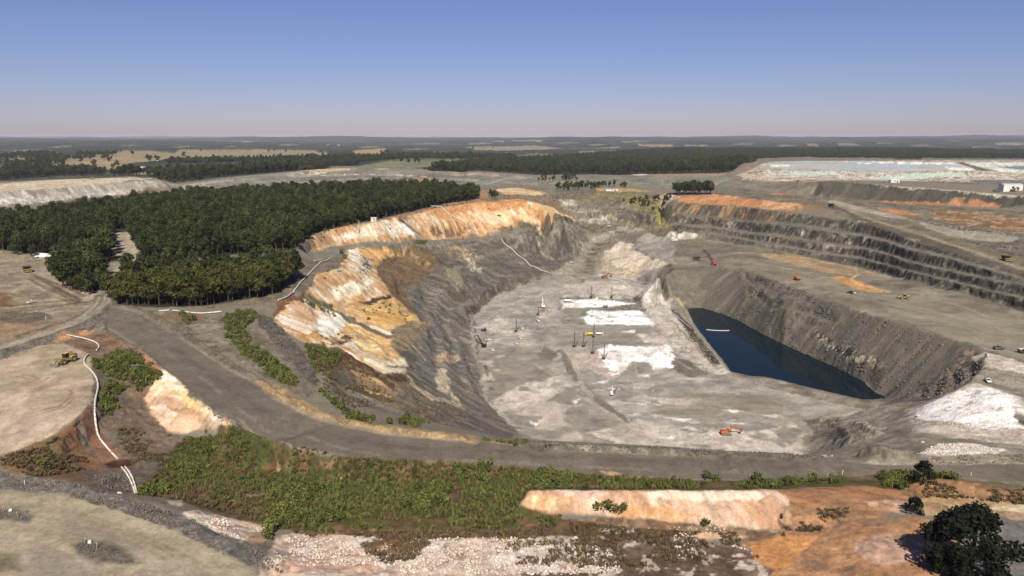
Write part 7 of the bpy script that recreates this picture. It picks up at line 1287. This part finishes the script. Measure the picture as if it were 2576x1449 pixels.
# yard on the left
haul_truck('yellow haul truck with a dark tray on the left yard', 70, 684, 90, 700, s=.9)
haul_truck('dark haul truck cut by the left edge below the white dump', 6, 531, 20, 529, paint=DKS, s=.95, rng=(500, 1600))
pickup('white utility parked on the yard track at the far left', 79, 762, 70, 764, rng=(200, 800))
wheel_loader('dusty yellow wheel loader on the pale pad beside the white pipe', 163, 914, 128, 926, s=1.02)
dozer('tiny yellow dozer on top of the white dump', 231, 451, 240, 451, s=1.3, rng=(900, 2000))
# pit floor
D1 = dict(x2d=4, y2d=-30)
for x, y, lab, kw in [(1487, 748, 'drill rig with tall mast on the back step, the left of two', {}), (1538, 749, 'drill rig with tall mast on the back step, the right of two', {}), (1298, 834, 'drill rig standing alone at the left of the pit floor', {}),
                      (1493, 848, 'drill rig with mast between the yellow truck and the white truck', dict(arm=False)), (1444, 872, 'leftmost of the row of four drill rigs, on grey floor', {}), (1467, 872, 'second drill rig from the left in the row of four', {}),
                      (1490, 889, 'third drill rig in the row of four, at the edge of the white patch', {}), (1518, 903, 'rightmost of the row of four drill rigs, on the white patch', {})]:
    drill_rig(lab, x, y, x + 1, y - 14, hue=DKS, rng=(400, 1300), mast=13.5, s=1.0, **kw)
drill_rig('white drill rig with a low dark mast alone on the open floor', 1539, 994, 1539, 980, mast=6, hue=WHT, cabc=WHT, s=1.05, rng=(300, 1000)); drill_rig('black drill rig with boom raised sideways by the left wall', 1217, 873, 1200, 862, mast=13, lean=1.1, hue=BLK, cabc=BLK, s=1.2, rng=(300, 1000))
drill_rig('dark rig with slanted mast below the white crane on the floor', 1353, 792, 1363, 770, mast=9, lean=.35, hue=DKS, arm=False, s=.9, rng=(400, 1200)); drill_rig('small brown drill beside the white patch of the back step', 1523, 774, 1540, 774, mast=3.2, hue=pm('tan_paint', (150, 128, 80)), cabc=STL, arm=False, rng=(400, 1200)); drill_rig('white spray rig with a sideways pipe on the grey floor', 1354, 810, 1340, 802, mast=5, lean=1.2, hue=WHT, cabc=WHT, arm=False, s=.8, rng=(400, 1200))
drill_rig('dark low rig near the left wall, above the white utility', 1217, 833, 1230, 832, mast=3.0, hue=DKS, arm=True, s=.95, rng=(400, 1200))
excavator('big white excavator at the left end of the back step', 1366, 774, 1358, 762, paint=WHT, s=1.25, pose=((1.6, 2.6), (3.0, 7.5), (5.4, 8.4), (6.0, 6)), rng=(400, 1300))
excavator('small orange excavator in front of the big white one', 1366, 783, 1384, 783, paint=ORA, s=.8, pose=((1.6, 2.4), (4.0, 4.0), (6.4, 2.6), (6.4, 1.4)), rng=(400, 1300))
tank_truck('white tank truck on the bright white strip of the back step', 1430, 761, 1450, 761, s=1.25, rng=(400, 1300)); tank_truck('bright yellow tank truck left of a mast on the floor', 1483, 844, 1470, 844, paint=pm('bright_yellow_paint', (250, 226, 60)), s=1.0, rng=(400, 1300)); tank_truck('white service truck right of a mast on the floor', 1508, 843, 1520, 843, s=.85, rng=(400, 1300))
for x, y, x2, y2, lab in [(1429, 775, 1440, 775, 'white utility just below the tank truck'), (1230, 857, 1244, 857, 'white utility parked side on by the black rig'), (1239, 882, 1244, 890, 'white utility facing away below the black rig'), (1315, 828, 1315, 820, 'small white utility right of the lone left drill'), (1298, 866, 1310, 872, 'white vehicle on the pale ground below the lone left drill'), (1308, 852, 1300, 846, 'white vehicle beside the lone left drill on pale ground')]:
    pickup(lab, x, y, x2, y2, s=1.15, rng=(300, 1300))
excavator('orange excavator with curved boom alone at the front of the floor', 1826, 1093, 1850, 1093, paint=ORA, s=1.15, pose=((1.5, 2.4), (5.4, 5.2), (9.2, 3.4), (9.2, 2.0)), rng=(300, 900))
excavator('orange red excavator at the foot of the pale mound', 1522, 700, 1540, 696, paint=RED, s=1.35, pose=((1.6, 2.6), (4.2, 5.2), (7.2, 3.6), (7.4, 1.6)), rng=(500, 1500))
wheel_loader('small grey and white loader by the ramp foot', 1438, 662, 1446, 662, paint=WHT, s=.7, rng=(600, 1500)); pickup('white vehicle at the top of the far ramp', 1533, 570, 1545, 571, s=1.4, rng=(900, 1600))
# right bench
haul_truck('dark haul truck facing left on the bench beside the red shovel', 1753, 655, 1768, 656, paint=pm('dusty_grey_paint', (150, 142, 126)), s=.95, rng=(500, 1300)); excavator('red shovel with a white rear loading on the bench', 1797, 667, 1786, 655, paint=RED, s=1.5, pose=((1.6, 2.6), (4.4, 4.6), (6.0, 3.4), (6.2, 2.0)), rng=(500, 1300))
haul_truck('orange articulated truck near the bench crest', 2005, 705, 1995, 702, paint=ORA, tray=ORA, s=.8, rng=(400, 1200)); wheel_loader('dark small loader with a white board on the bench', 2139, 738, 2130, 736, paint=DKS, s=.65, rng=(400, 1200)); MBs = None
wheel_loader('yellow loader alone on the open grey bench', 2273, 752, 2255, 752, paint=YEL, s=1.0, rng=(400, 1200))
pickup('blue grey utility beside the white spoil on the bench', 2513, 879, 2525, 879, paint=BLU, tray=BLU, s=1.5, rng=(300, 900)); drill_rig('dark machine cut by the right edge on the bench', 2572, 888, 2590, 888, mast=4, hue=DKS, cabc=WHT, rng=(300, 900), s=1.2); pickup('white utility at the edge above the white tip', 2485, 961, 2490, 966, s=1.35, rng=(250, 800))
# right plateau road
haul_truck('dark haul truck at the top of the right haul road', 2091, 521, 2100, 524, paint=DKS, s=1.05, rng=(600, 1800)); haul_truck('yellow haul truck coming down the haul road at the right edge', 2531, 656, 2545, 662, s=1.02, rng=(400, 1400))
for x, y, lab in [(2006, 458, 'small excavator on the pale ground left of the dark bank'), (2147, 460, 'small excavator on the red strip above the dark bank')]: excavator(lab, x, y, x + 12, y, paint=ORA, s=.9, rng=(1000, 2600))
excavator('brown excavator in front of the long white shed', 2548, 482, 2565, 484, paint=pm('brown_paint', (150, 98, 60)), s=1.3, rng=(800, 2200)); dozer('pale machine left of the long white shed', 2508, 483, 2500, 484, paint=STL, s=1.6, rng=(800, 2200))
# sheds, huts, houses
def shed(name, label, x, y, L, W, Hh, rz, cat='shed', rng=(900, 30000), roof_h=1.2, windows=3, group=None, wallm=WAL):
    e = thing(name, label, cat, level(x, y, rng), rz, group)
    w_ = MB().box(-L / 2, L / 2, -W / 2, W / 2, -1, Hh).build('wall', wallm, e)
    r_ = MB().prof([(-L / 2 - .4, Hh), (L / 2 + .4, Hh), (L / 2 + .4, Hh + .25), (-L / 2 - .4, Hh + .25)], -W / 2 - .4, W / 2 + .4); r_ = MB().add([(-L / 2 - .4, -W / 2 - .5, Hh), (L / 2 + .4, -W / 2 - .5, Hh), (L / 2 + .4, W / 2 + .5, Hh), (-L / 2 - .4, W / 2 + .5, Hh), (-L / 2 - .4, 0, Hh + roof_h), (L / 2 + .4, 0, Hh + roof_h)], [(0, 1, 5, 4), (2, 3, 4, 5), (0, 4, 3), (1, 2, 5), (3, 2, 1, 0)]).build('roof', ROOF, e)
    for k in range(windows):
        cx = -L / 2 + L * (k + .5) / windows; f_ = MB().box(cx - L * .06, cx + L * .06, -W / 2 - .08, -W / 2 + .05, Hh * .35, Hh * .75).build('window', GLS, e); MB().box(cx - L * .07, cx + L * .07, -W / 2 - .14, -W / 2 - .06, Hh * .31, Hh * .35).build('sill', WHT, f_)
    MB().box(L * .18, L * .18 + min(L * .16, 4), -W / 2 - .1, -W / 2 + .04, -.9, Hh * .7).build('door', STL, e)
    return e
shed('industrial_shed', 'long white shed at the right edge beside the ponds', 2541, 480, 31, 12, 10, .05, rng=(800, 1900), windows=1, wallm=WHT)
shed('site_hut', 'white box hut on the rise above the dark bank', 2249, 459, 16, 8, 4.5, 0, 'hut', (1000, 2600), windows=1, wallm=WHT); shed('site_hut', 'low white hut behind the far rim of the pit', 1539, 480, 24, 7, 3.0, 0, 'hut', (1000, 2200), .6, 1, wallm=WHT)
shed('site_hut', 'white hut with a dark window on the orange track', 941, 557, 6.5, 4, 4.6, -.1, 'hut', (500, 1400), .5, 1, wallm=WHT)
for x, y, L, lab in [(281, 386, 26, 'white farmhouse by a tree at the top of the pale paddock'), (18, 395, 30, 'left of two long white farm sheds by the dark woods'), (35, 395, 24, 'right of two long white farm sheds by the dark woods'), (360, 425, 50, 'long pale shed among trees at the paddock foot'), (400, 408, 16, 'white house among the trees in the middle paddock'), (824, 365, 34, 'leftmost white building of the far town'), (838, 364, 28, 'white building in the middle of the far town'), (852, 366, 36, 'biggest white building of the far town'), (868, 366, 26, 'rightmost white building of the far town'), (768, 361, 30, 'white roof alone left of the far town'), (800, 363, 26, 'small white roof between the lone one and the far town'), (946, 374, 26, 'left white shed on top of the brown paddock'), (960, 374, 26, 'right white shed on top of the brown paddock'), (1533, 370, 22, 'white farmhouse in the strip of far fields'), (1475, 371, 20, 'small white farmhouse left in the strip of far fields')]:
    shed('farm_house', lab, x, y, L, L * .5, 5, rt.uniform(-.3, .3), 'house', (1500, 20000), 3.0, 2)
# pale sand heaps by the yard
for i, (x, y, s, lab) in enumerate([(103, 640, (6.5, 4, 2.2), 'upper white heap of sand at the forest edge by the yard'), (113, 645, (7, 4, 2.4), 'lower white heap of sand at the forest edge by the yard')]):
    o = single('sand_heap', lab, 'heap', rock_mesh(i, WHT), x, y, s, 'white heaps by the yard', (300, 900)); o.rotation_euler = (0, 0, .3)
# pipelines
def pipe(label, pts_, r, m=PIPE, rng=(95, 1700), name='pipeline', group='white pipelines', joints=True, lift=.25):
    w_ = [cast3(x, y, *rng) for x, y in pts_]; dense = []
    for a, b_ in zip(w_[:-1], w_[1:]):
        n = max(1, int((b_ - a).length / 4))
        for k in range(n): dense.append(a.lerp(b_, k / n))
    dense.append(w_[-1])
    for _ in range(3): dense = [dense[0]] + [(dense[i - 1] + dense[i] * 2 + dense[i + 1]) / 4 for i in range(1, len(dense) - 1)] + [dense[-1]]
    for p in dense: p.z = float(H(p.x, p.y)) + r * .9 + lift
    o0 = dense[0].copy(); e = thing(name, label, 'pipe', o0, 0, group)
    MB().tube([p - o0 for p in dense], r, 8).build('pipe', m, e)
    if joints:
        for i in range(3, len(dense) - 1, 6):
            d = (dense[i + 1] - dense[i]).normalized() * .18; MB().tube([dense[i] - o0 - d, dense[i] - o0 + d], r * 1.35, 8).build('coupling', STL, e)
    return e
pipe('short white pipe running down from the orange patch to the scrub', [(168, 844), (195, 850), (225, 857), (250, 865), (256, 874), (243, 883)], .32)
pipe('long white pipe snaking past the loader pad down to the brown pond', [(223, 893), (210, 904), (206, 914), (220, 927), (238, 942), (248, 957), (248, 979), (240, 1004), (238, 1046), (242, 1071), (240, 1096), (250, 1108), (265, 1121), (278, 1138), (297, 1158)], .36)
pipe('left one of the twin white pipes leaving the brown pond', [(306, 1178), (315, 1192), (330, 1206), (336, 1221), (340, 1243)], .30); pipe('right one of the twin white pipes leaving the brown pond', [(315, 1177), (327, 1190), (336, 1203), (341, 1221), (344, 1242)], .30)
pipe('white pipe bending along the edge of the near copse', [(434, 783), (450, 783), (475, 789), (507, 793), (532, 790), (557, 786)], .42); pipe('short straight white pipe at the copse corner', [(400, 784), (427, 782)], .36)
pipe('white pipe curving down the grey road from the pad', [(834, 649), (820, 657), (800, 667), (784, 683), (769, 699), (754, 714), (744, 729), (731, 741), (721, 751), (700, 757)], .48); pipe('short white pipe piece lying on the grey pad', [(790, 658), (807, 655)], .4)
pipe('white pipe hanging down the upper orange face', [(1084, 521), (1104, 522), (1119, 534), (1134, 544), (1154, 553), (1169, 567), (1184, 577), (1199, 582), (1206, 592), (1209, 597)], .55, joints=False, lift=1.3); pipe('white pipe running down the grey wall to the ramp', [(1261, 604), (1288, 628), (1306, 647), (1326, 661), (1343, 674), (1358, 682), (1386, 692)], .5, joints=False, lift=1.3)
pipe('pale pipe down the dark end wall', [(1574, 522), (1560, 532), (1550, 544), (1543, 557), (1538, 563)], .7, m=STL, joints=False, lift=1.0); pipe('thin white pipe along the back edge of the floor', [(1538, 697), (1588, 705), (1638, 714), (1653, 721), (1650, 731)], .32, joints=False, lift=1.3); pipe('short white pipe on the bank left of the water', [(1698, 794), (1715, 810), (1738, 829)], .3, joints=False, lift=1.3)
# float line on the water
e = thing('float_line', 'white line of floats across the dark water', 'float line', (*U(1777, 831, WZ), WZ + .3)); p0 = Vector(e.location)
fl = MB(); pa, pb = Vector((*U(1777, 830, WZ), WZ)), Vector((*U(1834, 832, WZ), WZ)); fl.tube([pa - p0 + Vector((0, 0, .3)), (pa + pb) / 2 - p0 + Vector((0, -2, .3)), pb - p0 + Vector((0, 0, .3))], .1); fl.build('rope', PIPE, e)
FLM = MB().tube([(-.9, 0, 0), (.9, 0, 0)], .45, 8)
for k in range(14):
    t = (k + .5) / 14; q = pa.lerp(pb, t) + Vector((0, -4 * t * (1 - t) * 2, .3)) - p0; f_ = mesh_obj('float', FLM.V, FLM.F, PIPE, e); f_.location = q; f_.rotation_euler = (0, 0, .1)
# marker posts and blocks
for x, y, h, lean, lab in [(9, 1289, 1.9, .02, 'leftmost timber stake on the rubble island by the near road'), (46, 1302, 1.8, -.12, 'second timber stake on the left rubble island'), (213, 1366, 1.4, .2, 'left timber stake of the lower rubble island'), (243, 1380, 1.7, .15, 'right timber stake of the lower rubble island'), (186, 1066, 1.5, .1, 'timber stake at the end of the pale pad'), (2365, 1288, 1.9, .1, 'timber stake on the slope above the big pine'), (2519, 1273, 1.9, .08, 'timber stake on the pale slope right of the big pine'), (2119, 1195, 2.2, 0, 'pale post at the verge left of the green bushes'), (2442, 1197, 1.6, 0, 'pale post at the road edge right of the mound'), (62, 1218, 1.6, .1, 'pale post in the grey windrow by the near road'), (116, 804, 2.5, 0, 'white post on the yard track'), (234, 738, 2.5, 0, 'white post at the track bend by the clump')]:
    p = cast3(x, y, 95, 900); e = thing('marker_stake', lab, 'stake', p); MB().bar((0, 0, -.3), (lean * h, 0, h), .17).build('post', TIM if 'timber' in lab else WHT, e); MB().bar((lean * h * .97, 0, h * .97), (lean * h * 1.02, 0, h * 1.02), .2).build('cap', WHT if 'timber' in lab else ORA, e)
for x, y, lab in [(27, 1287, 'white cube marker on the left rubble island'), (226, 1366, 'white cube marker on the lower rubble island')]:
    p = cast3(x, y, 95, 420); e = thing('marker_block', lab, 'marker', p, .4); MB().box(-.45, .45, -.4, .4, 0, .8, .05, .05).build('block', WHT, e); MB().box(-.5, .5, -.45, .45, -.15, .02).build('base', STL, e)
e = thing('marker_board', 'white board lying in front of the small dark loader on the bench', 'board', cast3(2148, 738, 400, 1200)); MB().box(-1.6, 1.6, -.1, .1, .1, 1.2).build('panel', WHT, e); MB().box(-1.4, -1.2, -.3, .3, 0, .12).box(1.2, 1.4, -.3, .3, 0, .12).build('foot', DKS, e)

# ------------------------------------------------------------------ haze: one closed box of even air
hm = bpy.data.materials.new('thin_haze'); hm.use_nodes = True; nt = hm.node_tree; nt.nodes.clear()
o_ = nt.nodes.new('ShaderNodeOutputMaterial'); pv = nt.nodes.new('ShaderNodeVolumePrincipled')
pv.inputs['Color'].default_value = (.80, .84, 1.0, 1); pv.inputs['Density'].default_value = 2.2e-5; pv.inputs['Anisotropy'].default_value = 0.0
nt.links.new(pv.outputs[0], o_.inputs['Volume'])
x0, x1, y0, y1, z0, z1 = -32000, 32000, -600, 28500, -125, 125
hv = [(x, y, z) for z in (z0, z1) for y in (y0, y1) for x in (x0, x1)]
haze = mesh_obj('haze', hv, [(0, 2, 3, 1), (4, 5, 7, 6), (0, 1, 5, 4), (2, 6, 7, 3), (0, 4, 6, 2), (1, 3, 7, 5)], hm)
tag(haze, kind='stuff')
